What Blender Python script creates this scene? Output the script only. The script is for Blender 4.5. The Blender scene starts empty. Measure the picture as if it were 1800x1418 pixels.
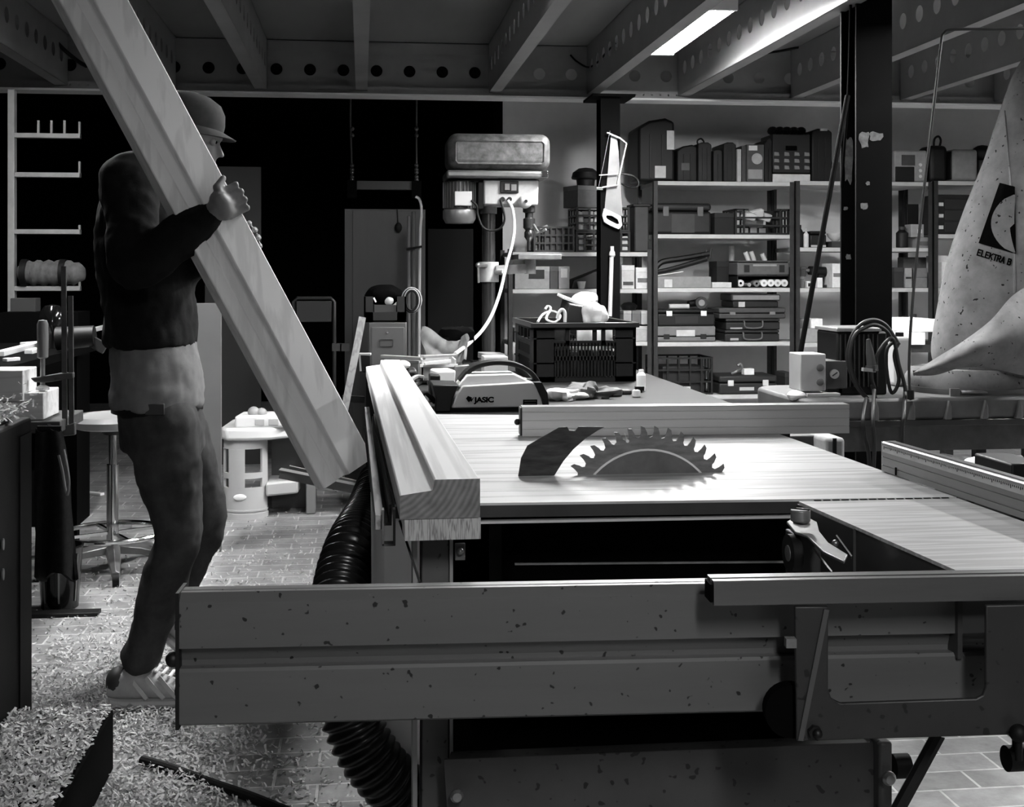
import bpy, bmesh, math, random
from mathutils import Vector, Matrix, Euler, noise as mnoise
SC = bpy.context.scene
COL = SC.collection
R = random.Random(11)
PI = math.pi

# ------------------------------------------------------------------ camera
F, CH, TH = 2200.0, 1.2, math.radians(6.85)
cd = bpy.data.cameras.new('camera')
cam = bpy.data.objects.new('camera', cd)
COL.objects.link(cam)
cam.location = (0, 0, CH)
cam.rotation_euler = (PI / 2, 0, -TH)
cd.sensor_fit = 'HORIZONTAL'
cd.sensor_width = 36.0
cd.lens = 36.0 * F / 1800
cd.shift_y = -229 / 1800          # level camera, low crop: the verticals stay vertical
cd.clip_start = 0.05
SC.camera = cam
SC.view_settings.view_transform = 'Standard'
SC.view_settings.look = 'None'
SC.view_settings.gamma = 1.0
SC.view_settings.use_curve_mapping = False
SC.view_settings.exposure = 0.0
w = bpy.data.worlds.new('world')
SC.world = w
w.use_nodes = True
w.node_tree.nodes['Background'].inputs[0].default_value = (1, 1, 1, 1)
w.node_tree.nodes['Background'].inputs[1].default_value = 0.0
# lamps of the room, one an added fill: (x0, x1, y0, y1, strength) - fluorescent fittings under the ceiling deck
LAMP_Z = 2.36
LAMPS = [
    (1.50, 1.62, 5.35, 6.42, 330.0),    # the one the photo shows
    (0.52, 0.70, 3.60, 4.80, 74.0),    # over the back of the saw
    (0.30, 0.48, -1.60, -0.40, 95.0),   # added fill behind the viewer, for the rail front
    (-1.30, -1.12, 4.2, 5.4, 120.0),     # over the aisle
    (2.98, 3.13, 3.8, 4.75, 200.0),      # over the extractor
]

# ------------------------------------------------------------------ measuring the photo
cT, sT = math.cos(TH), math.sin(TH)
def ray(px, py):
    xc = (px - 900) / F
    return Vector((xc * cT + sT, -xc * sT + cT, (480 - py) / F))
REF = [900]                        # column of the picture used where only a height is asked for (px = 0)
def P(px, py, Y):                  # where the sight line meets the plane y = Y
    r = ray(px or REF[0], py); k = Y / r.y
    return Vector((0, 0, CH)) + r * k
def PZ(px, py, z):                 # ... the level z
    r = ray(px, py); k = (z - CH) / r.z
    return Vector((0, 0, CH)) + r * k
def PD(px, py, d):                 # ... at depth d
    return Vector((0, 0, CH)) + ray(px, py) * d

# ------------------------------------------------------------------ materials
def lin(v):
    v = v / 255.0
    return v / 12.92 if v <= 0.04045 else ((v + 0.055) / 1.055) ** 2.4
MATS = {}
def mat(name, v, rough=0.5, metal=0.0, ns=0, na=0.0, bump=0.0, st=(1, 1, 1), spec=0.5, spots=0.0, spotscale=60, emit=0):
    """grey procedural surface: v = sRGB grey; ns/na noise scale and amount; spots = share of dark flecks."""
    if name in MATS: return MATS[name]
    m = bpy.data.materials.new(name); m.use_nodes = True
    nt = m.node_tree; b = nt.nodes['Principled BSDF']
    c = lin(v)
    b.inputs['Base Color'].default_value = (c, c, c, 1)
    b.inputs['Roughness'].default_value = rough
    b.inputs['Metallic'].default_value = metal
    b.inputs['Specular IOR Level'].default_value = spec
    if ns:
        tc = nt.nodes.new('ShaderNodeTexCoord'); mp = nt.nodes.new('ShaderNodeMapping')
        mp.inputs['Scale'].default_value = st
        nt.links.new(tc.outputs['Object'], mp.inputs[0])
        nz = nt.nodes.new('ShaderNodeTexNoise'); nz.inputs['Scale'].default_value = ns
        nz.inputs['Detail'].default_value = 6; nz.inputs['Roughness'].default_value = 0.62
        nt.links.new(mp.outputs[0], nz.inputs['Vector'])
        rp = nt.nodes.new('ShaderNodeValToRGB')
        lo, hi = c * (1 - na), min(1, c * (1 + na))
        rp.color_ramp.elements[0].position = 0.3; rp.color_ramp.elements[1].position = 0.7
        rp.color_ramp.elements[0].color = (lo, lo, lo, 1); rp.color_ramp.elements[1].color = (hi, hi, hi, 1)
        nt.links.new(nz.outputs['Fac'], rp.inputs[0])
        out = rp.outputs[0]
        if spots:
            n2 = nt.nodes.new('ShaderNodeTexNoise'); n2.inputs['Scale'].default_value = spotscale
            n2.inputs['Detail'].default_value = 1
            nt.links.new(tc.outputs['Object'], n2.inputs['Vector'])
            r2 = nt.nodes.new('ShaderNodeValToRGB')
            r2.color_ramp.elements[0].position = spots; r2.color_ramp.elements[1].position = spots + 0.03
            r2.color_ramp.elements[0].color = (0.12, 0.12, 0.12, 1); r2.color_ramp.elements[1].color = (1, 1, 1, 1)
            nt.links.new(n2.outputs['Fac'], r2.inputs[0])
            mx = nt.nodes.new('ShaderNodeMix'); mx.data_type = 'RGBA'; mx.blend_type = 'MULTIPLY'
            mx.inputs['Factor'].default_value = 1
            nt.links.new(out, mx.inputs['A']); nt.links.new(r2.outputs[0], mx.inputs['B'])
            out = mx.outputs['Result']
        nt.links.new(out, b.inputs['Base Color'])
        if bump:
            bp = nt.nodes.new('ShaderNodeBump'); bp.inputs['Strength'].default_value = bump
            bp.inputs['Distance'].default_value = 0.004
            nt.links.new(nz.outputs['Fac'], bp.inputs['Height']); nt.links.new(bp.outputs[0], b.inputs['Normal'])
    if emit:
        b.inputs['Emission Color'].default_value = (1, 1, 1, 1)
        b.inputs['Emission Strength'].default_value = emit
    MATS[name] = m
    return m
def ring_wood(name, v, x0, z0, freq, amount):
    """sawn end: growth rings round a pith at (x0, z0), roughened by the saw."""
    m = bpy.data.materials.new(name); m.use_nodes = True; nt = m.node_tree; b = nt.nodes['Principled BSDF']; L = nt.links.new
    b.inputs['Roughness'].default_value = .8; b.inputs['Specular IOR Level'].default_value = .2
    tc = nt.nodes.new('ShaderNodeTexCoord'); mp = nt.nodes.new('ShaderNodeMapping'); mp.inputs['Location'].default_value = (-x0, 0, -z0)
    sc = nt.nodes.new('ShaderNodeVectorMath'); sc.operation = 'MULTIPLY'; sc.inputs[1].default_value = (1, 0, 1)
    ln = nt.nodes.new('ShaderNodeVectorMath'); ln.operation = 'LENGTH'
    L(tc.outputs['Object'], mp.inputs[0]); L(mp.outputs[0], sc.inputs[0]); L(sc.outputs[0], ln.inputs[0])
    nz = nt.nodes.new('ShaderNodeTexNoise'); nz.inputs['Scale'].default_value = 60; nz.inputs['Detail'].default_value = 6; L(tc.outputs['Object'], nz.inputs['Vector'])
    ma = nt.nodes.new('ShaderNodeMath'); ma.operation = 'MULTIPLY_ADD'; ma.inputs[1].default_value = freq; L(ln.outputs['Value'], ma.inputs[0])
    n2 = nt.nodes.new('ShaderNodeMath'); n2.operation = 'MULTIPLY'; n2.inputs[1].default_value = 3.5; L(nz.outputs['Fac'], n2.inputs[0]); L(n2.outputs[0], ma.inputs[2])
    si = nt.nodes.new('ShaderNodeMath'); si.operation = 'SINE'; L(ma.outputs[0], si.inputs[0])
    mr = nt.nodes.new('ShaderNodeMapRange'); mr.inputs['From Min'].default_value = -1
    mr.inputs['To Min'].default_value = lin(v) * (1 - amount); mr.inputs['To Max'].default_value = lin(v) * (1 + amount); L(si.outputs[0], mr.inputs['Value'])
    mx = nt.nodes.new('ShaderNodeMath'); mx.operation = 'MULTIPLY'; L(mr.outputs[0], mx.inputs[0])
    m3 = nt.nodes.new('ShaderNodeMapRange'); m3.inputs['To Min'].default_value = .55; m3.inputs['To Max'].default_value = 1.4; L(nz.outputs['Fac'], m3.inputs['Value']); L(m3.outputs[0], mx.inputs[1])
    L(mx.outputs[0], b.inputs['Base Color'])
    return m
def wood(name, v, axis, grain=1.0, rough=0.6, amount=0.22, scale=9, along=0.07):
    """planed wood: noise drawn out along the grain, with darker late-wood lines."""
    if name in MATS: return MATS[name]
    m = bpy.data.materials.new(name); m.use_nodes = True
    nt = m.node_tree; b = nt.nodes['Principled BSDF']
    b.inputs['Roughness'].default_value = rough; b.inputs['Specular IOR Level'].default_value = 0.3
    tc = nt.nodes.new('ShaderNodeTexCoord'); mp = nt.nodes.new('ShaderNodeMapping')
    s = [1.0 * scale] * 3; s[axis] = along * scale
    mp.inputs['Scale'].default_value = s
    nt.links.new(tc.outputs['Object'], mp.inputs[0])
    nz = nt.nodes.new('ShaderNodeTexNoise'); nz.inputs['Scale'].default_value = 1.6; nz.inputs['Detail'].default_value = 5
    nt.links.new(mp.outputs[0], nz.inputs['Vector'])
    sn = nt.nodes.new('ShaderNodeMath'); sn.operation = 'MULTIPLY'; sn.inputs[1].default_value = 42 * grain
    nt.links.new(nz.outputs['Fac'], sn.inputs[0])
    s2 = nt.nodes.new('ShaderNodeMath'); s2.operation = 'SINE'
    nt.links.new(sn.outputs[0], s2.inputs[0])
    rp = nt.nodes.new('ShaderNodeValToRGB')
    c = lin(v); lo, hi = c * (1 - amount), min(1, c * (1 + amount * 0.35))
    rp.color_ramp.elements[0].position = 0.0; rp.color_ramp.elements[0].color = (lo, lo, lo, 1)
    rp.color_ramp.elements[1].position = 0.6; rp.color_ramp.elements[1].color = (hi, hi, hi, 1)
    ma = nt.nodes.new('ShaderNodeMath'); ma.operation = 'MULTIPLY_ADD'; ma.inputs[1].default_value = 0.5; ma.inputs[2].default_value = 0.5
    nt.links.new(s2.outputs[0], ma.inputs[0]); nt.links.new(ma.outputs[0], rp.inputs[0])
    nt.links.new(rp.outputs[0], b.inputs['Base Color'])
    MATS[name] = m
    return m
black = mat('black_plastic', 13, 0.5, ns=30, na=0.3, spec=.3)
jet = mat('jet_black', 4, 0.85, spec=0.04)
dark = mat('dark_paint', 40, 0.5, ns=12, na=0.35)
mid = mat('grey_paint', 95, 0.5, ns=14, na=0.2)
lightg = mat('light_grey_plastic', 175, 0.45, ns=9, na=0.08)
white = mat('white_plastic', 232, 0.4, ns=5, na=0.04)
steel = mat('bare_steel', 150, 0.35, 0.85, ns=25, na=0.25)
chrome = mat('chrome', 215, 0.14, 1.0)
alu = mat('aluminium', 170, 0.38, 0.7, ns=6, na=0.1, st=(0.3, 6, 6))
rubber = mat('black_rubber', 11, 0.6, spec=.2)
paper = mat('white_card', 215, 0.7, ns=20, na=0.1)
card = mat('cardboard', 130, 0.8, ns=18, na=0.12)
cloth_d = mat('dark_cloth', 22, 0.95, ns=60, na=0.4, bump=0.4, spec=0.1)
tin = mat('dull_tin', 120, 0.45, 0.5, ns=20, na=0.3)

# ------------------------------------------------------------------ mesh helper
def spl(pts, n=6, closed=False):
    pts = [Vector(p) for p in pts]
    out = []; N = len(pts)
    rng = range(N) if closed else range(N - 1)
    for i in rng:
        if closed: p0, p1, p2, p3 = pts[i - 1], pts[i], pts[(i + 1) % N], pts[(i + 2) % N]
        else: p0, p1, p2, p3 = pts[max(i - 1, 0)], pts[i], pts[i + 1], pts[min(i + 2, N - 1)]
        for k in range(n):
            t = k / n
            out.append(0.5 * ((2 * p1) + (-p0 + p2) * t + (2 * p0 - 5 * p1 + 4 * p2 - p3) * t * t + (-p0 + 3 * p1 - 3 * p2 + p3) * t ** 3))
    if not closed: out.append(pts[-1])
    return out
class MB:
    def __init__(s): s.v = []; s.f = []; s.mi = []
    def add(s, vs, fs, mi=0):
        b = len(s.v); s.v += [tuple(v) for v in vs]
        s.f += [tuple(i + b for i in f) for f in fs]; s.mi += [mi] * len(fs)
        return s
    def box(s, x0, x1, y0, y1, z0, z1, mi=0):
        vs = [(x, y, z) for z in (z0, z1) for y in (y0, y1) for x in (x0, x1)]
        return s.add(vs, [(0, 2, 3, 1), (4, 5, 7, 6), (0, 1, 5, 4), (2, 6, 7, 3), (0, 4, 6, 2), (1, 3, 7, 5)], mi)
    def obox(s, c, size, rot=None, mi=0):
        m = rot if isinstance(rot, Matrix) else (Euler(rot).to_matrix() if rot else Matrix.Identity(3))
        a = [k / 2 for k in size]; c = Vector(c)
        vs = [c + m @ Vector((x * a[0], y * a[1], z * a[2])) for z in (-1, 1) for y in (-1, 1) for x in (-1, 1)]
        return s.add(vs, [(0, 2, 3, 1), (4, 5, 7, 6), (0, 1, 5, 4), (2, 6, 7, 3), (0, 4, 6, 2), (1, 3, 7, 5)], mi)
    def bar(s, p, q, wdt, h, up=(0, 0, 1), mi=0):       # rectangular bar from p to q
        p, q = Vector(p), Vector(q); d = (q - p); L = d.length; y = d.normalized()
        u = Vector(up); x = y.cross(u).normalized(); z = x.cross(y)
        m = Matrix((x, y, z)).transposed()
        return s.obox((p + q) / 2, (wdt, L, h), m, mi)
    def cyl(s, p, q, r, r2=None, n=16, mi=0, caps=True):
        p, q = Vector(p), Vector(q); r2 = r if r2 is None else r2
        d = (q - p).normalized(); a = d.orthogonal().normalized(); b = d.cross(a)
        vs = []
        for c, rr in ((p, r), (q, r2)):
            for k in range(n):
                t = 2 * PI * k / n; vs.append(c + (a * math.cos(t) + b * math.sin(t)) * rr)
        fs = [(k, (k + 1) % n, n + (k + 1) % n, n + k) for k in range(n)]
        if caps: fs += [tuple(reversed(range(n))), tuple(range(n, 2 * n))]
        return s.add(vs, fs, mi)
    def tube(s, pts, r, n=8, closed=False, mi=0):
        pts = [Vector(p) for p in pts]; N = len(pts); vs = []; fs = []
        a = None
        for i, p in enumerate(pts):
            if closed: d = pts[(i + 1) % N] - pts[i - 1]
            else: d = pts[min(i + 1, N - 1)] - pts[max(i - 1, 0)]
            d.normalize()
            if a is None: a = d.orthogonal().normalized()
            else:
                a = a - d * a.dot(d)
                a = a.normalized() if a.length > 1e-6 else d.orthogonal().normalized()
            b = d.cross(a); rr = r[i] if isinstance(r, (list, tuple)) else r
            for k in range(n):
                t = 2 * PI * k / n; vs.append(p + (a * math.cos(t) + b * math.sin(t)) * rr)
        for i in range(N if closed else N - 1):
            j = (i + 1) % N
            fs += [(i * n + k, i * n + (k + 1) % n, j * n + (k + 1) % n, j * n + k) for k in range(n)]
        if not closed: fs += [tuple(reversed(range(n))), tuple(range((N - 1) * n, N * n))]
        return s.add(vs, fs, mi)
    def prism(s, poly, axis, a, b, mi=0):               # outline in the two other axes, pushed along axis
        def pt(u, v, t): return (t, u, v) if axis == 'x' else ((u, t, v) if axis == 'y' else (u, v, t))
        n = len(poly)
        vs = [pt(u, v, a) for u, v in poly] + [pt(u, v, b) for u, v in poly]
        fs = [tuple(reversed(range(n))), tuple(range(n, 2 * n))] + [(i, (i + 1) % n, n + (i + 1) % n, n + i) for i in range(n)]
        return s.add(vs, fs, mi)
    def loft(s, rings, caps=True, closed=False, mi=0):
        n = len(rings[0]); vs = [p for r in rings for p in r]; fs = []
        N = len(rings)
        for i in range(N if closed else N - 1):
            j = (i + 1) % N
            fs += [(i * n + k, i * n + (k + 1) % n, j * n + (k + 1) % n, j * n + k) for k in range(n)]
        if caps and not closed: fs += [tuple(reversed(range(n))), tuple(range((N - 1) * n, N * n))]
        return s.add(vs, fs, mi)
    def lathe(s, prof, c=(0, 0, 0), n=24, mi=0, axis='z'):
        c = Vector(c); rings = []
        for r, z in prof:
            ring = []
            for k in range(n):
                t = 2 * PI * k / n; x, y = r * math.cos(t), r * math.sin(t)
                ring.append(c + Vector((x, y, z) if axis == 'z' else ((x, z, y) if axis == 'y' else (z, x, y))))
            rings.append(ring)
        return s.loft(rings, mi=mi)
    def ball(s, c, r, n=14, mi=0, m=None):
        r = (r, r, r) if not isinstance(r, (tuple, list)) else r
        c = Vector(c); vs = []; fs = []; h = max(6, n // 2)
        for i in range(h + 1):
            ph = PI * i / h
            for k in range(n):
                t = 2 * PI * k / n
                q = Vector((r[0] * math.sin(ph) * math.cos(t), r[1] * math.sin(ph) * math.sin(t), r[2] * math.cos(ph)))
                vs.append(c + (m @ q if m else q))
        for i in range(h):
            fs += [(i * n + k, (i + 1) * n + k, (i + 1) * n + (k + 1) % n, i * n + (k + 1) % n) for k in range(n)]
        return s.add(vs, fs, mi)
    def sheet(s, fn, nu, nv, t=0.004, mi=0):            # a surface fn(u, v) with a back a little behind it
        top = [fn(i / nu, j / nv) for i in range(nu + 1) for j in range(nv + 1)]
        g = lambda i, j: i * (nv + 1) + j
        nor = []
        for i in range(nu + 1):
            for j in range(nv + 1):
                a = top[g(min(i + 1, nu), j)] - top[g(max(i - 1, 0), j)]; b = top[g(i, min(j + 1, nv))] - top[g(i, max(j - 1, 0))]
                c = a.cross(b); nor.append(c.normalized() if c.length > 1e-9 else Vector((0, 0, 1)))
        N = len(top)
        vs = top + [p - q * t for p, q in zip(top, nor)]
        fs = []
        for i in range(nu):
            for j in range(nv):
                fs.append((g(i, j), g(i + 1, j), g(i + 1, j + 1), g(i, j + 1)))
                fs.append((N + g(i, j), N + g(i, j + 1), N + g(i + 1, j + 1), N + g(i + 1, j)))
        for i in range(nu):
            fs.append((g(i, 0), N + g(i, 0), N + g(i + 1, 0), g(i + 1, 0))); fs.append((g(i, nv), g(i + 1, nv), N + g(i + 1, nv), N + g(i, nv)))
        for j in range(nv):
            fs.append((g(0, j), g(0, j + 1), N + g(0, j + 1), N + g(0, j))); fs.append((g(nu, j), N + g(nu, j), N + g(nu, j + 1), g(nu, j + 1)))
        return s.add(vs, fs, mi)
    def holed(s, o, u, v, n, u1, v0, v1, holes, t, seg=14, mi=0):
        """plate from o along u (length u1), v in [v0, v1], thickness t along n, pierced by round holes (cu, cv, r, half cell)."""
        o, u, v, n = Vector(o), Vector(u), Vector(v), Vector(n)
        pt = lambda a, b, k: o + u * a + v * b + n * k
        cur = 0.0
        def quad(a, b):
            for k in (0, t):
                s.add([pt(a, v0, k), pt(b, v0, k), pt(b, v1, k), pt(a, v1, k)], [(0, 1, 2, 3) if k else (3, 2, 1, 0)], mi)
        for cu, cv, r, hc in holes:
            if cu - hc < cur - 1e-6 or cu + hc > u1: continue
            if cu - hc > cur + 1e-6: quad(cur, cu - hc)
            ang = [2 * PI * k / seg for k in range(seg)]
            for a, b in ((hc, v1 - cv), (-hc, v1 - cv), (-hc, v0 - cv), (hc, v0 - cv)): ang.append(math.atan2(b, a) % (2 * PI))
            ang = sorted(set(round(a, 5) for a in ang)); m = len(ang)
            inn = []; out = []
            for a in ang:
                c, d = math.cos(a), math.sin(a)
                kx = (hc / abs(c)) if abs(c) > 1e-6 else 1e9
                ky = ((v1 - cv) / d if d > 1e-6 else ((v0 - cv) / d if d < -1e-6 else 1e9))
                k = min(kx, ky)
                inn.append((cu + r * c, cv + r * d)); out.append((cu + k * c, cv + k * d))
            for k in (0, t):
                vs = [pt(*p, k) for p in inn] + [pt(*p, k) for p in out]
                fs = [(i, m + i, m + (i + 1) % m, (i + 1) % m) for i in range(m)]
                s.add(vs, fs, mi)
            vs = [pt(*p, 0) for p in inn] + [pt(*p, t) for p in inn]
            s.add(vs, [(i, (i + 1) % m, m + (i + 1) % m, m + i) for i in range(m)], mi)
            cur = cu + hc
        if cur < u1 - 1e-6: quad(cur, u1)
        return s
    def build(s, name, mats, parent=None, bevel=0, sharp=35, sub=0, seg=2):
        me = bpy.data.meshes.new(name)
        me.from_pydata(s.v, [], s.f)
        if not isinstance(mats, (list, tuple)): mats = [mats]
        for m in mats: me.materials.append(m)
        if len(mats) > 1: me.polygons.foreach_set('material_index', s.mi)
        bm = bmesh.new(); bm.from_mesh(me); bmesh.ops.recalc_face_normals(bm, faces=bm.faces); bm.to_mesh(me); bm.free()
        me.polygons.foreach_set('use_smooth', [True] * len(me.polygons))
        me.set_sharp_from_angle(angle=math.radians(sharp))
        o = bpy.data.objects.new(name, me); COL.objects.link(o)
        if bevel:
            b = o.modifiers.new('bevel', 'BEVEL'); b.width = bevel; b.segments = seg; b.limit_method = 'ANGLE'; b.angle_limit = math.radians(40)
            b.harden_normals = False
        if sub:
            b = o.modifiers.new('subsurf', 'SUBSURF'); b.levels = sub; b.render_levels = sub
        if parent: adopt(o, parent)
        return o
ORIGIN = {}
def adopt(o, parent):
    o.parent = parent
    o.matrix_parent_inverse = Matrix.Translation(-ORIGIN.get(parent.name, Vector((0, 0, 0))))
def tag(o, label, cat, group=None):
    o['label'] = label; o['category'] = cat
    if group: o['group'] = group
    return o
def thing(name, label, cat, loc, group=None):
    o = bpy.data.objects.new(name, None); COL.objects.link(o)
    o.empty_display_size = 0.05; o.location = loc
    ORIGIN[o.name] = Vector(loc)
    return tag(o, label, cat, group)
def copy_tree(o, loc, label, group=None):
    def rec(src, par):
        c = src.copy(); COL.objects.link(c); c.parent = par
        for ch in list(src.children): rec(ch, c)
        return c
    c = rec(o, None); c.location = loc; c['label'] = label
    ORIGIN[c.name] = ORIGIN[o.name]
    if group: c['group'] = group
    return c
def struct(name, mb, m, bevel=0):
    o = mb.build(name, m, bevel=bevel); o['kind'] = 'structure'; return o
def lettering(name, body, size, m, M, parent, bold=0.0, ex=0.001, squash=1.0):
    cu = bpy.data.curves.new(name, 'FONT'); cu.body = body; cu.size = size; cu.extrude = ex; cu.offset = bold; cu.space_character = 0.95
    to = bpy.data.objects.new('tmp', cu); COL.objects.link(to)
    bpy.context.view_layer.update()
    me = bpy.data.meshes.new_from_object(to.evaluated_get(bpy.context.evaluated_depsgraph_get()))
    bpy.data.objects.remove(to); bpy.data.curves.remove(cu)
    me.transform(M @ Matrix.Diagonal((squash, 1, 1, 1)))
    me.materials.clear(); me.materials.append(m); me.name = name
    o = bpy.data.objects.new(name, me); COL.objects.link(o)
    if parent: adopt(o, parent)
    return o
def basis(x, y, z, o):
    return Matrix(((x[0], y[0], z[0], o[0]), (x[1], y[1], z[1], o[1]), (x[2], y[2], z[2], o[2]), (0, 0, 0, 1)))
# ================================================================== lamps
def lamp(k, x0, x1, y0, y1, e, label):
    t = thing('ceiling_light', label, 'lamp', ((x0 + x1) / 2, (y0 + y1) / 2, LAMP_Z), 'fluorescent ceiling lights')
    h = MB().box(x0 - 0.01, x1 + 0.01, y0 - 0.03, y1 + 0.03, LAMP_Z + 0.012, LAMP_Z + 0.05)
    for yy in (y0 - 0.03, y1 + 0.03): h.box(x0 - 0.012, x1 + 0.012, yy - 0.012, yy + 0.012, LAMP_Z - 0.012, LAMP_Z + 0.05)
    for a, b in ((x0 - .012, x0 - .001), (x1 + .001, x1 + .012)): h.box(a, b, y0 - .03, y1 + .03, LAMP_Z - .0055, LAMP_Z + .05)  # side lips added to keep lamplight off the joist webs
    for yy in (y0 + 0.2, y1 - 0.2): h.cyl(((x0 + x1) / 2, yy, LAMP_Z + 0.04), ((x0 + x1) / 2, yy, DECK - 0.001), 0.012, n=8)
    h.build('lamp_housing', white, t)
    m = bpy.data.materials.new('prismatic_diffuser'); m.use_nodes = True
    nt = m.node_tree; b = nt.nodes['Principled BSDF']
    tc = nt.nodes.new('ShaderNodeTexCoord'); vo = nt.nodes.new('ShaderNodeTexVoronoi'); vo.inputs['Scale'].default_value = 70
    nt.links.new(tc.outputs['Object'], vo.inputs['Vector'])
    mr = nt.nodes.new('ShaderNodeMapRange'); mr.inputs['From Max'].default_value = 0.6
    mr.inputs['To Min'].default_value = e * 0.75; mr.inputs['To Max'].default_value = e * 1.35
    nt.links.new(vo.outputs['Distance'], mr.inputs['Value'])
    b.inputs['Base Color'].default_value = (0.8, 0.8, 0.8, 1)
    b.inputs['Emission Color'].default_value = (1, 1, 1, 1)
    nt.links.new(mr.outputs[0], b.inputs['Emission Strength'])
    MB().box(x0, x1, y0, y1, LAMP_Z - 0.01, LAMP_Z + 0.011).build('diffuser', m, t)
# ================================================================== the room
BY = 7.6                                              # the cross beam
BZ0 = P(1100, 173, BY).z; DECK = P(900, 78, BY).z
JZ0 = BZ0 + 0.02
XL, XR, YF, YB = -3.6, 5.2, -2.6, 9.0
LAMP_LABELS = ['prismatic ceiling light in the bay beside the pierced joist', 'ceiling light out of the frame above the saw bench', 'added fill light out of the frame behind the viewer', 'ceiling light out of the frame above the aisle', 'ceiling light out of the frame above the dust extractor']
for k, a in enumerate(LAMPS): lamp(k, *a, LAMP_LABELS[k])

def brick_mat():
    m = bpy.data.materials.new('clinker_pavers'); m.use_nodes = True
    nt = m.node_tree; b = nt.nodes['Principled BSDF']; L = nt.links.new
    tc = nt.nodes.new('ShaderNodeTexCoord'); br = nt.nodes.new('ShaderNodeTexBrick')
    L(tc.outputs['Object'], br.inputs['Vector'])
    br.inputs['Scale'].default_value = 1.0; br.inputs['Brick Width'].default_value = 0.205; br.inputs['Row Height'].default_value = 0.1025
    br.inputs['Mortar Size'].default_value = 0.0042; br.inputs['Mortar Smooth'].default_value = 0.3; br.inputs['Bias'].default_value = -0.1
    br.inputs['Color1'].default_value = (0.27, 0.27, 0.27, 1); br.inputs['Color2'].default_value = (0.175, 0.175, 0.175, 1)
    br.inputs['Mortar'].default_value = (0.46, 0.46, 0.46, 1)
    nz = nt.nodes.new('ShaderNodeTexNoise'); nz.inputs['Scale'].default_value = 9; nz.inputs['Detail'].default_value = 8; nz.inputs['Roughness'].default_value = 0.7
    L(tc.outputs['Object'], nz.inputs['Vector'])
    rp = nt.nodes.new('ShaderNodeValToRGB'); rp.color_ramp.elements[0].position = 0.3; rp.color_ramp.elements[1].position = 0.72
    rp.color_ramp.elements[0].color = (0.55, 0.55, 0.55, 1); rp.color_ramp.elements[1].color = (1.35, 1.35, 1.35, 1)
    L(nz.outputs['Fac'], rp.inputs[0])
    mx = nt.nodes.new('ShaderNodeMix'); mx.data_type = 'RGBA'; mx.blend_type = 'MULTIPLY'; mx.inputs['Factor'].default_value = 1
    L(br.outputs['Color'], mx.inputs['A']); L(rp.outputs[0], mx.inputs['B'])
    L(mx.outputs['Result'], b.inputs['Base Color'])
    b.inputs['Roughness'].default_value = 0.42
    bp = nt.nodes.new('ShaderNodeBump'); bp.inputs['Strength'].default_value = 0.6; bp.inputs['Distance'].default_value = 0.006; bp.invert = True
    L(br.outputs['Fac'], bp.inputs['Height'])
    b2 = nt.nodes.new('ShaderNodeBump'); b2.inputs['Strength'].default_value = 0.35; b2.inputs['Distance'].default_value = 0.004
    L(nz.outputs['Fac'], b2.inputs['Height']); L(bp.outputs[0], b2.inputs['Normal']); L(b2.outputs[0], b.inputs['Normal'])
    return m
struct('floor', MB().box(XL - .2, XR + .2, YF - .2, 12.2, -0.1, 0.0), brick_mat())
struct('ceiling', MB().box(XL - .2, XR + .2, YF - .2, 12.2, DECK, DECK + 0.08), mat('deck_panel', 120, 0.55, ns=2.2, na=0.18, st=(1, 0.25, 1)))
wallm = mat('plastered_wall', 225, 0.8, ns=3, na=0.1)
WX = P(880, 300, YB).x
struct('wall_back', MB().box(WX, XR + .2, YB, YB + 0.15, 0, DECK), wallm)
struct('wall_far', MB().box(XL - .2, WX + 0.1, 11.9, 12.1, 0, DECK), jet)
struct('wall_return', MB().box(WX - 0.05, WX, YB + .001, 11.9, 0, DECK), jet)
struct('ceiling_shade', MB().box(XL - .1, WX - .06, 7.74, 11.88, DECK - .03, DECK - .002), jet)  # black sheet stands in for the shade beyond the cross beam
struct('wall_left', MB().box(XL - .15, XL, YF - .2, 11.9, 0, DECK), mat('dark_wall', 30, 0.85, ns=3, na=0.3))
struct('wall_right', MB().box(XR, XR + .15, YF - .2, YB, 0, DECK), wallm)
struct('wall_front', MB().box(XL - .2, XR + .2, YF - .35, YF - .2, 0, DECK), mat('dim_wall', 70, 0.85, ns=3, na=0.15))
struct('trim_1', MB().box(WX - 0.055, WX + 0.012, YB - 0.03, YB + 0.0, 0, DECK - .001), jet)

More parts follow.
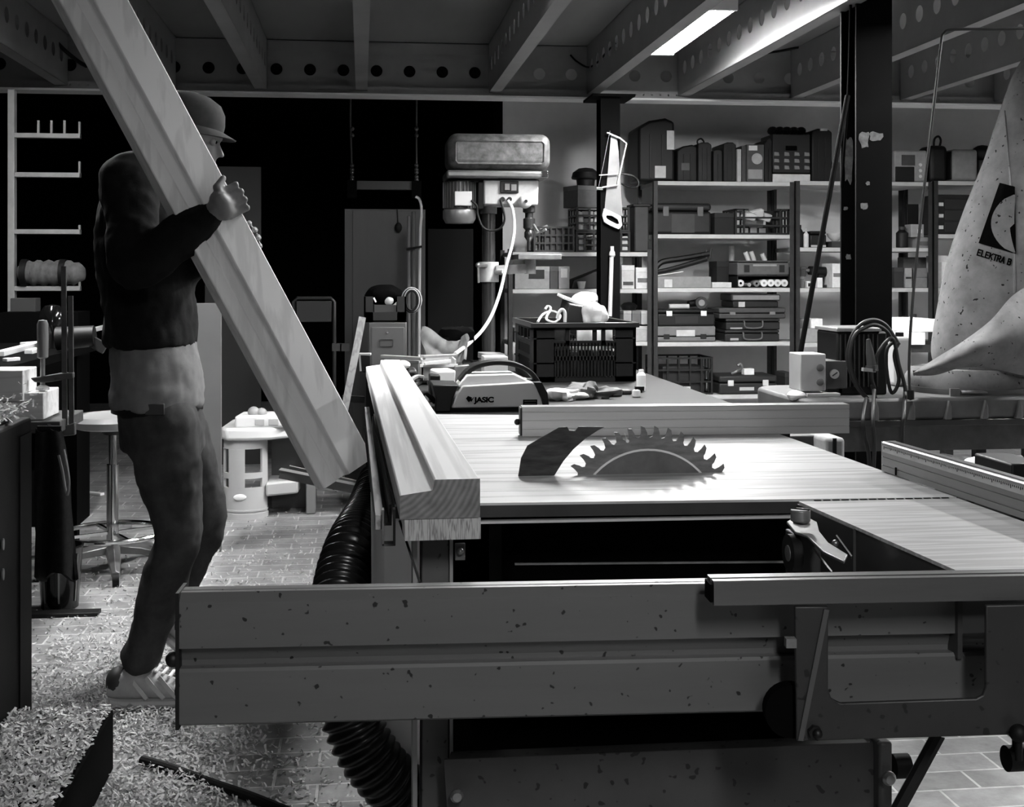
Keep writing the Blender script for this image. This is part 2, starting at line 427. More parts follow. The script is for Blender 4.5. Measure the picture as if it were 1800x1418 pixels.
galv = mat('galvanised_steel', 150, 0.42, 0.35, ns=3, na=0.12)
def cross_beam():
    m = MB(); L = XR - XL; o = (XL, BY, 0)
    H = DECK - BZ0
    zt = DECK - 0.002
    holes = []
    x = 0.09; k = 0
    pit = 0.2
    while x < L - 0.1:
        holes.append((x, BZ0 + H * 0.47, 0.036, 0.07)); x += pit; k += 1
    m.holed((XL, BY + 0.055, 0), (1, 0, 0), (0, 0, 1), (0, 1, 0), L, BZ0, zt, holes, 0.003, seg=18)
    m.box(XL, XR, BY - 0.0, BY + 0.055, BZ0, BZ0 + 0.004)                 # flanges
    m.box(XL, XR, BY - 0.0, BY + 0.055, zt - 0.004, zt)
    small = [(0.03 + i * 0.052, BZ0 + 0.024, 0.006, 0.02) for i in range(int(L / 0.052))]
    m.holed((XL, BY, 0), (1, 0, 0), (0, 0, 1), (0, 1, 0), L, BZ0, BZ0 + 0.046, small, 0.003, seg=8)
    small = [(a, zt - 0.034, r, h) for a, b, r, h in small]
    m.holed((XL, BY, 0), (1, 0, 0), (0, 0, 1), (0, 1, 0), L, zt - 0.066, zt, small, 0.003, seg=8)
    m.box(XL, XR, BY - 0.045, BY + 0.12, BZ0 - 0.014, BZ0 - 0.002, mi=1)  # plate below; its paler colour paints in lamplight
    return m
struct('ceiling_beam', cross_beam(), [galv, mat('plate_lamplit', 225, .4)])
def joist(px):
    m = MB(); x = P(px, 160, BY).x; L = BY - YF - 0.004; zt = DECK - 0.002; H = zt - JZ0
    side = -1 if px > 640 else 1
    xw = x + 0.03 * side
    holes = [(0.16 + i * 0.185, JZ0 + H * 0.52, 0.04, 0.075) for i in range(int((L - 0.2) / 0.185))]
    m.holed((xw, BY - 0.002, 0), (0, -1, 0), (0, 0, 1), (-side, 0, 0), L, JZ0, zt, holes, 0.0025, seg=18)
    m.box(min(xw, xw - side * .07), max(xw, xw - side * .07), YF, BY - 0.002, JZ0, JZ0 + 0.003)
    m.box(min(xw, xw - side * .07), max(xw, xw - side * .07), YF, BY - 0.002, zt - 0.003, zt)
    xl = xw - side * 0.07
    small = [(0.05 + i * 0.06, JZ0 + 0.018, 0.005, 0.02) for i in range(int((L - .1) / 0.06))]
    m.holed((xl, BY - 0.002, 0), (0, -1, 0), (0, 0, 1), (side, 0, 0), L, JZ0, JZ0 + 0.034, small, 0.0025, seg=6)
    m.box(min(xw, xw - side * .09), max(xw, xw - side * .09), BY - 0.006, BY - 0.003, JZ0, zt - 0.07)      # end cleat
    return struct('ceiling_joist_beam', m, galv)
for px in (-70, 110, 300, 460, 637, 868, 1040, 1200, 1398, 1590, 1755): joist(px)
# cables on the deck
def cable(name, label, pts, r, m, n=7, cat='cable', parent=None):
    o = MB().tube(spl(pts, 8), r, n).build(name, m, parent)
    if not parent: tag(o, label, cat)
    return o
cable('ceiling_cable', 'thick black cable hanging in a slack curve under the dark ceiling corner', [P(40, -10, 7.2) + Vector((0, 0, 0)), P(75, 42, 7.3), P(105, 80, 7.4), P(135, 106, 7.5), P(152, 116, BY - .012)], 0.012, rubber)
cable('ceiling_cable', 'black wire looping down from the deck behind the pierced joist', [P(1003, 97, BY - .01), P(1014, 108, BY - .05), P(1034, 118, BY - .08), P(1052, 108, BY - .12), P(1066, 92, BY - .2), P(1082, 76, BY - .3)], 0.006, rubber)
cable('ceiling_cable', 'black wire running across the bay to the lamp beside the big column', [P(1338, 94, BY - .06), P(1370, 90, BY - .08), P(1410, 82, BY - .15), P(1446, 76, BY - .2)], 0.008, rubber)
cable('ceiling_cable', 'short black lamp lead behind the prismatic ceiling light', [P(1195, 72, 7.35), P(1215, 74, 7.4), P(1234, 72, 7.45)], 0.008, rubber)
# steel columns
def column(px0, px1, Y, z1, name):
    a, b = P(px0, 400, Y).x, P(px1, 400, Y).x
    wdt = b - a; m = MB()
    m.box(a, b, Y, Y + 0.012, 0, z1)
    m.box(a, b, Y + wdt * 1.05, Y + wdt * 1.05 + 0.012, 0, z1)
    m.box((a + b) / 2 - 0.005, (a + b) / 2 + 0.005, Y + 0.012, Y + wdt * 1.05, 0, z1)
    return m, a, b
colm = mat('column_paint', 5, 0.7, ns=7, na=0.5, bump=0.2, spec=.06)
chip = mat('chipped_paint', 100, 0.7, ns=40, na=0.5)
m, a, b = column(1056, 1090, 7.36, BZ0 - 0.03, 'c')
m.box(a - 0.06, b + 0.08, 7.3, 7.62, BZ0 - 0.03, BZ0 - 0.015)
o = struct('steel_column', m, [colm])
m, a, b = column(1505, 1568, 4.9, DECK - 0.003, 'c')
YC = 4.9
def smear(m, px0, py0, px1, py1, Y, seed, n=14):
    rr = random.Random(seed); c = P((px0 + px1) / 2, (py0 + py1) / 2, Y); hx = abs(P(px1, py0, Y).x - P(px0, py0, Y).x) / 2; hz = abs(P(px0, py1, Y).z - P(px0, py0, Y).z) / 2
    pts = []
    for k in range(n):
        t = 2 * PI * k / n; q = 0.6 + 0.4 * rr.random()
        pts.append((c.x + hx * q * math.copysign(abs(math.cos(t)) ** .6, math.cos(t)), c.z + hz * q * math.copysign(abs(math.sin(t)) ** .6, math.sin(t))))
    m.prism(pts, 'y', Y - 0.0012, Y + 0.001, mi=1)
for q in ((1508, 228, 1530, 262, 1), (1526, 230, 1553, 250, 2), (1521, 318, 1530, 326, 3), (1512, 354, 1528, 370, 4)): smear(m, *q[:4], YC, q[4])
for q in ((1482, 363, 1491, 370, 5), (1483, 225, 1500, 330, 6), (1485, 445, 1497, 458, 7)): smear(m, *q[:4], YC + (b - a) * 1.05, q[4])
struct('steel_column', m, [colm, chip])
# ================================================================== shelving along the wall
SY0, SY1 = 8.3, 8.78
angle_steel = mat('shelf_upright', 42, 0.5, 0.3, ns=20, na=0.3)
deckm = mat('shelf_edge', 185, 0.55, ns=9, na=0.12)
def SX(px): return P(px, 480, SY0).x
def SZ(px, py): return P(px, py, SY0).z
BAYS = {'L': (893, 1146, [443, 508, 601, 692]), 'M': (1148, 1396, [319, 412, 506, 601, 694]),
        'R': (1398, 1639, [319, 435, 506, 602, 694]), 'Q': (1641, 1890, [319, 412, 506, 602, 694])}
SHELF_LABEL = {'L': 'steel shelving bay behind the slim column, next to the pillar drill', 'M': 'steel shelving bay in the middle holding the stacked tool cases',
               'R': 'steel shelving bay half hidden behind the thick column', 'Q': 'steel shelving bay behind the dust bag at the edge of the picture'}
LV = {}
for k, (p0, p1, lv) in BAYS.items():
    x0, x1 = SX(p0), SX(p1); cx = (p0 + p1) / 2
    t = thing('shelving_unit', SHELF_LABEL[k], 'shelf', ((x0 + x1) / 2, (SY0 + SY1) / 2, 0), 'steel shelving bays along the wall')
    zs = [SZ(cx, y) for y in lv]; LV[k] = zs
    for i, z in enumerate(zs):
        s = MB().box(x0 + 0.02, x1 - 0.02, SY0, SY1, z - 0.028, z)
        s.box(x0 + 0.02, x1 - 0.02, SY0 - 0.002, SY0 + 0.02, z - 0.028, z - 0.001).build('shelf_board', deckm, t, bevel=0.002)
    top = zs[0] if k != 'L' else zs[0] + 0.02
    for xx, sx in ((x0, 1), (x1, -1)):
        for yy, sy in ((SY0 - 0.004, 1), (SY1 + 0.004, -1)):
            u = MB()
            u.box(min(xx, xx + sx * 0.032), max(xx, xx + sx * 0.032), min(yy, yy + sy * 0.003), max(yy, yy + sy * 0.003), 0, top)
            u.box(min(xx, xx + sx * 0.003), max(xx, xx + sx * 0.003), min(yy, yy + sy * 0.032), max(yy, yy + sy * 0.032), 0, top)
            u.build('upright', angle_steel, t)
# ================================================================== what stands on the shelves
def spot(bay, lvl, px0, px1, py0, off=0.03, base=None):
    """x0, x1, z0, z1, y of a thing standing on a shelf, from its edges in the photo; base = top of what it is stacked on."""
    y = SY0 + off
    if P(px0, 480, y).x < SX(BAYS[bay][0]) + .036 or P(px1, 480, y).x > SX(BAYS[bay][1]) - .036: y = max(y, SY0 + .036)
    z0 = LV[bay][lvl] + 0.0015 if base is None else base + 0.0015
    return P(px0, 480, y).x, P(px1, 480, y).x, z0, max(P((px0 + px1) / 2, py0, y).z, z0 + 0.015), y
G = 'things on the wall shelves'
SHADES = {}
def shade(v): return mat('painted_%d' % v, v if v >= 90 else 4 + v * (.45 + .006 * v), 0.5, ns=16, na=0.15, spec=.35)
def toolcase(s, label, d=0.3, v=30, latch=None, handle='top', plate=None, lid=0.55, name='tool_case', cat='tool case', vlid=None, upright=False):
    x0, x1, z0, z1, y = s; W, H = x1 - x0, z1 - z0
    t = thing(name, label, cat, ((x0 + x1) / 2, y + d / 2, z0), G)
    zs = z0 + H * lid; r = min(W, H) * 0.09
    MB().box(x0, x1, y, y + d, z0, zs - 0.002).build('case_body', shade(v), t, bevel=r)
    MB().box(x0, x1, y, y + d, zs + 0.002, z1).build('case_lid', shade(vlid or v + 4), t, bevel=r)
    MB().box(x0 + r * 1.2, x1 - r * 1.2, y + 0.004, y + d - 0.004, zs - 0.004, zs + 0.004).build('seam', jet, t)
    if handle == 'top':
        m = MB(); cx = (x0 + x1) / 2; q = min(W * 0.22, 0.06)
        m.tube(spl([(cx - q, y + d * .5, z1 - 0.004), (cx - q * .9, y + d * .5, z1 + 0.018), (cx + q * .9, y + d * .5, z1 + 0.018), (cx + q, y + d * .5, z1 - 0.004)], 4), 0.006, 8)
        m.build('handle', black, t)
    elif handle == 'front':
        m = MB(); cx = (x0 + x1) / 2; q = W * 0.17; zc = z0 + H * 0.5; hh = min(H * 0.3, 0.022)
        m.tube(spl([(cx - q, y - 0.001, zc + hh), (cx - q, y - 0.014, zc + hh * .7), (cx - q * .8, y - 0.016, zc - hh), (cx + q * .8, y - 0.016, zc - hh), (cx + q, y - 0.014, zc + hh * .7), (cx + q, y - 0.001, zc + hh)], 4), 0.0055, 8)
        m.build('handle', shade(v + 50), t)
    if latch is not None:
        for f in (0.2, 0.8):
            cx = x0 + W * f; lw = min(W * 0.06, 0.02)
            MB().box(cx - lw, cx + lw, y - 0.006, y + 0.004, zs - H * 0.17, zs + H * 0.14).build('latch', latch, t, bevel=0.002)
    if plate:
        a, b, c, e, pv = plate
        MB().box(x0 + W * a, x0 + W * b, y - 0.0025, y + 0.002, z0 + H * c, z0 + H * e).build('label_plate', shade(pv), t)
    return t
def upright_case(s, label, d=0.3, v=20, tilt=0, labels=(), loop=False, ribs=2):
    x0, x1, z0, z1, y = s; W, H = x1 - x0, z1 - z0
    t = thing('tool_case', label, 'tool case', ((x0 + x1) / 2, y + d / 2, z0), G)
    r = W * 0.14
    pts = [(x0, z0), (x1, z0), (x1, z1 - H * .06), (x1 - W * .25, z1), (x0 + W * .3, z1 - tilt * .4), (x0, z1 - H * .04 - tilt)]
    MB().prism(pts, 'y', y, y + d).build('case_body', shade(v), t, bevel=r * .5)
    m = MB()
    for k in range(ribs):
        cx = x0 + W * (k + 1) / (ribs + 1)
        m.box(cx - W * .03, cx + W * .03, y - 0.004, y + 0.01, z0 + H * .05, z1 - H * .14 - tilt)
    m.build('case_rib', shade(v + 14), t, bevel=0.002)
    for a, b, c, e, pv in labels:
        MB().box(x0 + W * a, x0 + W * b, y - 0.006, y + 0.002, z0 + H * c, z0 + H * e).build('label_plate', shade(pv), t)
    if loop:
        cx = (x0 + x1) / 2
        MB().tube(spl([(cx - .02, y + .1, z1 - .012), (cx - .025, y + .1, z1 + .02), (cx, y + .1, z1 + .035), (cx + .02, y + .1, z1 + .015), (cx + .018, y + .1, z1 - .012)], 4), 0.006, 8).build('carry_loop', black, t)
    return t
def carton(s, label, d=0.2, v=150, plate=None, name='small_box', cat='box', lidded=True):
    x0, x1, z0, z1, y = s; H = z1 - z0; W = x1 - x0
    t = thing(name, label, cat, ((x0 + x1) / 2, y + d / 2, z0), G)
    MB().box(x0, x1, y, y + d, z0, z1 - (H * .22 if lidded else 0)).build('box_body', mat('carton_%d' % v, v, 0.75, ns=30, na=0.12), t, bevel=0.002)
    if lidded:
        MB().box(x0 - .001, x1 + .001, y - .002, y + d + .001, z1 - H * .22, z1).build('box_lid', mat('carton_%d' % min(250, v + 14), min(250, v + 14), 0.75, ns=30, na=0.12), t, bevel=0.002)
    if plate:
        a, b, c, e, pv = plate
        MB().box(x0 + W * a, x0 + W * b, y - 0.004, y + 0.002, z0 + H * c, z0 + H * e).build('label_plate', shade(pv), t)
    return t
def lattice(s, label, d=0.3, v=16, rows=3, cols=5, name='plastic_crate', cat='crate', vin=None, mouth=False, plate=None):
    """open stacking crate with pierced walls."""
    x0, x1, z0, z1, y = s; W, H = x1 - x0, z1 - z0; tk = 0.012
    t = thing(name, label, cat, ((x0 + x1) / 2, y + d / 2, z0), G)
    mm = shade(v)
    MB().box(x0 + .004, x1 - .004, y + .004, y + d - .004, z0, z0 + .006).build('crate_base', mm, t)
    for nm, (ax0, ax1, ay0, ay1) in (('front_wall', (x0, x1, y, y + tk)), ('back_wall', (x0, x1, y + d - tk, y + d)), ('side_wall', (x0, x0 + tk, y + tk, y + d - tk)), ('side_wall', (x1 - tk, x1, y + tk, y + d - tk))):
        m = MB(); lx = (ax1 - ax0) > (ay1 - ay0)
        for i in range(rows + 1):
            z = z0 + (H - 0.012) * i / rows
            if mouth and nm == 'front_wall' and i == rows:
                m.box(ax0, ax0 + W * .25, ay0, ay1, z, z + .012); m.box(ax1 - W * .25, ax1, ay0, ay1, z, z + .012); continue
            m.box(ax0, ax1, ay0 + .001, ay1 - .001, z, z + .012)
        n = cols if lx else max(2, int(cols * d / W))
        for i in range(n + 1):
            f = i / n; ww = .006 if 0 < i < n else .014
            c = (ax0 + f * (ax1 - ax0)) if lx else (ay0 + f * (ay1 - ay0))
            if mouth and nm == 'front_wall' and .3 < f < .7: continue
            if lx: m.box(max(ax0, c - ww), min(ax1, c + ww), ay0, ay1, z0, z1)
            else: m.box(ax0, ax1, max(ay0, c - ww), min(ay1, c + ww), z0, z1)
        m.build(nm, mm, t)
    if plate:
        a, b, c, e, pv = plate
        MB().box(x0 + W * a, x0 + W * b, y - 0.005, y + 0.002, z0 + H * c, z0 + H * e).build('label_plate', shade(pv), t)
    return t
def bottle(s, label, v=20, vcap=200, name='bottle', cat='bottle', neck=.4):
    x0, x1, z0, z1, y = s; r = (x1 - x0) / 2; c = ((x0 + x1) / 2, y + r, z0); H = z1 - z0
    t = thing(name, label, cat, c, G)
    MB().lathe([(r * .9, 0), (r, H * .03), (r, H * .7), (r * neck, H * .84), (r * neck, H * .88)], c, 16).build('bottle_body', shade(v), t)
    MB().lathe([(r * neck * 1.15, H * .87), (r * neck * 1.15, H * .99), (r * neck, H)], c, 14).build('cap', shade(vcap), t)
    return t
# middle bay, top shelf
upright_case(spot('M', 0, 1122, 1186, 207, .02), 'tall dark tool case with two white stickers, tallest on the top shelf', .34, 26, .05, labels=((.78, .98, .5, .8, 200), (.45, .75, .05, .24, 190)))
upright_case(spot('M', 0, 1190, 1226, 254, .06), 'dark ribbed case next to the tall stickered case', .3, 24, .03, labels=((.2, .6, .3, .5, 80),))
upright_case(spot('M', 0, 1227, 1251, 250, .03), 'narrow dark case with a carry loop on its top', .3, 34, 0, loop=True)
upright_case(spot('M', 0, 1254, 1270, 263, .05), 'slim dark case between the looped case and a wider black one', .28, 36, 0, ribs=1)
upright_case(spot('M', 0, 1272, 1294, 250, .03), 'plain narrow black case left of the thin light folder', .3, 30, 0)
carton(spot('M', 0, 1296, 1303, 262, .02), 'thin light folder upright among the dark cases', .2, 170, name='folder', cat='folder', lidded=False)
carton(spot('M', 0, 1304, 1312, 256, .05), 'thin dark grey folder upright beside the light one', .2, 70, name='folder', cat='folder', lidded=False)
t = carton(spot('M', 0, 1313, 1343, 254, .02), 'printed box with a round picture on its front', .2, 70, plate=(.1, .6, .84, .97, 210), name='printed_box', lidded=False)
x0, x1, z0, z1, y = spot('M', 0, 1313, 1343, 254, .02)
MB().cyl(((x0 + x1) / 2 + .01, y + .001, z0 + (z1 - z0) * .62), ((x0 + x1) / 2 + .01, y - .003, z0 + (z1 - z0) * .62), .038, n=20).build('round_picture', shade(165), t)
MB().box(x0 + .008, x1 - .012, y - .002, y + .002, z0 + .02, z0 + .085).build('picture_strip', shade(140), t)
upright_case(spot('M', 0, 1344, 1357, 243, .02), 'black wedge shaped case leaning by the printed box', .3, 10, .03, ribs=1)
s = spot('M', 0, 1358, 1424, 236, .02)
t = thing('parts_organiser', 'dark parts organiser with rows of small pale drawers and a white base strip', 'organiser', ((s[0] + s[1]) / 2, s[4] + .15, s[2]), G)
x0, x1, z0, z1, y = s; W, H = x1 - x0, z1 - z0
MB().box(x0, x1, y, y + .26, z0 + H * .2, z1).build('organiser_body', shade(34), t, bevel=.004)
MB().box(x0, x1, y - .004, y + .26, z0, z0 + H * .17).build('base_strip', shade(205), t, bevel=.003)
for i in range(4):
    for j in range(3):
        cx = x0 + W * (.1 + .27 * i); cz = z0 + H * (.27 + .14 * j)
        MB().prism([(cx - .018, cz), (cx + .018, cz), (cx + .013, cz + .022), (cx - .018, cz + .026)], 'y', y - .012, y + .002).build('drawer', shade(120), t)
MB().box(x0 + W * .35, x0 + W * .65, y - .006, y + .004, z0 + H * .66, z0 + H * .76).build('grip', jet, t, bevel=.004)
m = MB()
for i in range(5): m.ball((x0 + W * (.12 + .19 * i), y + .1, z1 + .034), (.034, .06, .03), 8)
o = m.build('tool_roll', black); tag(o, 'dark bundled rag lying across the pale drawer organiser', 'rag', G)
upright_case(spot('M', 0, 1427, 1463, 226, .03), 'rounded black case with a white sticker on top, last in the middle row', .3, 20, .0, labels=((.4, .75, .96, 1.0, 220),))
carton(spot('M', 0, 1464, 1477, 285, .05), 'small dark carton in the gap before the thick column', .2, 40)
# middle bay, second shelf
toolcase(spot('M', 1, 1150, 1251, 357, .02), 'wide dark toolbox with square catches and a grey panel', .36, 38, shade(90), None, (.3, .7, .05, .65, 62), .75, 'toolbox', 'toolbox')
carton(spot('M', 1, 1256, 1291, 374, .06), 'black carton wedged behind the white filled crate', .25, 12, name='black_box')
lattice(spot('M', 1, 1292, 1388, 367, .02), 'open dark crate heaped with white packets', .3, 26, 3, 6, mouth=True)
s = spot('M', 1, 1306, 1370, 358, .07)
for k, (fx, fz, a) in enumerate(((0.1, .08, .3), (.38, .1, -.2), (.65, .08, .25), (.3, .04, .1), (.55, .03, -.1))):
    o = MB().obox((s[0] + (s[1] - s[0]) * (fx + .12), s[4] + .05 + .05 * k, s[2] + .06 + fz * .9), (.1, .04, .055), (.3, a, .2)).build('packet', paper, bevel=.006)
    tag(o, ['white packet at the near end of the heaped crate', 'white packet tipped up in the middle of the crate', 'white packet at the far end of the heaped crate', 'white packet low in the heaped crate', 'white packet under the others in the heaped crate'][k], 'packet', 'packets in the heaped crate')
# middle bay, third shelf: long tools, trays, rolls
s = spot('M', 2, 1152, 1250, 486, .02)
o = carton(s, 'flat pale parts box with a ribbed label under the hose heap', .26, 135, (.16, .3, .05, .75, 200), 'parts_box', 'box', False)
zt = s[3]
carton(spot('M', 2, 1252, 1286, 496, .02), 'thin white tray beside the flat parts box', .2, 190, lidded=False, name='tray', cat='tray')
carton(spot('M', 2, 1260, 1292, 459, .24), 'black upright carton behind the white tray', .2, 12, name='black_box')
Y = SY0 + .1
hose_pts = [P(1153, 470, Y), P(1165, 460, Y), P(1195, 455, Y), P(1225, 450, Y), P(1246, 446, Y)]
cable('air_hose', 'dark hose bundle lying across the flat parts box', [p + Vector((0, 0, 0)) for p in hose_pts], .02, black, 8, 'hose')
cable('air_hose', 'second dark hose lying lower on the flat parts box', [P(1153, 479, Y - .04), P(1180, 473, Y - .04), P(1215, 463, Y - .04), P(1242, 455, Y - .04)], .017, black, 8, 'hose')
for k, (a, b, c, d_) in enumerate(((1238, 455, 1243, 438), (1247, 455, 1250, 437))):
    tag(MB().cyl(P(a, b, Y), P(c, d_, Y), .009, n=10).build('hose_nozzle', dark), ['dark nozzle sticking up from the hose heap', 'outer dark nozzle sticking up from the hose heap'][k], 'nozzle', 'nozzles on the hose heap')
tag(MB().bar(P(1154, 484, SY0 + .05), P(1198, 477, SY0 + .1), .05, .006).build('steel_rule', paper), 'white strip lying on the flat parts box', 'strip')
s = spot('M', 2, 1296, 1388, 484, .02)
x0, x1, z0, z1, y = s; W, H = x1 - x0, z1 - z0
t = thing('roll_tray', 'dark open tray holding a row of paper roll ends', 'tray', ((x0 + x1) / 2, y + .15, z0), G)
MB().box(x0, x1, y, y + .3, z0, z0 + .005).box(x0, x0 + .006, y, y + .3, z0, z1).box(x1 - .006, x1, y, y + .3, z0, z1).box(x0, x1, y + .28, y + .3, z0, z1).box(x0, x1, y, y + .3, z1 - .006, z1).build('tray_shell', shade(24), t)
RL = ['first roll in the row, with a dark ring end', 'smallest roll, nearly hidden in the row', 'grey ended roll third in the row', 'pale roll fourth in the row', 'pale roll in fifth place of the row', 'pale roll sixth in the row', 'last pale roll at the end of the row']
for k, (px, rr_, v) in enumerate(((1303, .024, 215), (1318, .013, 150), (1331, .022, 120), (1344, .025, 225), (1356, .025, 222), (1368, .025, 215), (1380, .025, 220))):
    c = P(px, 495, y); c.z = z0 + .0065 + rr_
    q = thing('paper_roll', RL[k], 'roll', c, 'rolls in the tray')
    MB().cyl((c.x, y + .012, c.z), (c.x, y + .25, c.z), rr_, n=18).build('roll_body', shade(v), q)
    MB().cyl((c.x, y + .010, c.z), (c.x, y + .0135, c.z), rr_ * .35, n=12).build('roll_core', jet if k in (0, 2) else shade(150), q)
s2 = spot('M', 2, 1296, 1388, 458, .02, base=z1)
t = toolcase(s2, 'open top grey tool tote standing on the roll tray', .28, 85, None, None, (.3, .75, .62, .75, 140), .9, 'tool_tote', 'tote')
for k, f in enumerate((.13, .8)):
    MB().box(s2[0] + (s2[1] - s2[0]) * f, s2[0] + (s2[1] - s2[0]) * (f + .1), s2[4] - .004, s2[4] + .002, s2[2] + .02, s2[2] + .07).build('window', shade(30), t)
for k, (px, py, v) in enumerate(((1288, 432, 175), (1316, 443, 190), (1326, 442, 180), (1345, 446, 185))):
    b0 = P(px, 462, y + .1); z = LV['M'][2] if k == 0 else s2[3]
    tp = P(px - (0 if k == 0 else 6), py, y + .1)
    if k == 0: b0 = P(px - 2, 470, y + .3); tp = P(px - 2, py, y + .3)
    c0 = Vector((b0.x, b0.y, s2[3] + .001 if k else P(1288, 459, y + .22).z + .002))
    o = MB().cyl(c0, Vector((tp.x, tp.y, tp.z)), .016 if k else .02, n=14).build('spray_tube', shade(v)); tag(o, ['pale tube standing on the black upright carton', 'first pale tube leaning out of the grey tote', 'second pale tube leaning out of the grey tote', 'short pale tube at the far end of the grey tote'][k], 'tube', 'tubes on the third shelf')
# middle bay, fourth shelf: stacked cases
s = spot('M', 3, 1150, 1258, 573, .02)
toolcase(s, 'pale tool case with dark corner blocks, under the white latched case', .3, 105, shade(35), None, (.36, .66, .35, .75, 190), .35, vlid=110)
s = spot('M', 3, 1156, 1257, 544, .03, base=s[3])
toolcase(s, 'dark tool case with two bright latches, on top of the pale case', .3, 26, shade(235), None, (.3, .7, .15, .6, 45), .78)
zt = s[3]; y = s[4]
t = thing('angle_grinder', 'angle grinder lying on the case with bright latches', 'power tool', (s[0] + .2, y + .1, zt), G)
MB().cyl(P(1210, 534, y + .08), P(1232, 531, y + .1), .022, .026).build('grinder_body', black, t)
c = P(1232, 530, y + .06); c.z = zt + .045
MB().cyl(c, c + Vector((0, -.02, 0)), .042, n=20).build('disc_guard', shade(60), t)
MB().cyl(c + Vector((0, -.024, 0)), c + Vector((0, -.02, 0)), .022, n=16).build('disc', shade(130), t)
p = P(1176, 536, y + .07); p.z = zt + .02
MB().cyl(p, p + Vector((.14, 0, .0)), .017, n=12).build('grinder_handle', shade(190), t)
st = SZ(1320, 597)
for k, (p0, p1, py0, v, nm, lb, pl) in enumerate(((1274, 1370, 580, 38, 'tool_case', 'lowest dark case of the tall stack, handle to the front', (.1, .25, .1, .3, 150)),
        (1276, 1371, 560, 40, 'tool_case', 'second dark case from the bottom of the tall stack', (.08, .3, .08, .22, 150)),
        (1264, 1381, 541, 66, 'tool_case', 'wide grey case with clasp blocks in the tall stack', None),
        (1288, 1368, 529, 30, 'folded_bag', 'dark folded bag with a pale tab on the tall stack', (.1, .24, .1, .7, 170)),
        (1286, 1372, 517, 62, 'ring_binder', 'thin grey binder topmost on the tall stack', None))):
    s = spot('M', 3, p0, p1, py0, .02, base=None if k == 0 else zt)
    if k < 2: toolcase(s, lb, .3, v, None, 'front', pl, .72)
    elif k == 2: toolcase(s, lb, .3, v, shade(110), None, None, .5)
    else:
        t = thing(nm, lb, 'bag' if k == 3 else 'binder', (s[0], s[4], s[2]), G)
        MB().box(s[0], s[1], s[4], s[4] + .28, s[2], s[3]).build('cover', shade(v), t, bevel=.008)
        if pl: MB().box(s[0] + .04, s[0] + .085, s[4] - .003, s[4] + .002, s[2] + .005, s[3] - .005).build('tab', shade(180), t)
        else: MB().box(s[0] + .01, s[1] - .01, s[4] - .003, s[4] + .002, s[2] + .008, s[3] - .008).build('pages', shade(120), t)
    zt = s[3]
# middle bay, lowest shelf
s = spot('M', 4, 1154, 1253, 628, .02)
lattice(s, 'black stacking crate with a white label on the lowest shelf', .34, 26, 3, 5, plate=(.22, .6, .08, .22, 190))
x0, x1, z0, z1, y = s
tag(MB().box(x0 + .05, x1 - .05, y + .03, y + .28, z0 + .01, z0 + .19).build('carton_stock', shade(38), bevel=.004), 'dark carton filling the crate on the lowest shelf', 'box', G)
s = spot('M', 4, 1264, 1366, 660, .02)
t = toolcase(s, 'flat grey toolbox with two white latches on the lowest shelf', .3, 44, shade(205), None, (.35, .6, .2, .38, 170), .62, 'toolbox', 'toolbox')
carton(spot('M', 4, 1308, 1326, 648, .06, base=s[3]), 'white cube carton on the flat toolbox', .06, 220, lidded=False)
tag(MB().tube(spl([P(1285, 657, s[4] + .1), P(1296, 652, s[4] + .1), P(1304, 645, s[4] + .08), P(1301, 640, s[4] + .08), P(1296, 642, s[4] + .08)], 5), .011, 9).build('pipe_fitting', tin), 'bent pipe fitting beside the white cube carton', 'fitting', G)
carton(spot('M', 4, 1380, 1394, 655, .05), 'dark narrow carton against the bay upright on the lowest shelf', .2, 30)
# bay behind the slim column
s = spot('L', 0, 938, 1010, 398, .02)
lattice(s, 'grey slotted crate behind the drill chuck', .34, 60, 3, 7)
tag(MB().box(s[0] + .06, s[0] + .2, s[4] + .03, s[4] + .2, s[2] + .01, s[3] - .02).build('grey_carton', shade(75), bevel=.004), 'plain grey carton inside the slotted crate', 'box', G)
tag(MB().bar(P(948, 402, s[4] + .1), P(962, 396, s[4] + .12), .012, .012).build('offcut', paper), 'pale stick end lying on the slotted crate', 'stick', G)
s = spot('L', 0, 1012, 1108, 407, .02); lattice(s, 'lower of two black crates behind the slim column', .34, 20, 3, 6)
for k, f in enumerate((.06, .3, .62, .86)): tag(MB().box(s[0] + (s[1] - s[0]) * f, s[0] + (s[1] - s[0]) * f + .04, s[4] + .02, s[4] + .2, s[2] + .01, s[3] - .03).build('tin_can', shade((150, 90, 110, 190)[k]), bevel=.004), ['pale tin at the near corner of the lower black crate', 'grey tin second in the lower black crate', 'grey tin beside the column in the lower black crate', 'white tin at the end of the lower black crate'][k], 'tin', 'tins in the lower black crate')
s = spot('L', 0, 1013, 1107, 364, .02, base=s[3]); lattice(s, 'upper of two black crates behind the slim column', .34, 16, 3, 4)
for k, f in enumerate((.1, .42, .8)): tag(MB().cyl((s[0] + (s[1] - s[0]) * f, s[4] + .06, s[2] + .01), (s[0] + (s[1] - s[0]) * f, s[4] + .06, s[3] - .03), .024, n=14).build('tin_can', shade((185, 205, 120)[k])), ['white can at the corner of the upper black crate', 'bright can in the middle of the upper black crate', 'grey can in the upper black crate beside the saw handle'][k], 'tin', 'cans in the upper black crate')
zt = s[3]
o = carton(spot('L', 0, 1004, 1056, 326, .06, base=zt), 'tilted pale carton on the upper black crate', .2, 105, name='cardboard_box')
o.rotation_euler = (0, -.0, .35)
zz = P(1030, 326, SY0 + .06).z
s = (P(1012, 480, SY0 + .1).x, P(1058, 480, SY0 + .1).x, zz, P(1030, 290, SY0 + .1).z, SY0 + .1)
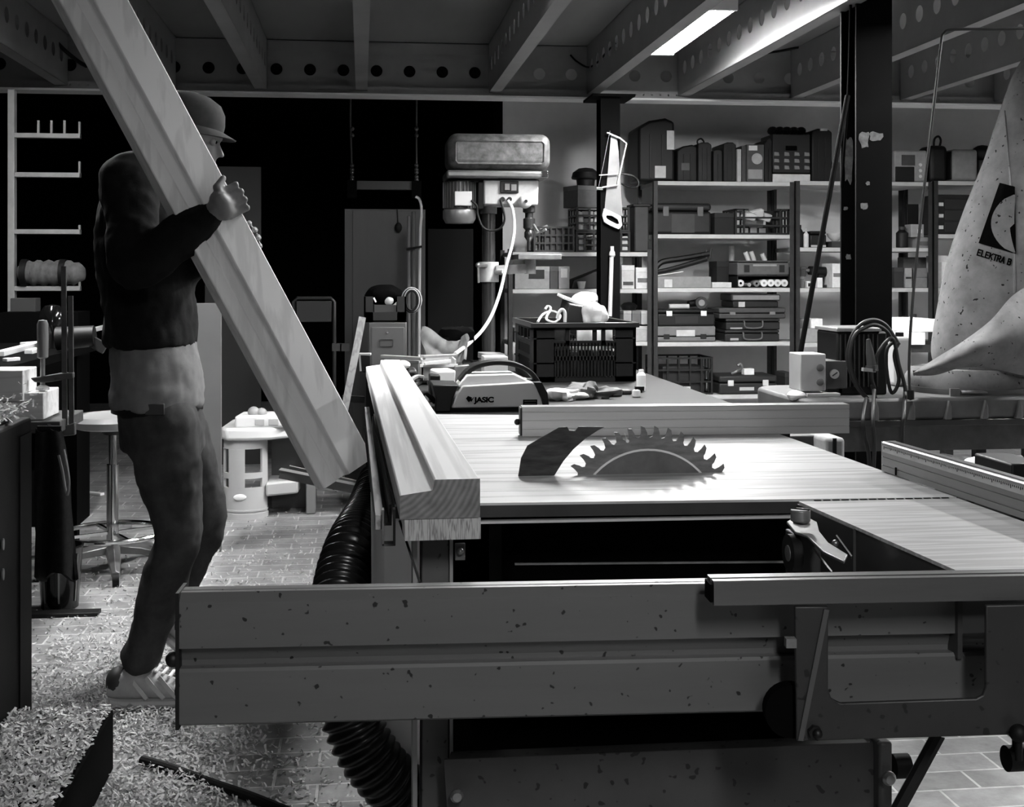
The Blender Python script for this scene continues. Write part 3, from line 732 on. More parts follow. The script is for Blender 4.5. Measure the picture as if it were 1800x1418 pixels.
t = thing('domed_pan', 'dark domed pan upside down on the tilted carton', 'pan', ((s[0] + s[1]) / 2, s[4] + .09, zz), G)
MB().lathe([(.06, 0.002), (.065, .05), (.095, .055), (.1, .065), (.09, .1), (.05, .128), (0.001, .135)], ((s[0] + s[1]) / 2, s[4] + .12, zz), 24).build('pan_dome', shade(45), t)
s = spot('L', 0, 1110, 1146, 362, .02)
t = thing('waste_bin', 'grey bin standing at the end of the bay, beside the upright', 'bin', ((s[0] + s[1]) / 2, s[4] + .1, s[2]), G)
MB().box(s[0] + .02, s[1] - .02, s[4], s[4] + .2, s[2], s[3]).build('bin_body', shade(58), t, bevel=.01)
MB().box(s[0] + .01, s[1] - .01, s[4] - .006, s[4] + .206, s[3] - .004, s[3] + .015).build('bin_rim', shade(24), t, bevel=.004)
Y = 7.36 - .012
# dividers box etc.
s = spot('L', 1, 905, 966, 468, .02); carton(s, 'pale divided parts box with a dark window', .24, 140, (.4, .85, .45, .85, 20), 'parts_box')
carton(spot('L', 1, 967, 981, 468, .02), 'narrow dark parts box between two pale ones', .24, 70, name='parts_box')
carton(spot('L', 1, 982, 1001, 468, .02), 'pale parts box with a white flap by the sloping folder', .24, 150, (.2, .8, .5, .9, 215), 'parts_box')
s = spot('L', 1, 1003, 1055, 492, .06)
tag(MB().prism([(s[0], s[2]), (s[1] + .05, s[2]), (s[1] + .05, s[2] + .15), (s[0] + .02, s[2] + .06)], 'y', s[4], s[4] + .22).build('sloping_folder', shade(24), bevel=.006), 'dark sloping box file behind the slim column', 'file', G)
s = spot('L', 1, 1013, 1032, 490, .01)
t = thing('paper_cup', 'small pale cup in front of the sloping file', 'cup', ((s[0] + s[1]) / 2, s[4] + .03, s[2]), G)
MB().lathe([(.022, 0), (.031, .05), (.029, .05), (.02, .004), (0.001, .004)], ((s[0] + s[1]) / 2, s[4] + .012, s[2]), 16).build('cup_body', shade(165), t)
carton(spot('L', 1, 1093, 1115, 466, .02), 'white two storey carton just past the slim column', .2, 190, (.1, .9, .15, .3, 70))
carton(spot('L', 1, 1118, 1146, 470, .02), 'white patterned carton at the bay upright', .2, 205, (.1, .9, .3, .5, 110))
zt = LV['L'][2]
for k, (a, b, h, v) in enumerate(((905, 925, 576, 120), (926, 950, 576, 75), (951, 985, 576, 110), (986, 1008, 576, 90))):
    carton(spot('L', 2, a, b, 576, .02), ['pale carton on the shelf just above the big crate, by the drill post', 'dark carton second from the drill post, above the big crate', 'grey carton third from the drill post, above the big crate', 'dim carton fourth from the drill post, above the big crate'][k], .2, v)
for k, (a, b, v, pv) in enumerate(((1096, 1110, 150, 1), (1111, 1126, 95, 1), (1127, 1146, 165, 1), (1118, 1144, 170, 0))):
    z = LV['L'][2]
    s = spot('L', 2, a, b, 573, .02) if k == 3 else spot('L', 2, a, b, 546, .03, base=SZ(1120, 574))
    if k != 3: s = (s[0], s[1], z + .115, s[3], s[4])
    carton(s, ['pale carton on the stacked row past the crate corner', 'grey carton in the middle of the stacked row past the crate corner', 'pale carton at the upright on the stacked row', 'pale wide carton supporting the stacked row by the crate corner'][k] , .2, v)
s = spot('L', 2, 1094, 1117, 573, .03); carton(s, 'dim carton under the stacked row by the crate corner', .2, 60)
s = spot('L', 2, 1096, 1118, 530, .1, base=SZ(1120, 547))
tag(MB().lathe([(.045, 0), (.06, .03), (.035, .05), (.001, .055)], ((s[0] + s[1]) / 2, s[4] + .03, s[2] + .003), 16).build('machine_part', black), 'black domed machine part on the stacked cartons', 'machine part', G)
carton(spot('L', 3, 1098, 1140, 668, .05), 'dim carton low on the bay behind the white bottles', .2, 50)
# bay behind the thick column
bottle(spot('R', 1, 1403, 1413, 395, .03), 'black slim bottle at the bay upright', 14, 30)
bottle(spot('R', 1, 1414, 1423, 402, .02), 'white sealant tube next to the black slim bottle', 205, 180, 'sealant_tube', 'tube', .3)
toolcase(spot('R', 1, 1424, 1453, 406, .04), 'black small case with a pale base line', .2, 12, None, None, (.05, .95, .02, .14, 170), .8)
s = spot('R', 1, 1462, 1482, 424, .02); carton(s, 'dark lettered carton under the pale bowl', .18, 50)
o = MB().lathe([(.02, 0), (.05, .03), (.058, .055), (.054, .055), (.045, .028), (.001, .006)], ((s[0] + s[1]) / 2 + .01, s[4] + .07, s[3] + .001), 20).build('bowl', shade(185)); tag(o, 'pale bowl on the dark lettered carton', 'bowl', G)
carton(spot('R', 2, 1401, 1414, 486, .02), 'grey carton at the upright, under the bottle shelf', .18, 95)
carton(spot('R', 2, 1401, 1417, 469, .03, base=spot('R', 2, 1401, 1414, 486)[3]), 'dim carton stacked at the upright, under the bottle shelf', .18, 55)
carton(spot('R', 2, 1418, 1430, 494, .02), 'white open carton with a dark mouth', .15, 210, (.2, .8, .2, .7, 20), lidded=False)
carton(spot('R', 2, 1437, 1446, 488, .02), 'small white carton standing by the leaning black rod', .12, 225, lidded=False)
s = spot('R', 2, 1419, 1462, 463, .12)
t = thing('drill_machine', 'dark cordless drill heap behind the white open carton', 'power tool', (s[0], s[4], s[2]), G)
MB().cyl((s[0] + .02, s[4] + .02, s[2] + .12), (s[0] + .15, s[4] + .03, s[2] + .11), .03, .035).build('drill_body', black, t)
MB().obox((s[0] + .1, s[4] + .03, s[2] + .05), (.04, .05, .1), (0, .2, 0)).build('drill_grip', black, t, bevel=.006)
MB().cyl((s[0] + .02, s[4] + .02, s[2] + .12), (s[0] - .03, s[4] + .02, s[2] + .122), .013, .009).build('chuck', tin, t)
MB().box(s[0] + .06, s[0] + .14, s[4] - .01, s[4] + .07, s[2], s[2] + .02).build('battery', dark, t, bevel=.004)
carton(spot('R', 2, 1463, 1482, 463, .02), 'tall white carton against the thick column', .2, 220, (.1, .9, .45, .6, 120), lidded=False)
s = spot('R', 3, 1405, 1470, 577, .02); carton(s, 'long pale carton with two fronts, beside the switch box', .2, 150, (.5, .95, .2, .8, 130), lidded=False)
carton(spot('R', 3, 1426, 1446, 560, .03, base=s[3]), 'bright white carton on the long pale carton', .12, 240, lidded=False)
carton(spot('R', 3, 1403, 1424, 560, .06, base=s[3]), 'small patterned tin on the long pale carton', .1, 110)
# right of the thick column
s = spot('R', 0, 1572, 1630, 264, .02)
t = thing('appliance_box', 'white appliance box with a dark panel and round dials', 'appliance', ((s[0] + s[1]) / 2, s[4] + .1, s[2]), G)
x0, x1, z0, z1, y = s; W, H = x1 - x0, z1 - z0
MB().box(x0, x1, y, y + .22, z0, z1).build('appliance_body', shade(150), t, bevel=.012)
MB().box(x0 + W * .02, x0 + W * .6, y - .008, y + .002, z0 + .002, z0 + H * .48).build('lower_panel', shade(14), t, bevel=.008)
MB().box(x0 + W * .22, x0 + W * .62, y - .005, y + .002, z0 + H * .52, z0 + H * .85).build('screen', shade(70), t)
for k in range(3): MB().cyl((x0 + W * .78, y + .002, z0 + H * (.18 + .18 * k)), (x0 + W * .78, y - .008, z0 + H * (.18 + .18 * k)), .012, n=14).build('dial', shade(215), t)
s = spot('R', 0, 1634, 1667, 255, .06)
t = thing('jerrycan', 'black jug with a loop handle on its shoulder', 'jug', ((s[0] + s[1]) / 2, s[4] + .1, s[2]), G)
MB().box(s[0], s[1], s[4], s[4] + .2, s[2], s[3]).build('jug_body', shade(12), t, bevel=.035, seg=4)
c = Vector(((s[0] + s[1]) / 2 + .03, s[4] + .08, s[3]))
MB().tube(spl([c + Vector((-.03, 0, -.01)), c + Vector((-.025, 0, .05)), c + Vector((.005, 0, .07)), c + Vector((.022, 0, .04)), c + Vector((.01, 0, -.01))], 5), .008, 8).build('loop_handle', black, t)
s = spot('Q', 0, 1674, 1719, 262, .02)
t = thing('canister', 'white canister beside the black jug', 'canister', ((s[0] + s[1]) / 2, s[4] + .1, s[2]), G)
MB().box(s[0], s[1], s[4], s[4] + .2, s[2], s[3]).build('canister_body', shade(125), t, bevel=.022, seg=3)
MB().box(s[0] - .006, s[1] - .14, s[4] + .01, s[4] + .19, s[2] + .01, s[3] - .01).build('canister_back', shade(20), t, bevel=.015)
s = spot('Q', 0, 1716, 1752, 236, .1)
t = thing('cordless_light', 'black lump of a work light tucked beside the white canister', 'work light', ((s[0] + s[1]) / 2, s[4] + .1, s[2]), G)
MB().box(s[0] + .02, s[1] - .02, s[4], s[4] + .12, s[2], s[2] + .16).build('light_base', shade(60), t, bevel=.01)
MB().ball(((s[0] + s[1]) / 2, s[4] + .06, s[2] + .21), (.08, .06, .06), 14).build('light_head', black, t)
s = spot('R', 1, 1580, 1600, 398, .04); bottle(s, 'dark bottle behind the sagging wire hoop', 26, 60, neck=.5)
s = spot('R', 1, 1613, 1637, 417, .02); carton(s, 'pale carton with print, low on the shelf behind the wire hoop', .16, 140, (.1, .9, .2, .6, 95), lidded=False)
carton(spot('R', 1, 1601, 1624, 394, .05, base=s[3]), 'pale carton with a round mark stacked behind the wire hoop', .1, 150, (.5, .85, .3, .6, 220), lidded=False)
tag(MB().box(SX(1617), SX(1637), SY0 + .2, SY0 + .215, LV['R'][1] + .0015, SZ(1627, 356)).build('dark_sheet', shade(18)), 'dark sheet standing upright at the back behind the wire hoop', 'sheet', G)
carton(spot('R', 2, 1572, 1588, 470, .03), 'dim carton tucked against the back of the thick column', .2, 40)
carton(spot('R', 2, 1591, 1603, 471, .02), 'pale slim carton stack by the wire hoop', .15, 145, (.1, .9, .45, .55, 40), lidded=False)
s = spot('R', 2, 1606, 1630, 488, .02); carton(s, 'pale low carton by the bay upright', .15, 120, lidded=False)
carton(spot('R', 2, 1606, 1630, 471, .02, base=s[3]), 'pale carton stacked on the low one by the bay upright', .15, 115, lidded=False)
carton(spot('R', 2, 1588, 1634, 452, .2), 'wide grey carton at the back of the shelf by the wire hoop', .1, 80, lidded=False)
s = spot('Q', 2, 1646, 1672, 449, .02); carton(s, 'white box with a picture of a bulb', .16, 190, (.35, .65, .2, .8, 215), name='bulb_box')
s = spot('Q', 1, 1648, 1702, 342, .02)
t = thing('drawer_cabinet', 'dark small parts cabinet with pale clips, behind the dust bag', 'organiser', ((s[0] + s[1]) / 2, s[4] + .1, s[2]), G)
MB().box(s[0], s[1] + .1, s[4], s[4] + .25, s[2], s[3]).build('cabinet_body', shade(24), t, bevel=.004)
for k in range(3):
    z0 = s[2] + .015 + k * .08
    d_ = MB().box(s[0] + .05, s[1] + .09, s[4] - .006, s[4] + .004, z0, z0 + .07).build('drawer', shade(40), t, bevel=.003)
    MB().box(s[0] + .005, s[0] + .04, s[4] - .01, s[4] + .004, z0 + .02, z0 + .045).build('clip', shade(190), t, bevel=.002)
for k, (px, v, h) in enumerate(((1580, 120, 560), (1594, 190, 555), (1608, 40, 552), (1620, 160, 562))):
    s = spot('R', 3, px - 6, px + 6, h, .03); bottle(s, ['grey jar at the thick column, low shelf', 'white jar next to the column jar', 'black spray can behind the wire hoop, low shelf', 'pale jar beside the spray can'][k], v, 60, 'jar', 'jar', .8)
# ================================================================== the table saw
TZ = 0.85
saw = thing('table_saw', 'large table saw with pale board top, raised blade and long sliding rail', 'table saw', (0.55, 2.0, 0))
board = wood('table_board', 184, 0, 0.8, 0.5, 0.24, 8)
alu_rail = mat('anodised_rail', 90, 0.42, 0.3, ns=3, na=0.12, st=(0.4, 5, 5), spots=0.262, spotscale=105)
frame_p = mat('frame_paint', 72, 0.5, 0.1, ns=8, na=0.2, spots=0.27, spotscale=80)
edge_m = mat('bright_edge', 215, 0.35, 0.5)
FL, FR, BR, BL = PZ(694, 886, TZ), PZ(1682, 873.6, TZ), PZ(1284, 732, TZ), PZ(657, 727, TZ)
m = MB()
cuts = [0, .085, .165, .235, .33, .46, .6, .76, .9, 1.0]
for a, b in zip(cuts[:-1], cuts[1:]):
    g = 0.0009
    q = [FL.lerp(BL, a), FR.lerp(BR, a), FR.lerp(BR, b), FL.lerp(BL, b)]
    dy = (q[3] - q[0]).normalized() * g
    m.prism([(q[0] + dy)[:2], (q[1] + dy)[:2], (q[2] - dy)[:2], (q[3] - dy)[:2]], 'z', TZ - 0.0038, TZ)
tt = m.build('table_top', board, saw)
m = MB(); q = 0.0012
m.prism([(p + (FL.lerp(BR, .5) - p).normalized() * q)[:2] for p in (FL, FR, BR, BL)], 'z', TZ - 0.022, TZ - 0.004)
m.build('table_bed', dark, saw)
m = MB(); m.bar(FL + Vector((.01, .004, -.03)), FL.lerp(FR, .735) + Vector((0, .004, -.027)), .012, .004)
m.build('bed_lip', edge_m, saw)
# wing
A, B, Cc, D, E = PZ(1404, 880.5, TZ), PZ(1684, 875, TZ), PZ(1930, 962, TZ), PZ(1930, 999, TZ), PZ(1682, 1002, TZ)
MB().prism([p[:2] for p in (A, B, Cc, D, E)], 'z', TZ - 0.005, TZ - 0.0005).build('extension_wing', wood('wing_board', 188, 0, 1.2, 0.5, 0.2, 10), saw)
m = MB()
dn = Vector((0, 0, -0.09))
mid_ = A.lerp(E, .42)
for p, r_, k in ((A, mid_, .004), (mid_, E, 0.0)):
    m.bar(p + dn * .6 + Vector((.004 - k, .0, -.0005)), r_ + dn * .6 + Vector((.004 - k, 0, -.0005)), .006, .1)
m.build('wing_skirt', mat('wing_skirt', 70, 0.35, 0.3, ns=4, na=0.3), saw)
m = MB()
for k in range(15):
    c = A.lerp(B, .12 + .86 * k / 15)
    m.obox(c + Vector((0, .002, .0003)), (.011, .004, .0012))
m.build('gap_comb', jet, saw)
# blade
bc = PD(1138, 832, 2.1875); SLY = bc.y; RB = .1705; BCZ = TZ + .0835 - RB
bladem = mat('blade_steel', 120, 0.4, 0.35, ns=9, na=0.35, st=(3, 1, 12))
N = 44; pts = []
for k in range(N):
    t0 = 2 * PI * k / N; st_ = 2 * PI / N
    for f, r_ in ((0.0, .1535), (.18, .150), (.42, .1525), (.50, .160), (.52, RB), (.80, RB - .003), (.97, RB - .012)):
        t = -(t0 + f * st_)          # cutting edges face the operator's side
        pts.append((bc.x + r_ * math.cos(t), BCZ + r_ * math.sin(t)))
n = len(pts)
m = MB(); hb = .0015
rin = .05
inn = [(bc.x + rin * math.cos(-(2 * PI * i / n)), BCZ + rin * math.sin(-(2 * PI * i / n))) for i in range(n)]
vs = [(x, SLY - hb, z) for x, z in pts] + [(x, SLY - hb, z) for x, z in inn] + [(x, SLY + hb, z) for x, z in pts] + [(x, SLY + hb, z) for x, z in inn]
fs = []
for i in range(n):
    j = (i + 1) % n
    fs += [(i, j, n + j, n + i), (2 * n + i, 3 * n + i, 3 * n + j, 2 * n + j), (i, 2 * n + i, 2 * n + j, j), (n + i, n + j, 3 * n + j, 3 * n + i)]
m.add(vs, fs)
bl = m.build('saw_blade', bladem, saw, sharp=25)
def rings(r0, r1, y0, y1, n=64):
    return MB().loft([[Vector((bc.x + r_ * math.cos(2 * PI * k / n), SLY + y_, BCZ + r_ * math.sin(2 * PI * k / n))) for k in range(n)] for r_, y_ in ((r0, y0), (r1, y0), (r1, y1), (r0, y1))], caps=False, closed=True)
rings(.127, .1305, -.0022, .0022).build('blade_ring', mat('polished_ring', 245, 0.25, 0.4), bl)
rings(.03, .1268, -.0021, .0021).build('blade_disc', mat('blade_disc', 100, 0.5, 0.15, ns=14, na=0.3), bl)
MB().cyl((bc.x, SLY - .012, BCZ), (bc.x, SLY + .012, BCZ), .03, n=24).build('arbor_flange', steel, saw)
m = MB()
for px, py in ((1103, 775),):
    m.cyl(P(px, py, SLY - .002), P(px, py, SLY + .002), .003, n=10); m.bar(P(px, py, SLY - .0018), P(px - 5, py - 14, SLY - .0018), .0008, .0012, up=(0, 1, 0))
m.build('expansion_slot', edge_m, bl)
rk = [(909, 834), (915.8, 805), (927, 783), (982, 751), (997, 750), (1000, 756), (1011, 757), (1017, 749.5), (1063, 750)]
for k in range(7):
    t = math.radians(118 + k * 8.4); rk.append((None, t))
pk = []
for px, py in rk:
    if px is None: pk.append((bc.x + .186 * math.cos(py), max(TZ - .01, BCZ + .186 * math.sin(py))))
    else: q = P(px, py, SLY); pk.append((q.x, q.z))
pk[0] = (pk[0][0], TZ - .012)
MB().prism(pk, 'y', SLY - .0015, SLY + .0015).build('riving_knife', mat('knife_steel', 62, 0.5, 0.6, ns=18, na=0.55, st=(1, 1, 5)), saw)
# front sliding rail
ZR = PD(315, 1045, 1.42).z
L0 = PZ(315, 1045, ZR); L1 = PZ(1250, 1029, ZR); dr = (L1 - L0).normalized(); nb = Vector((-dr.y, dr.x, 0))
if nb.y < 0: nb = -nb
LEN = 1.32
prof = [(.0, -.010), (.010, 0), (.018, 0), (.019, -.0015), (.021, -.0015), (.022, 0), (.036, 0), (.045, -.004), (.045, -.15), (.004, -.15), (0, -.147), (0, -.0885), (.003, -.085), (.016, -.085), (.016, -.079), (.011, -.0635), (0, -.0615)]
def extrude(prof, o, d, L, nrm, mb=None):
    mb = mb or MB(); n = len(prof)
    vs = [o + nrm * a + Vector((0, 0, b)) for a, b in prof] + [o + d * L + nrm * a + Vector((0, 0, b)) for a, b in prof]
    mb.add(vs, [tuple(range(n)), tuple(reversed(range(n, 2 * n)))] + [(i, (i + 1) % n, n + (i + 1) % n, n + i) for i in range(n)])
    return mb
extrude(prof, L0, dr, LEN, nb).build('sliding_rail', alu_rail, saw, sharp=12)
m = MB(); o = L0 - dr * .004
extrude([(-.002, .002), (.047, .002), (.047, -.153), (-.002, -.153)], o, dr, .004, nb, m)
for z in (-.04, -.115): m.cyl(o + nb * .02 + Vector((0, 0, z)), o + nb * .02 + Vector((0, 0, z)) - dr * .004, .006, n=10)
m.build('rail_end_cap', black, saw)
m = MB().ball(o + nb * .006 - dr * .004 + Vector((0, 0, -.075)), .009, 10); m.build('end_knob', black, saw)
# crosscut rail in front
ZC = 0.856
c0 = PZ(1255, 1022, ZC); c1 = PZ(1800, 1012.5, ZC); dc = (c1 - c0).normalized(); ncn = Vector((-dc.y, dc.x, 0)); ncn = ncn if ncn.y > 0 else -ncn
prof = [(0, -.002), (.002, 0), (.012, 0), (.012, -.004), (.018, -.004), (.018, 0), (.034, 0), (.034, -.027), (.024, -.027), (.024, -.02), (.012, -.02), (.012, -.027), (0, -.027)]
extrude(prof, c0, dc, .85, ncn).build('crosscut_rail', mat('dark_anodised', 84, 0.4, 0.35, ns=5, na=0.15, st=(.4, 5, 5)), saw, sharp=12)
m = MB(); extrude([(.003, -.004), (.031, -.004), (.031, -.024), (.003, -.024)], c0 - dc * .0035, dc, .003, ncn, m); m.build('rail_mouth', jet, saw)
# swing bracket
DB = 1.405
def PB(px, py): return PD(px, py, DB)
out = [(1400, 1303), (1397, 1066), (1456, 1066), (1456, 1212), (1462, 1228), (1478, 1236), (1716, 1228), (1728, 1222), (1733, 1208), (1733, 1064), (1900, 1060), (1900, 1285), (1790, 1291)]
m = MB(); vs = [PB(*p) for p in out]; fwd = Vector((sT, cT, 0)); n = len(vs)
m.add(vs + [p + fwd * .006 for p in vs], [tuple(range(n)), tuple(reversed(range(n, 2 * n)))] + [(i, (i + 1) % n, n + (i + 1) % n, n + i) for i in range(n)])
m.build('swing_bracket', mat('bracket_paint', 34, 0.5, 0.1, ns=9, na=0.3, spots=0.29, spotscale=80), saw, bevel=.0015)
m = MB()
m.bar(PB(1452, 1070) - fwd * .001, PB(1406, 1300) - fwd * .001, .006, .004, up=(0, -1, 0))
for q in ((1464, 1232), (1600, 1236), (1725, 1229)): pass
m.build('bracket_fold', mat('fold_paint', 66, 0.45), saw)
m = MB(); m.cyl(PB(1431, 1285) - fwd * .008, PB(1431, 1285), .008, n=6); m.ball(PB(1434, 1285) - fwd * .008, .006, 10); m.build('bracket_bolt', black, saw)
MB().bar(PB(1380, 1128) - fwd * .001, PB(1398, 1128) - fwd * .001, .012, .010).build('bracket_stop', steel, saw)
MB().cyl(PB(1396, 1258) + fwd * .012, PB(1396, 1258) + fwd * .03, .030, n=28).build('guide_roller', jet, saw)
m = MB(); c = PB(1781, 1280) - fwd * .015; m.ball(c, .0102, 16); m.cyl(c, c + Vector((0, 0, -.03)), .004); m.build('clamp_knob', rubber, saw)
m = MB(); c = PD(1785, 1332, 1.5); m.cyl(c - Vector((.012, 0, 0)), c + Vector((.012, 0, 0)), .0152, n=20); m.cyl(c, c + Vector((-.0, 0, .03)), .004); m.build('support_wheel', rubber, saw)
m = MB(); c = PD(1580, 1346, 1.62); m.cyl(c - Vector((.008, 0, 0)), c + Vector((.013, 0, 0)), .0155, n=20); m.build('support_wheel', rubber, saw)
m = MB(); m.tube([PD(1650, 1290, 1.5), PD(1575, 1428, 1.5), PD(1545, 1490, 1.5)], .0085, 8); m.build('support_strut', black, saw)
# frame below
def PF(px, py, d=1.72): return PD(px, py, d)
def leg(name, px0, px1, z0, z1, d, dep, mm):
    a, b = PD(px0, 1000, d), PD(px1, 1000, d)
    mb = MB(); w_ = (b - a).length / 2; c = (a + b) / 2
    return mb, a, b
a, b = PF(741, 1000), PF(790, 1000)
MB().box(a.x, b.x, a.y, a.y + .06, .0, .847).build('frame_leg', frame_p, saw, bevel=.002)
m = MB(); m.box(b.x + .0005, b.x + .005, a.y - .004, a.y + .06, .0, .846); m.box(a.x - .012, a.x - .006, a.y - .002, a.y + .05, .0, .846); m.build('leg_flange', mat('leg_flange', 140, .45, .3), saw)
a2, b2 = PD(1546, 1300, 1.60), PD(1571, 1300, 1.60)
MB().box(a2.x, b2.x, a2.y, a2.y + .05, 0, PD(1560, 1305, 1.6).z).build('frame_leg', frame_p, saw, bevel=.004)
p0, p1 = PD(792, 1334, 1.66), PD(1546, 1304, 1.62)
m = MB()
m.bar(p0 - Vector((0, 0, .13)), p1 - Vector((0, 0, .13)), .004, .26)
m.bar(p0 + Vector((0, .012, -.001)), p1 + Vector((0, .012, -.001)), .026, .003)
m.build('front_panel', mat('panel_paint', 58, 0.5, 0.1, ns=8, na=0.2, spots=0.29, spotscale=80), saw)
for px, py, d in ((803, 1398, 1.64), (1562, 1367, 1.59)):
    c = PD(px, py, d); MB().lathe([(.009, 0), (.009, -.003), (.006, -.007), (.001, -.008)], c, 14, axis='y').build('panel_bolt', steel, saw)
# legs at the back, black panels added to darken under the table, blade housing
m = MB(); x0 = BL.x + .05; x1 = FR.x - .06
for xx in (x0, x1): m.box(xx - .02, xx + .02, 2.86, 2.9, 0, .83)
m.build('rear_leg', black, saw)
MB().box(x0, x1, 2.83, 2.855, .12, .832).build('back_panel', jet, saw)
MB().box(x1 - .012, x1, 2.02, 2.84, .12, .832).build('side_panel', jet, saw)
MB().box(bc.x - .26, bc.x + .26, SLY - .05, SLY + .2, .5, .823).build('blade_housing', jet, saw, bevel=.02)
MB().box(b.x + .03, x1, 1.94, 2.82, .28, .3).build('lower_tray', jet, saw)
MB().bar(PD(905, 991, 2.0), PD(1385, 987, 2.0), .004, .003).build('inner_rod', tin, saw)
m = MB(); a3 = PD(800, 955, 1.70); b3 = PD(818, 985, 1.70); m.box(a3.x, b3.x, a3.y, a3.y + .004, b3.z, a3.z); t_ = m.build('bolt_tab', mid, saw, bevel=.001)
MB().ball(PD(809, 969, 1.695), .005, 10).build('tab_bolt', steel, t_)
MB().bar(PD(703, 916, 1.70), PD(738, 1024, 1.66), .003, .009, up=(0, -1, 0)).build('side_strut', black, saw)
pa, pb = PD(652, 925, 2.2), PD(735, 925, 2.05)
MB().box(pa.x, pb.x + .01, 2.02, 2.32, .16, TZ - .03).build('chip_chute', mat('chute_grey', 248, .5, ns=3, na=.08), saw, bevel=.02)
# left edge: wooden strip, dark channel, hanging bracket
MB().bar(PD(645, 722, 3.1), PD(667, 918, 1.76), .011, .02).build('edge_strip', wood('edge_strip', 150, 1, 1, .7, .4, 12), saw)
m = MB(); p, q = PD(655, 742, 3.0), PD(686, 905, 1.80); m.bar(p, q, .004, .03); m.bar(p + Vector((-.012, 0, -.013)), q + Vector((-.012, 0, -.013)), .02, .004); m.build('edge_channel', dark, saw)
m = MB(); q = PD(683, 930, 1.76)
for dx in (-.008, .008): m.obox(q + Vector((dx, 0, .004)), (.003, .02, .05))
m.obox(q + Vector((0, 0, -.02)), (.018, .02, .003)); m.build('edge_bracket', mid, saw)
# roller arm on the wing corner
arm = mat('cast_steel', 130, 0.4, 0.6, ns=30, na=0.3)
def PA(px, py, d=1.72): return PD(px, py, d)
m = MB(); c = PA(1407, 900); m.cyl(c + Vector((0, 0, -.012)), c + Vector((0, 0, .004)), .0135, n=20); kn = m.build('slotted_knob', arm, saw, bevel=.0015)
MB().obox(c + Vector((0, 0, .0045)), (.026, .003, .0015), (0, 0, -.7)).build('knob_slot', jet, kn)
pts = [PA(1383, 915), PA(1408, 902), PA(1436, 918), PA(1438, 931), PA(1452, 952), PA(1478, 968), PA(1486, 985), PA(1470, 975), PA(1440, 955), PA(1418, 938), PA(1398, 932)]
zz = pts[0].z
m = MB(); pz = [PZ(x, y, zz - .012) for x, y in ((1383, 916), (1408, 902), (1436, 917), (1440, 933), (1456, 953), (1490, 974), (1484, 986), (1446, 968), (1418, 940), (1398, 934))]
m.prism([p[:2] for p in pz], 'z', zz - .016, zz - .012); m.build('roller_arm', arm, saw, bevel=.001)
c = PZ(1408, 917, zz - .011)
m = MB(); m.cyl(c, c + Vector((0, 0, .009)), .008, n=6); m.cyl(c, c + Vector((0, 0, .003)), .012, n=18); m.build('arm_bolt', steel, saw)
c = PA(1389, 972); m = MB(); m.cyl(c - Vector((.003, 0, 0)), c + Vector((.010, 0, 0)), .026, n=26); m.build('roller_wheel', rubber, saw)
MB().cyl(c - Vector((.004, 0, 0)), c + Vector((.012, 0, 0)), .011, n=14).build('roller_hub', tin, saw)
a, b = PA(1395, 940), PA(1445, 940)
MB().box(a.x, b.x, a.y - .002, a.y + .035, PA(1400, 1030).z, PA(1400, 938).z).build('arm_block', dark, saw, bevel=.002)
m = MB(); m.bar(PA(1428, 962, 1.68), PA(1462, 1005, 1.66), .002, .006, up=(0, -1, 0)); m.bar(PA(1470, 943, 1.70), PA(1497, 980, 1.68), .002, .012, up=(0, -1, 0)); m.ball(PA(1468, 955, 1.69), .005, 8); m.build('spring_clip', steel, saw)
# ================================================================== fences
fmat = mat('brushed_fence', 185, 0.28, 0.45, ns=5, na=0.08, st=(.2, 4, 9))
fl, fr = PZ(918, 768, TZ), PZ(1493, 762, TZ)
fence = thing('rip_fence', 'brushed aluminium rip fence lying across the saw table behind the blade', 'saw fence', (fl + fr) / 2)
d_ = (fr - fl).normalized(); nn = Vector((-d_.y, d_.x, 0)); Lf = (fr - fl).length; HF = .064
pr = [(0, .001)]
for z in (.017, .035, .053): pr += [(0, z - .0012), (.002, z - .0006), (.002, z + .0006), (0, z + .0012)]
pr += [(0, HF - .001), (.001, HF), (.042, HF), (.042, .001)]
extrude(pr, fl, d_, Lf, nn).build('fence_profile', fmat, fence, sharp=12)
m = MB(); extrude([(.001, .003), (.041, .003), (.041, HF - .002), (.001, HF - .002)], fl - d_ * .004, d_, .004, nn, m); m.build('fence_end_cap', black, fence)
m = MB(); m.ball(fl - d_ * .008 + Vector((0, .02, .03)), .007, 8); m.build('fence_screw', black, fence)
q0, q1 = PZ(1550, 829, TZ), PZ(1800, 915, TZ)
scale = thing('crosscut_fence', 'grey aluminium fence with a ruler scale along its upper edge', 'saw fence', q0)
d_ = (q1 - q0).normalized(); nn = Vector((-d_.y, d_.x, 0)); nn = nn if nn.x > 0 else -nn
H2 = .0535
pr = [(0, .002), (0, .0115), (.0015, .012), (.0015, .013), (0, .0135), (0, .0265), (.0015, .027), (.0015, .028), (0, .0285), (0, H2 - .002), (.003, H2), (.008, H2), (.008, H2 - .003), (.013, H2 - .003), (.013, H2), (.026, H2), (.028, H2 - .002), (.028, .002)]
extrude(pr, q0, d_, 1.1, nn).build('fence_profile', mat('fence_alu', 128, .35, .5, ns=5, na=.1, st=(1, 1, 6)), scale, sharp=12)
s_ = MB(); extrude([(-.0008, .036), (0.0005, .036), (.0005, .047), (-.0008, .047)], q0 + d_ * .004, d_, 1.09, nn, s_); tape = s_.build('ruler_tape', mat('ruler_tape', 190, .5, ns=30, na=.12), scale)
m = MB()
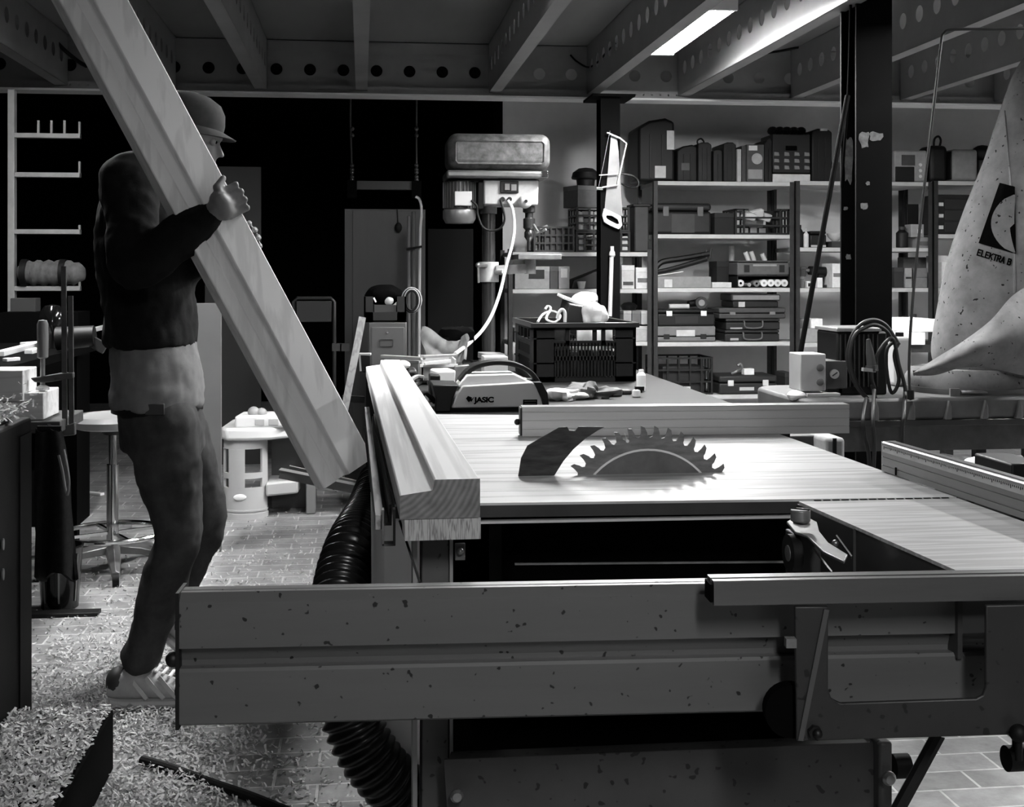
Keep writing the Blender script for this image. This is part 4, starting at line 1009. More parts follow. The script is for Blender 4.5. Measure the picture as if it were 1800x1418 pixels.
for k in range(140):
    h = .006 if k % 10 == 0 else (.0045 if k % 5 == 0 else .003)
    c = q0 + d_ * (.01 + k * .005) - nn * .001 + Vector((0, 0, .0468 - h / 2)); m.bar(c - Vector((0, 0, h / 2)), c + Vector((0, 0, h / 2)), .0011, .0006, up=tuple(nn))
m.build('ruler_ticks', jet, tape)
m = MB(); c = q0 + d_ * .055 - nn * .001; m.bar(c + Vector((0, 0, .003)), c + Vector((0, 0, .016)), .003, .002, up=tuple(nn)); m.build('fence_groove_mark', jet, scale)
m = MB(); extrude([(.001, .001), (.027, .001), (.027, H2), (.001, H2)], q0 - d_ * .003, d_, .003, nn, m); m.build('fence_end_cap', edge_m, scale)
# ================================================================== timbers on the table
tim = wood('planed_spruce', 234, 1, .6, 0.6, 0.2, 14, .018)
endm = ring_wood('end_grain', 118, .02, .965, 850, .2)
def timber(name, label, sec, f0, f1, zb, mats, seed=3, ragged=False):
    """sec: outline across the grain from the lower left corner; f0, f1: lower left corner at each end."""
    d = (f1 - f0); n = len(sec); dd = d.normalized(); xx = Vector((dd.y, -dd.x, 0))
    v0 = [f0 + xx * a + Vector((0, 0, b)) for a, b in sec]; v1 = [f1 + xx * a + Vector((0, 0, b)) for a, b in sec]
    if ragged:
        rr = random.Random(seed)
    m = MB(); m.add(v0 + v1, [(i, (i + 1) % n, n + (i + 1) % n, n + i) for i in range(n)], 0)
    m.add(v0, [tuple(range(n))], 1); m.add(v1, [tuple(reversed(range(n)))], 1)
    o = m.build(name, mats, bevel=.0022, sharp=25)
    return o
f0, f1 = PZ(706, 951, TZ + .001), None
f0 = PD(711, 951, 1.632); f0.z = TZ + .0008; f1 = f0 + Vector((-.036, 2.27, 0))
lo = timber('timber_plank', '', [(0, 0), (.1, 0), (.1, .028), (0, .028)], f0, f1, TZ, [tim, wood('saw_cut_end', 165, 2, 2, .85, .45, 50)])
tag(lo, 'lower flat board of the timber pair lying across the left of the saw table', 'timber', 'timbers on the saw table')
g0 = f0 + Vector((-.006, -.002, .0285)); g1 = g0 + Vector((-.036, 2.27, 0))
up = timber('timber_plank', '', [(0, 0), (.105, 0), (.105, .051), (.045, .051), (.043, .037), (.02, .034), (0, .031)], g0, g1, TZ, [tim, endm])
tag(up, 'upper rebated timber of the pair lying across the left of the saw table', 'timber', 'timbers on the saw table')
# ================================================================== extraction hose
hp = [(668, 850, 2.62), (648, 905, 2.42), (622, 955, 2.2), (604, 1010, 2.12), (595, 1080, 2.05), (598, 1180, 2.0), (622, 1275, 1.98), (662, 1345, 1.98), (718, 1400, 2.0), (790, 1450, 2.02)]
cl = spl([PD(*p) for p in hp], 40)
pts = []; acc = 0; rad = []
# resample evenly
L = [0]
for a, b in zip(cl[:-1], cl[1:]): L.append(L[-1] + (b - a).length)
step = .0026; s_ = 0; i = 0
while s_ < L[-1]:
    while L[i + 1] < s_: i += 1
    t = (s_ - L[i]) / max(1e-9, L[i + 1] - L[i]); pts.append(cl[i].lerp(cl[i + 1], t))
    rad.append(.0445 + .0042 * math.sin(2 * PI * s_ / .0165)); s_ += step
hose = MB().tube(pts, rad, 28).build('extraction_hose', mat('hose_black', 26, .28), sharp=80)
tag(hose, 'black corrugated extraction hose curving down beside the saw behind the rail', 'hose')
# ================================================================== workbench behind the saw
BZ = .765
bench = thing('workbench', 'cluttered workbench behind the saw carrying the welder and the black crate', 'workbench', (0.3, 4.6, 0))
bx0, bx1 = P(702, 640, 3.9).x, P(1150, 700, 5.2).x
MB().box(bx0, bx1, 3.5, 6.05, BZ - .05, BZ).build('bench_top', wood('bench_top', 14, 0, 1, .7, .3, 6), bench, bevel=.004)
for xx in (bx0 + .06, bx1 - .1):
    for yy in (3.56, 5.95): MB().box(xx, xx + .07, yy, yy + .07, 0, BZ - .05).build('bench_leg', dark, bench)
MB().box(bx0 + .1, bx1 - .1, 5.9, 5.92, .1, BZ - .06).build('bench_back', jet, bench)
MB().box(bx0 + .14, bx1 - .1, 3.8, 5.8, .22, .25).build('bench_shelf', dark, bench)
# welding machine
YW = 3.9
def W_(px, py): return P(px, py, YW)
welder = thing('welding_machine', 'pale welding inverter with dark ends and an arched black handle', 'welding machine', (W_(870, 720).x, YW + .09, BZ))
xa, xb = W_(762, 690).x, W_(968, 690).x; zt = W_(870, 672).z; dW = .17
zb = BZ + .003
sidep = [(793, 730), (797, 708), (803, 693), (813, 678), (936, 671), (944, 680), (950, 694), (957, 730)]
sp = [(W_(*p).x, W_(*p).z) for p in sidep]; sp[0] = (sp[0][0], zb + .012); sp[-1] = (sp[-1][0], zb + .012)
pale = mat('welder_side', 182, .4, ns=4, na=.05)
MB().prism(sp, 'y', YW - .004, YW + dW).build('side_shell', pale, welder, bevel=.004)
fr_ = [(764, 730), (766, 700), (760, 676), (806, 677), (796, 700), (792, 730)]
q = [(W_(*p).x, W_(*p).z) for p in fr_]; q[0] = (q[0][0], zb); q[-1] = (q[-1][0], zb)
MB().prism(q, 'y', YW - .006, YW + dW + .004).build('front_bezel', black, welder, bevel=.004)
rr_ = [(938, 672), (952, 672), (962, 690), (966, 722), (966, 730), (955, 730), (951, 700)]
q = [(W_(*p).x, W_(*p).z) for p in rr_]; q[4] = (q[4][0], zb); q[5] = (q[5][0], zb)
MB().prism(q, 'y', YW - .006, YW + dW + .004).build('rear_bezel', black, welder, bevel=.004)
tp = [(808, 678), (822, 660), (905, 658), (930, 670), (936, 672)]
MB().prism([(W_(*p).x, W_(*p).z) for p in tp] + [(W_(936, 676).x, W_(936, 676).z), (W_(808, 682).x, W_(808, 682).z)], 'y', YW + .02, YW + dW - .02).build('top_hump', white, welder, bevel=.006)
arch = [W_(812, 674), W_(828, 656), W_(850, 645), W_(880, 641), W_(910, 645), W_(936, 658), W_(950, 676)]
sp_ = spl(arch, 6); rings_ = []
for i, p in enumerate(sp_):
    dd = (sp_[min(i + 1, len(sp_) - 1)] - sp_[max(i - 1, 0)]).normalized(); nz_ = Vector((-dd.z, 0, dd.x)); y0 = YW + dW / 2; th = .010
    rings_.append([Vector((p.x, y0 - .035, p.z)) + nz_ * th, Vector((p.x, y0 + .035, p.z)) + nz_ * th, Vector((p.x, y0 + .035, p.z)) - nz_ * th * .5, Vector((p.x, y0 - .035, p.z)) - nz_ * th * .5])
MB().loft(rings_).build('carry_handle', black, welder, bevel=.003)
gr = MB(); a, b = W_(919, 702), W_(944, 716)
gr.box(a.x, b.x, YW - .007, YW - .003, b.z, a.z); g_ = gr.build('vent_panel', jet, welder)
m = MB()
for k in range(3): zq = b.z + (a.z - b.z) * (.2 + .3 * k); m.box(a.x + .004, b.x - .004, YW - .0095, YW - .006, zq - .0015, zq + .0015)
m.build('vent_slats', dark, g_)
lp = W_(834, 706); M = basis((1, 0, 0), (0, 0, 1), (0, -1, 0), (lp.x, YW - .0055, lp.z - .001))
lettering('maker_lettering', 'JASIC', .0225, jet, M, welder, bold=.001, squash=1.2)
m = MB(); c = W_(826, 701)
m.prism([(c.x - .013, c.z + .002), (c.x - .006, c.z + .010), (c.x + .006, c.z + .005), (c.x + .004, c.z - .003), (c.x - .004, c.z - .010)], 'y', YW - .006, YW - .003)
m.prism([(c.x + .001, c.z - .004), (c.x + .014, c.z + .008), (c.x + .004, c.z - .009)], 'y', YW - .006, YW - .003); m.build('maker_emblem', jet, welder)
m = MB()
for px, py, r_ in ((768, 712, .01), (782, 714, .008)): m.cyl(P(px, py, YW + .03), P(px - 12, py + 1, YW + .03), r_, n=12)
m.build('socket', tin, welder)
m = MB(); m.tube(spl([P(764, 706, YW + .02), P(748, 690, YW + .0), P(735, 700, YW), P(715, 712, YW + .1)], 6), .008); m.build('welding_lead', rubber, welder)
# crate on the bench
t = thing('plastic_crate', 'large black lattice crate on the bench, heaped with tools and gloves', 'crate', (P(1010, 640, 4.95).x, 5.2, BZ))
YCc = 4.93
cx0, cx1 = P(938, 620, YCc).x, P(1118, 620, YCc).x; cz1 = P(1020, 567, YCc).z; cz0 = BZ + .002
kd = .6; H = cz1 - cz0; tk = .012
MB().box(cx0 + .01, cx1 - .01, YCc + .01, YCc + kd - .01, cz0 + .003, cz0 + .009).build('crate_base', black, t)
def wall(nm, o, u, n, Lw, full):
    m = MB()
    def b(u0, u1, z0, z1, k=tk):
        p = o + u * ((u0 + u1) / 2) + n * (k / 2); ang = math.atan2(u.y, u.x)
        m.obox(p + Vector((0, 0, (z0 + z1) / 2)), (u1 - u0, k, z1 - z0), (0, 0, ang))
    c = .085 if full else .12
    for a in (0, Lw - c):
        b(a, a + c, 0, H - .02)
    b(0, Lw, 0, .02); b(0, Lw, H - .03, H - .018)
    b(c, Lw - c, H - .085, H - .072)
    b(c, Lw - c, H * .36, H * .43); b(c, Lw - c, H * .6, H * .635)
    nsl = int((Lw - 2 * c) / .0135)
    for i in range(nsl + 1):
        uu = c + (Lw - 2 * c) * i / nsl; b(uu - .0035, uu + .0035, .015, H - .08, tk * .7)
    for f in ((.33, .68) if full else (.3, .5, .7)): b(Lw * f - .008, Lw * f + .008, H - .09, H - .02)
    for z in (H * .3, H * .72):
        for a in (0, Lw - c): b(a - .001, a + c, z, z + .006, tk + .004)
    m.build(nm, black, t)
X = Vector((1, 0, 0)); Yv = Vector((0, 1, 0))
wall('front_wall', Vector((cx0, YCc, cz0)), X, Yv, cx1 - cx0, True)
wall('back_wall', Vector((cx0, YCc + kd - tk, cz0)), X, Yv, cx1 - cx0, True)
wall('side_wall', Vector((cx0 + tk, YCc, cz0)), Yv, X * -1, kd, False)
wall('side_wall', Vector((cx1, YCc, cz0)), Yv, X * -1, kd, False)
m = MB()
for a in ((cx0 - .012, cx1 + .012, YCc - .012, YCc + .004), (cx0 - .012, cx1 + .012, YCc + kd - .004, YCc + kd + .012), (cx0 - .012, cx0 + .004, YCc + .004, YCc + kd - .004), (cx1 - .004, cx1 + .012, YCc + .004, YCc + kd - .004)): m.box(*a, cz1 - .02, cz1)
m.build('crate_rim', mat('crate_rim', 34, .28), t, bevel=.002)
# contents
def put(name, label, cat, mb, mm, bevel=0, sub=0): return tag(mb.build(name, mm, bevel=bevel, sub=sub), label, cat, 'things in the black crate')
cxm = (cx0 + cx1) / 2
put('wooden_box', 'dark wooden sander block filling the bottom of the black crate', 'block', MB().box(cx0 + .05, cx1 - .05, YCc + .06, YCc + .5, cz0 + .012, cz0 + .12), dark, .006)
put('wooden_box', 'dark upright block with a pale top edge, tilted in the heaped crate', 'block', MB().obox(P(1003, 556, YCc + .2), (.075, .1, .12), (0.25, .18, .2)), mat('dark_block', 26, .5), .004)
put('wood_scrap', 'pale folded card lying over the tilted dark block in the crate', 'card', MB().obox(P(1008, 529, YCc + .22), (.12, .1, .012), (.15, .35, .2)), paper, .002)
def crumple(c, r, seed, n=14, amp=.45):
    mb = MB(); mb.ball(c, r, n); rr = random.Random(seed); c = Vector(c)
    mb.v = [tuple(c + (Vector(v) - c) * (1 + amp * mnoise.noise(Vector(v) * 22 + Vector((seed, 0, 0))) + amp * .4 * mnoise.noise(Vector(v) * 60))) for v in mb.v]
    return mb
put('work_glove', 'white work glove on top of the heap in the crate', 'glove', crumple(P(1030, 527, YCc + .25), (.055, .06, .032), 3, 20), paper, 0, 1)
put('work_glove', 'white work glove slumped over the front of the heap in the crate', 'glove', crumple(P(1045, 552, YCc + .16), (.058, .07, .05), 8, 20), mat('glove_grey', 190, .9, ns=30, na=.15), 0, 1)
put('work_glove', 'rolled glove cuff at the back of the heap in the crate', 'glove', crumple(P(1042, 530, YCc + .33), (.022, .03, .03), 12, 14), paper, 0, 1)
put('cable_coil', 'white cable loops at the near corner of the crate', 'cable', MB().tube(spl([P(945, 566, YCc + .1), P(955, 552, YCc + .15), P(972, 547, YCc + .2), P(985, 555, YCc + .15), P(975, 566, YCc + .1), P(960, 560, YCc + .12), P(968, 543, YCc + .2), P(963, 538, YCc + .22), P(958, 544, YCc + .2)], 5), .005), paper)
put('hook', 'pale hooked handle standing up inside the crate rim', 'hook', MB().tube(spl([P(993, 566, YCc + .1), P(993, 550, YCc + .1), P(988, 544, YCc + .1), P(982, 550, YCc + .1), P(980, 560, YCc + .1)], 5), .007), mat('hook_pale', 185, .4))
for k, (f, v) in enumerate(((.3, 40), (.52, 215), (.72, 235))):
    put('spray_can', ['dark can behind the crate front opening', 'pale can behind the middle crate opening', 'white can behind the last crate opening'][k], 'can', MB().cyl((cx0 + (cx1 - cx0) * f, YCc + .06, cz0 + .125), (cx0 + (cx1 - cx0) * f, YCc + .06, cz1 - .03), .032, n=16), mat('can_%d' % v, v, .5))
# under and beside the crate, along the rip fence
def low(name, label, cat, px0, px1, py0, Y, d, mm, bevel=.003):
    a, b = P(px0, 640, Y).x, P(px1, 640, Y).x
    return tag(MB().box(a, b, Y, Y + d, BZ + .0015, max(P((px0 + px1) / 2, py0, Y).z, BZ + .012)).build(name, mm, bevel=bevel), label, cat, 'clutter on the workbench')
def flat_(px, py): return PZ(px, py, BZ + .002)
YL = 4.3
tag(crumple(P(988, 706, 4.25) + Vector((0, 0, .018)), (.065, .05, .02), 21, 30, 1.1).build('cleaning_rag', paper), 'white rag crumpled on the bench behind the rip fence', 'rag', 'clutter on the workbench')
tag(crumple(P(1040, 704, 4.3) + Vector((0, 0, .026)), (.075, .05, .028), 33, 30, 1.1).build('cleaning_rag', mat('rag_grey', 95, .9, ns=40, na=.3)), 'grey rag crumpled on the bench under the crate', 'rag', 'clutter on the workbench')
low('spirit_level', 'pale rimmed dark box on the bench just behind the rip fence', 'box', 1004, 1038, 693, 4.4, .1, mat('dark_box_rim', 34, .5))
low('small_box', 'narrow pale box on the bench beside a grey block', 'box', 1066, 1076, 684, 4.35, .06, mat('narrow_pale', 150, .6))
low('grey_block', 'grey block standing on the bench below the crate corner', 'block', 1077, 1094, 684, 4.33, .08, mat('grey_block', 74, .6))
low('dark_tin', 'dark tin on the bench beside the white spray bottles', 'tin', 1095, 1111, 686, 4.4, .06, dark)
for k, (p0, p1, py) in enumerate(((1112, 1126, 683), (1119, 1135, 650))):
    Y = 4.32 + .2 * k; a, b = P(p0, 640, Y).x, P(p1, 640, Y).x; r = (b - a) / 2; c = Vector(((a + b) / 2, Y, BZ + .0015)); hh = P((p0 + p1) / 2, py, Y).z - BZ
    q = thing('spray_bottle', ['white spray bottle with a dark trigger by the rip fence', 'taller white bottle behind the trigger spray'][k], 'bottle', c, 'clutter on the workbench')
    MB().lathe([(r * .95, 0), (r, .01), (r, hh * .75), (r * .6, hh * .86), (r * .5, hh * .9)], c, 18).build('bottle_body', white, q)
    m = MB(); m.cyl(c + Vector((0, 0, hh * .88)), c + Vector((0, 0, hh)), r * .55, n=12)
    if k == 0: m.obox(c + Vector((r * .7, 0, hh * .95)), (r * 2.2, .015, .016)); m.bar(c + Vector((r * 1.3, 0, hh * .93)), c + Vector((r * 1.1, 0, hh * .45)), .008, .006)
    m.build('spray_head', black if k == 0 else white, q)
# clutter at the far left corner of the bench
def rod(name, label, cat, p, q, w_, h_, mm): return tag(MB().bar(p, q, w_, h_).build(name, mm, bevel=.001), label, cat, 'clutter on the workbench')
zc = BZ + .012
rod('aluminium_bar', 'long bright aluminium bar lying across the bench by the timber ends', 'bar', P(672, 626, 5.1), P(745, 630, 5.0), .03, .012, alu)
rod('aluminium_bar', 'second aluminium bar lying just below the long bright one', 'bar', P(676, 634, 4.9), P(738, 636, 4.85), .025, .012, steel)
vise = thing('vise', 'dark bench vise beside the far ends of the timbers', 'vise', (P(712, 680, 4.6).x, 4.6, BZ))
a = P(700, 650, 4.6); b = P(734, 650, 4.6)
MB().box(a.x, b.x, 4.6, 4.75, BZ, a.z - .0).build('vise_body', black, vise, bevel=.012)
MB().box(a.x - .02, b.x - .03, 4.55, 4.6, BZ + .03, a.z + .02).build('vise_jaw', dark, vise, bevel=.006)
m = MB(); m.cyl((a.x + .03, 4.44, BZ + .06), (a.x + .03, 4.56, BZ + .06), .012); m.bar((a.x - .03, 4.45, BZ + .06), (a.x + .1, 4.45, BZ + .06), .01, .01); m.build('vise_screw', steel, vise)
tag(MB().ball(P(708, 641, 4.55), (.028, .028, .016), 14).build('door_knob', white), 'white knob lying on the dark vise', 'knob', 'clutter on the workbench')
q = P(760, 640, 4.9)
tray = thing('metal_tray', 'pale metal box with tools standing behind the welder', 'box', (q.x, 4.9, BZ))
x0, x1 = P(741, 640, 4.9).x, P(802, 640, 4.9).x; z1 = P(770, 632, 4.9).z
m = MB(); m.box(x0, x1, 4.9, 4.906, BZ + .001, z1 - .02); m.box(x0, x1, 5.2, 5.206, BZ + .001, z1); m.box(x0, x0 + .006, 4.9, 5.2, BZ + .001, z1); m.box(x1 - .006, x1, 4.9, 5.2, BZ + .001, z1); m.box(x0, x1, 4.9, 5.2, BZ + .001, BZ + .006)
m.build('box_shell', lightg, tray)
m = MB(); m.box(x0 - .006, x1 + .006, 4.892, 4.908, z1 - .028, z1 - .018); m.build('box_rim', white, tray)
rod('tool_bar', 'bright flat bar lying over the metal box behind the welder', 'bar', P(742, 627, 5.0), P(800, 624, 5.1), .03, .01, alu)
rod('tool_bar', 'bright bar end sticking over the rim of the metal box', 'bar', P(746, 639, 4.88), P(792, 634, 4.9), .02, .012, white)
low('charger', 'black charger block beside the welder front', 'charger', 756, 774, 660, 4.1, .1, black)
tag(MB().obox(P(778, 662, 4.2), (.07, .06, .05), (.1, 0, .4)).build('bench_clamp', white, bevel=.006), 'white plastic clamp head leaning on the black charger', 'clamp', 'clutter on the workbench')
tag(MB().prism([(p.x, p.z) for p in (P(790, 702, 4.3), P(800, 644, 4.3), P(825, 641, 4.3), P(822, 702, 4.3))], 'y', 4.3, 4.34).build('caulking_part', tin, bevel=.003), 'grey cranked tool part behind the welder handle', 'tool', 'clutter on the workbench')
for k, (p0, p1) in enumerate((((718, 672), (745, 664)), ((722, 684), (752, 672)))):
    tag(MB().tube(spl([P(*p0, 4.25 - .05 * k), P((p0[0] + p1[0]) / 2, (p0[1] + p1[1]) / 2 - 5, 4.3), P(*p1, 4.3)], 5), .009).build('cable_loop', rubber if k else tin), ['grey cable arching beside the far timber end', 'black cable arching below the grey cable'][k], 'cable', 'clutter on the workbench')
low('white_box', 'white lidded box on the bench between the cloth and the welder', 'box', 851, 893, 627, 4.95, .12, lightg)
for k, (y0, v) in enumerate(((632, 130), (622, 105))):
    pp = P(866, y0, 5.3)
    tag(MB().obox(pp + Vector((0, 0, -.01)), (.1, .16, .028), (0, .04, .1 * k)).build('sanding_pad', mat('pad_%d' % v, v, .9, ns=40, na=.2), bevel=.004), ['lower grey folded pad below the drill column', 'upper grey folded pad below the drill column'][k], 'pad', 'folded pads below the drill column')
# crumpled cloth bag
bt_ = spl([Vector((x, y, 0)) for x, y in ((740, 574), (758, 582), (784, 601), (806, 598), (823, 588))], 6); bb_ = spl([Vector((x, y, 0)) for x, y in ((748, 640), (768, 652), (790, 655), (806, 650), (820, 632))], 6)
def bagfn(u, v):
    i = min(int(u * 24 + .5), 24); q = bt_[i].lerp(bb_[i], v)
    return P(q.x, q.y, 5.5 - .10 * v + .012 * math.sin(u * 17 + v * 7) + .03 * mnoise.noise(Vector((u * 4, v * 3, 1))))
tag(MB().sheet(bagfn, 24, 14, .012).build('canvas_bag', mat('canvas', 95, .95, ns=25, na=.2)), 'slumped grey canvas bag with a dark mouth below the locker tubes', 'bag')
for k in range(1): tag(crumple(P(800, 592, 5.66), (.09, .06, .05), 5, 16).build('bag_filling', jet), 'dark stuff showing in the mouth of the canvas bag', 'bag filling')
# ================================================================== pillar drill
YD = 6.6; REF[0] = 870
def D_(px, py, Y=YD): return P(px, py, Y)
dz0 = .70
stand = thing('drill_stand', 'dark cabinet carrying the pillar drill behind the bench', 'cabinet', (D_(865, 600).x, YD + .2, 0))
MB().box(D_(800, 0).x, D_(912, 0).x, YD - .05, YD + .5, 0, dz0).build('cabinet_body', dark, stand, bevel=.006)
drill = thing('pillar_drill', 'old pillar drill with a wide belt cover and side motor', 'pillar drill', (D_(863, 600).x, YD + .15, dz0))
cast = mat('hammered_grey', 150, .5, ns=50, na=.1); coverm = mat('belt_cover', 74, .5, .1, ns=26, na=.7)
x0, x1 = D_(785, 0).x, D_(963, 0).x; z0, z1 = D_(870, 301).z, D_(870, 238).z
cov = MB().box(x0, x1, YD - .12, YD + .2, z0, z1).build('belt_cover', coverm, drill, bevel=.05, seg=5)
m = MB(); zz0, zz1 = D_(870, 291).z, D_(870, 252).z; xx0, xx1 = D_(798, 0).x, D_(951, 0).x
r = .012
m.tube([(xx0 + r, YD - .121, zz0), (xx1 - r, YD - .121, zz0), (xx1, YD - .121, zz0 + r), (xx1, YD - .121, zz1 - r), (xx1 - r, YD - .121, zz1), (xx0 + r, YD - .121, zz1), (xx0, YD - .121, zz1 - r), (xx0, YD - .121, zz0 + r)], .005, 6, closed=True)
m.build('pressed_rim', coverm, cov)
z0b, z1b = D_(870, 316).z, D_(870, 303).z
MB().box(D_(782, 0).x, D_(958, 0).x, YD - .13, YD + .21, z0b, z1b).build('cover_base', mat('cover_base', 92, .4, .4, ns=20, na=.2), drill, bevel=.012)
MB().box(D_(947, 0).x, D_(957, 0).x, YD - .137, YD - .125, D_(0, 315).z, D_(0, 303).z).build('cover_latch', chrome, drill, bevel=.002)
# motor
c = D_(808, 350); rm = (D_(836, 0).x - D_(779, 0).x) / 2; yc = YD + .02
zt_, zm, zb_ = D_(0, 319).z, D_(0, 368).z, D_(0, 394).z
motor = MB().cyl((c.x, yc, zm), (c.x, yc, zt_), rm * .95, n=32).build('motor', mat('motor_paint', 62, .4, .3), drill)
m = MB()
for k in range(28):
    t = 2 * PI * k / 28; u = Vector((math.cos(t), math.sin(t), 0)); p = Vector((c.x, yc, 0)) + u * rm * .97
    m.obox((p.x, p.y, (zm + zt_) / 2 + .0), (.01, .004, (zt_ - zm) * .92), (0, 0, t))
m.build('cooling_fin', mat('fin_paint', 105, .35, .5), motor)
MB().lathe([(rm * .98, zm - .002), (rm * 1.02, zm - .01), (rm * 1.02, zb_ + .03), (rm * .85, zb_ + .004), (.001, zb_)], (c.x, yc, 0), 32).build('fan_cowl', mat('fan_cowl', 115, .38, .5, ns=6, na=.2), motor)
a, b = D_(797, 338), D_(827, 363)
MB().box(a.x, b.x, yc - rm - .02, yc - rm + .03, b.z, a.z).build('terminal_box', mat('terminal_box', 175, .5), motor, bevel=.004)
# head
a, b = D_(848, 317), D_(942, 362)
head = MB().prism([(a.x, b.z), (b.x, b.z), (b.x + .005, a.z), (a.x, a.z)], 'y', YD - .08, YD + .16).build('drill_head', cast, drill, bevel=.008)
m = MB(); m.box(D_(839, 0).x, a.x + .002, YD - .05, YD + .1, b.z - .02, a.z - .01); m.build('head_hinge', black, drill, bevel=.004)
q0, q1 = D_(876, 320), D_(908, 341)
sw = MB().box(q0.x, q1.x, YD - .092, YD - .078, q1.z, q0.z).build('switch_plate', black, head, bevel=.003)
q0, q1 = D_(884, 325), D_(892, 336); m = MB().box(q0.x, q1.x, YD - .1, YD - .09, q1.z, q0.z); q0, q1 = D_(895, 326), D_(904, 337); m.box(q0.x, q1.x, YD - .097, YD - .09, q1.z, q0.z); m.build('push_button', mid, head)
for px in (880, 892): q = D_(px, 352); MB().cyl((q.x, YD - .094, q.z), (q.x, YD - .078, q.z), .013, n=14).build('cable_gland', black, head)
q = D_(919, 356)
hub = MB().lathe([(.001, -.13), (.02, -.128), (.028, -.122), (.036, -.11), (.036, -.085), (.03, -.08)], (q.x, YD, q.z), 26, axis='y').build('feed_dial', lightg, head)
MB().cyl((q.x, YD - .136, q.z), (q.x, YD - .126, q.z), .009, n=12).build('dial_screw', black, hub)
c = D_(931, 380)
m = MB(); cc = Vector((c.x, YD + .02, 0)); pr_ = [(.034, 362), (.034, 372), (.022, 374), (.022, 382), (.032, 384), (.032, 400), (.02, 404), (.026, 408), (.026, 416), (.014, 422), (.008, 424), (.008, 440)]
m.lathe([(r_, D_(0, y_).z) for r_, y_ in pr_], cc, 20); m.build('drill_chuck', mat('chuck_steel', 70, .3, .8, ns=20, na=.3), drill)
for p, q in (((938, 395), (946, 408)), ((948, 409), (960, 403))):
    MB().cyl(P(*p, YD - .04), P(*q, YD - .08), .007, n=8).build('feed_lever', steel, drill)
# column, table
cx = D_(862, 0).x; rc = .036
MB().cyl((cx, YD + .1, dz0 + .02), (cx, YD + .1, D_(0, 362).z), rc, n=28).build('drill_column', mat('column_steel', 90, .25, .8, ns=4, na=.3, st=(1, 1, .3)), drill)
MB().cyl((cx, YD + .1, D_(0, 374).z), (cx, YD + .1, D_(0, 360).z), rc * 1.25, n=28).build('column_collar', tin, drill)
q0, q1 = D_(0, 496).z, D_(0, 460).z
MB().cyl((cx, YD + .1, q0), (cx, YD + .1, q1), rc * 1.55, n=28).build('table_clamp', cast, drill, bevel=.003)
ta = D_(900, 0).x; tb = D_(962, 0).x
m = MB(); m.bar((cx + .04, YD + .06, (q0 + q1) / 2 + .01), (ta + .11, YD + .02, (q0 + q1) / 2 + .02), .05, .05); m.cyl((ta + .1, YD + .02, (q0 + q1) / 2 - .01), (ta + .1, YD + .02, D_(0, 456).z), .03, n=16); m.build('table_arm', cast, drill)
MB().box(D_(906, 0).x, D_(981, 0).x, YD - .12, YD + .2, D_(0, 456).z, D_(0, 447).z).build('drill_table', steel, drill, bevel=.003)
m = MB(); p = D_(840, 466, YD); m.cyl(p, p + Vector((.05, .05, 0)), .012); m.tube([p, D_(841, 497, YD)], .006); m.ball(p, .014, 10); m.build('clamp_lever', steel, drill)
p = D_(887, 478, YD - .04); MB().cyl(p, p + Vector((-.03, .1, 0)), .016, n=12).build('clamp_handle', lightg, drill)
MB().lathe([(.11, 0), (.11, .012), (.06, .025), (.045, .06), (.0365, .065)], (cx, YD + .1, dz0 + .001), 28).build('drill_base', tin, drill)
MB().box(D_(836, 0).x, D_(905, 0).x, YD - .04, YD + .3, dz0 + .0, dz0 + .02).build('base_plate', dark, drill, bevel=.003)
m = MB(); m.tube(spl([D_(880, 352, YD - .09), D_(886, 375, YD - .1), D_(886, 390, YD - .1), D_(878, 402, YD - .1), D_(862, 405, YD - .1), D_(848, 398, YD - .1), D_(840, 378, YD - .09), D_(838, 362, YD - .09), D_(828, 352, yc - rm - .02)], 6), .006); m.build('motor_lead', rubber, drill)
pts = [D_(893, 352, YD - .09), D_(901, 368, YD - .1), D_(904, 400, YD - .1), D_(900, 430, YD - .12), D_(889, 470, YD - .14), D_(880, 510, YD - .2), D_(866, 550, YD - .4), D_(848, 580, 5.9), D_(825, 603, 5.6), D_(800, 622, 5.25)]
m = MB(); m.tube(spl(pts, 6), .0085); m.build('power_lead', mat('white_lead', 205, .4), drill)
# ================================================================== saws hung on the slim column
YH = 7.345
def H_(px, py, dy=0): return P(px, py, YH + dy)
hk = thing('hacksaw', 'hacksaw with a steel bow frame hung on the slim column', 'hacksaw', H_(1075, 240))
m = MB(); bow = [H_(1067, 233, -.03), H_(1090, 243, -.03), H_(1101, 252, -.03), H_(1085, 325, -.03), H_(1052, 330, -.03)]
for a, b in zip(bow[:-1], bow[1:]): m.bar(a, b, .008, .014, up=(0, -1, 0))
m.bar(H_(1053, 308, -.03), H_(1086, 305, -.03), .006, .010, up=(0, -1, 0)); m.build('bow_frame', steel, hk)
MB().bar(H_(1072, 230, -.028), H_(1052, 330, -.028), .002, .012, up=(0, -1, 0)).build('saw_blade', tin, hk)
MB().cyl(H_(1049, 331, -.03), H_(1059, 331, -.03), .012).build('tension_nut', chrome, hk)
hs = thing('hand_saw', 'hand saw with a pale handle hung on the slim column, handle down', 'hand saw', H_(1075, 300))
q = [(H_(*p).x, H_(*p).z) for p in ((1074, 236), (1084, 240), (1087, 265), (1094, 375), (1096, 380), (1062, 372), (1066, 330))]
MB().prism(q, 'y', YH - .004, YH - .0025).build('saw_plate', mat('saw_plate', 112, .4, .3, ns=9, na=.15), hs)
m = MB()
outer = [(1062, 366), (1072, 370), (1092, 380), (1094, 396), (1088, 403), (1074, 397), (1062, 390), (1059, 378)]
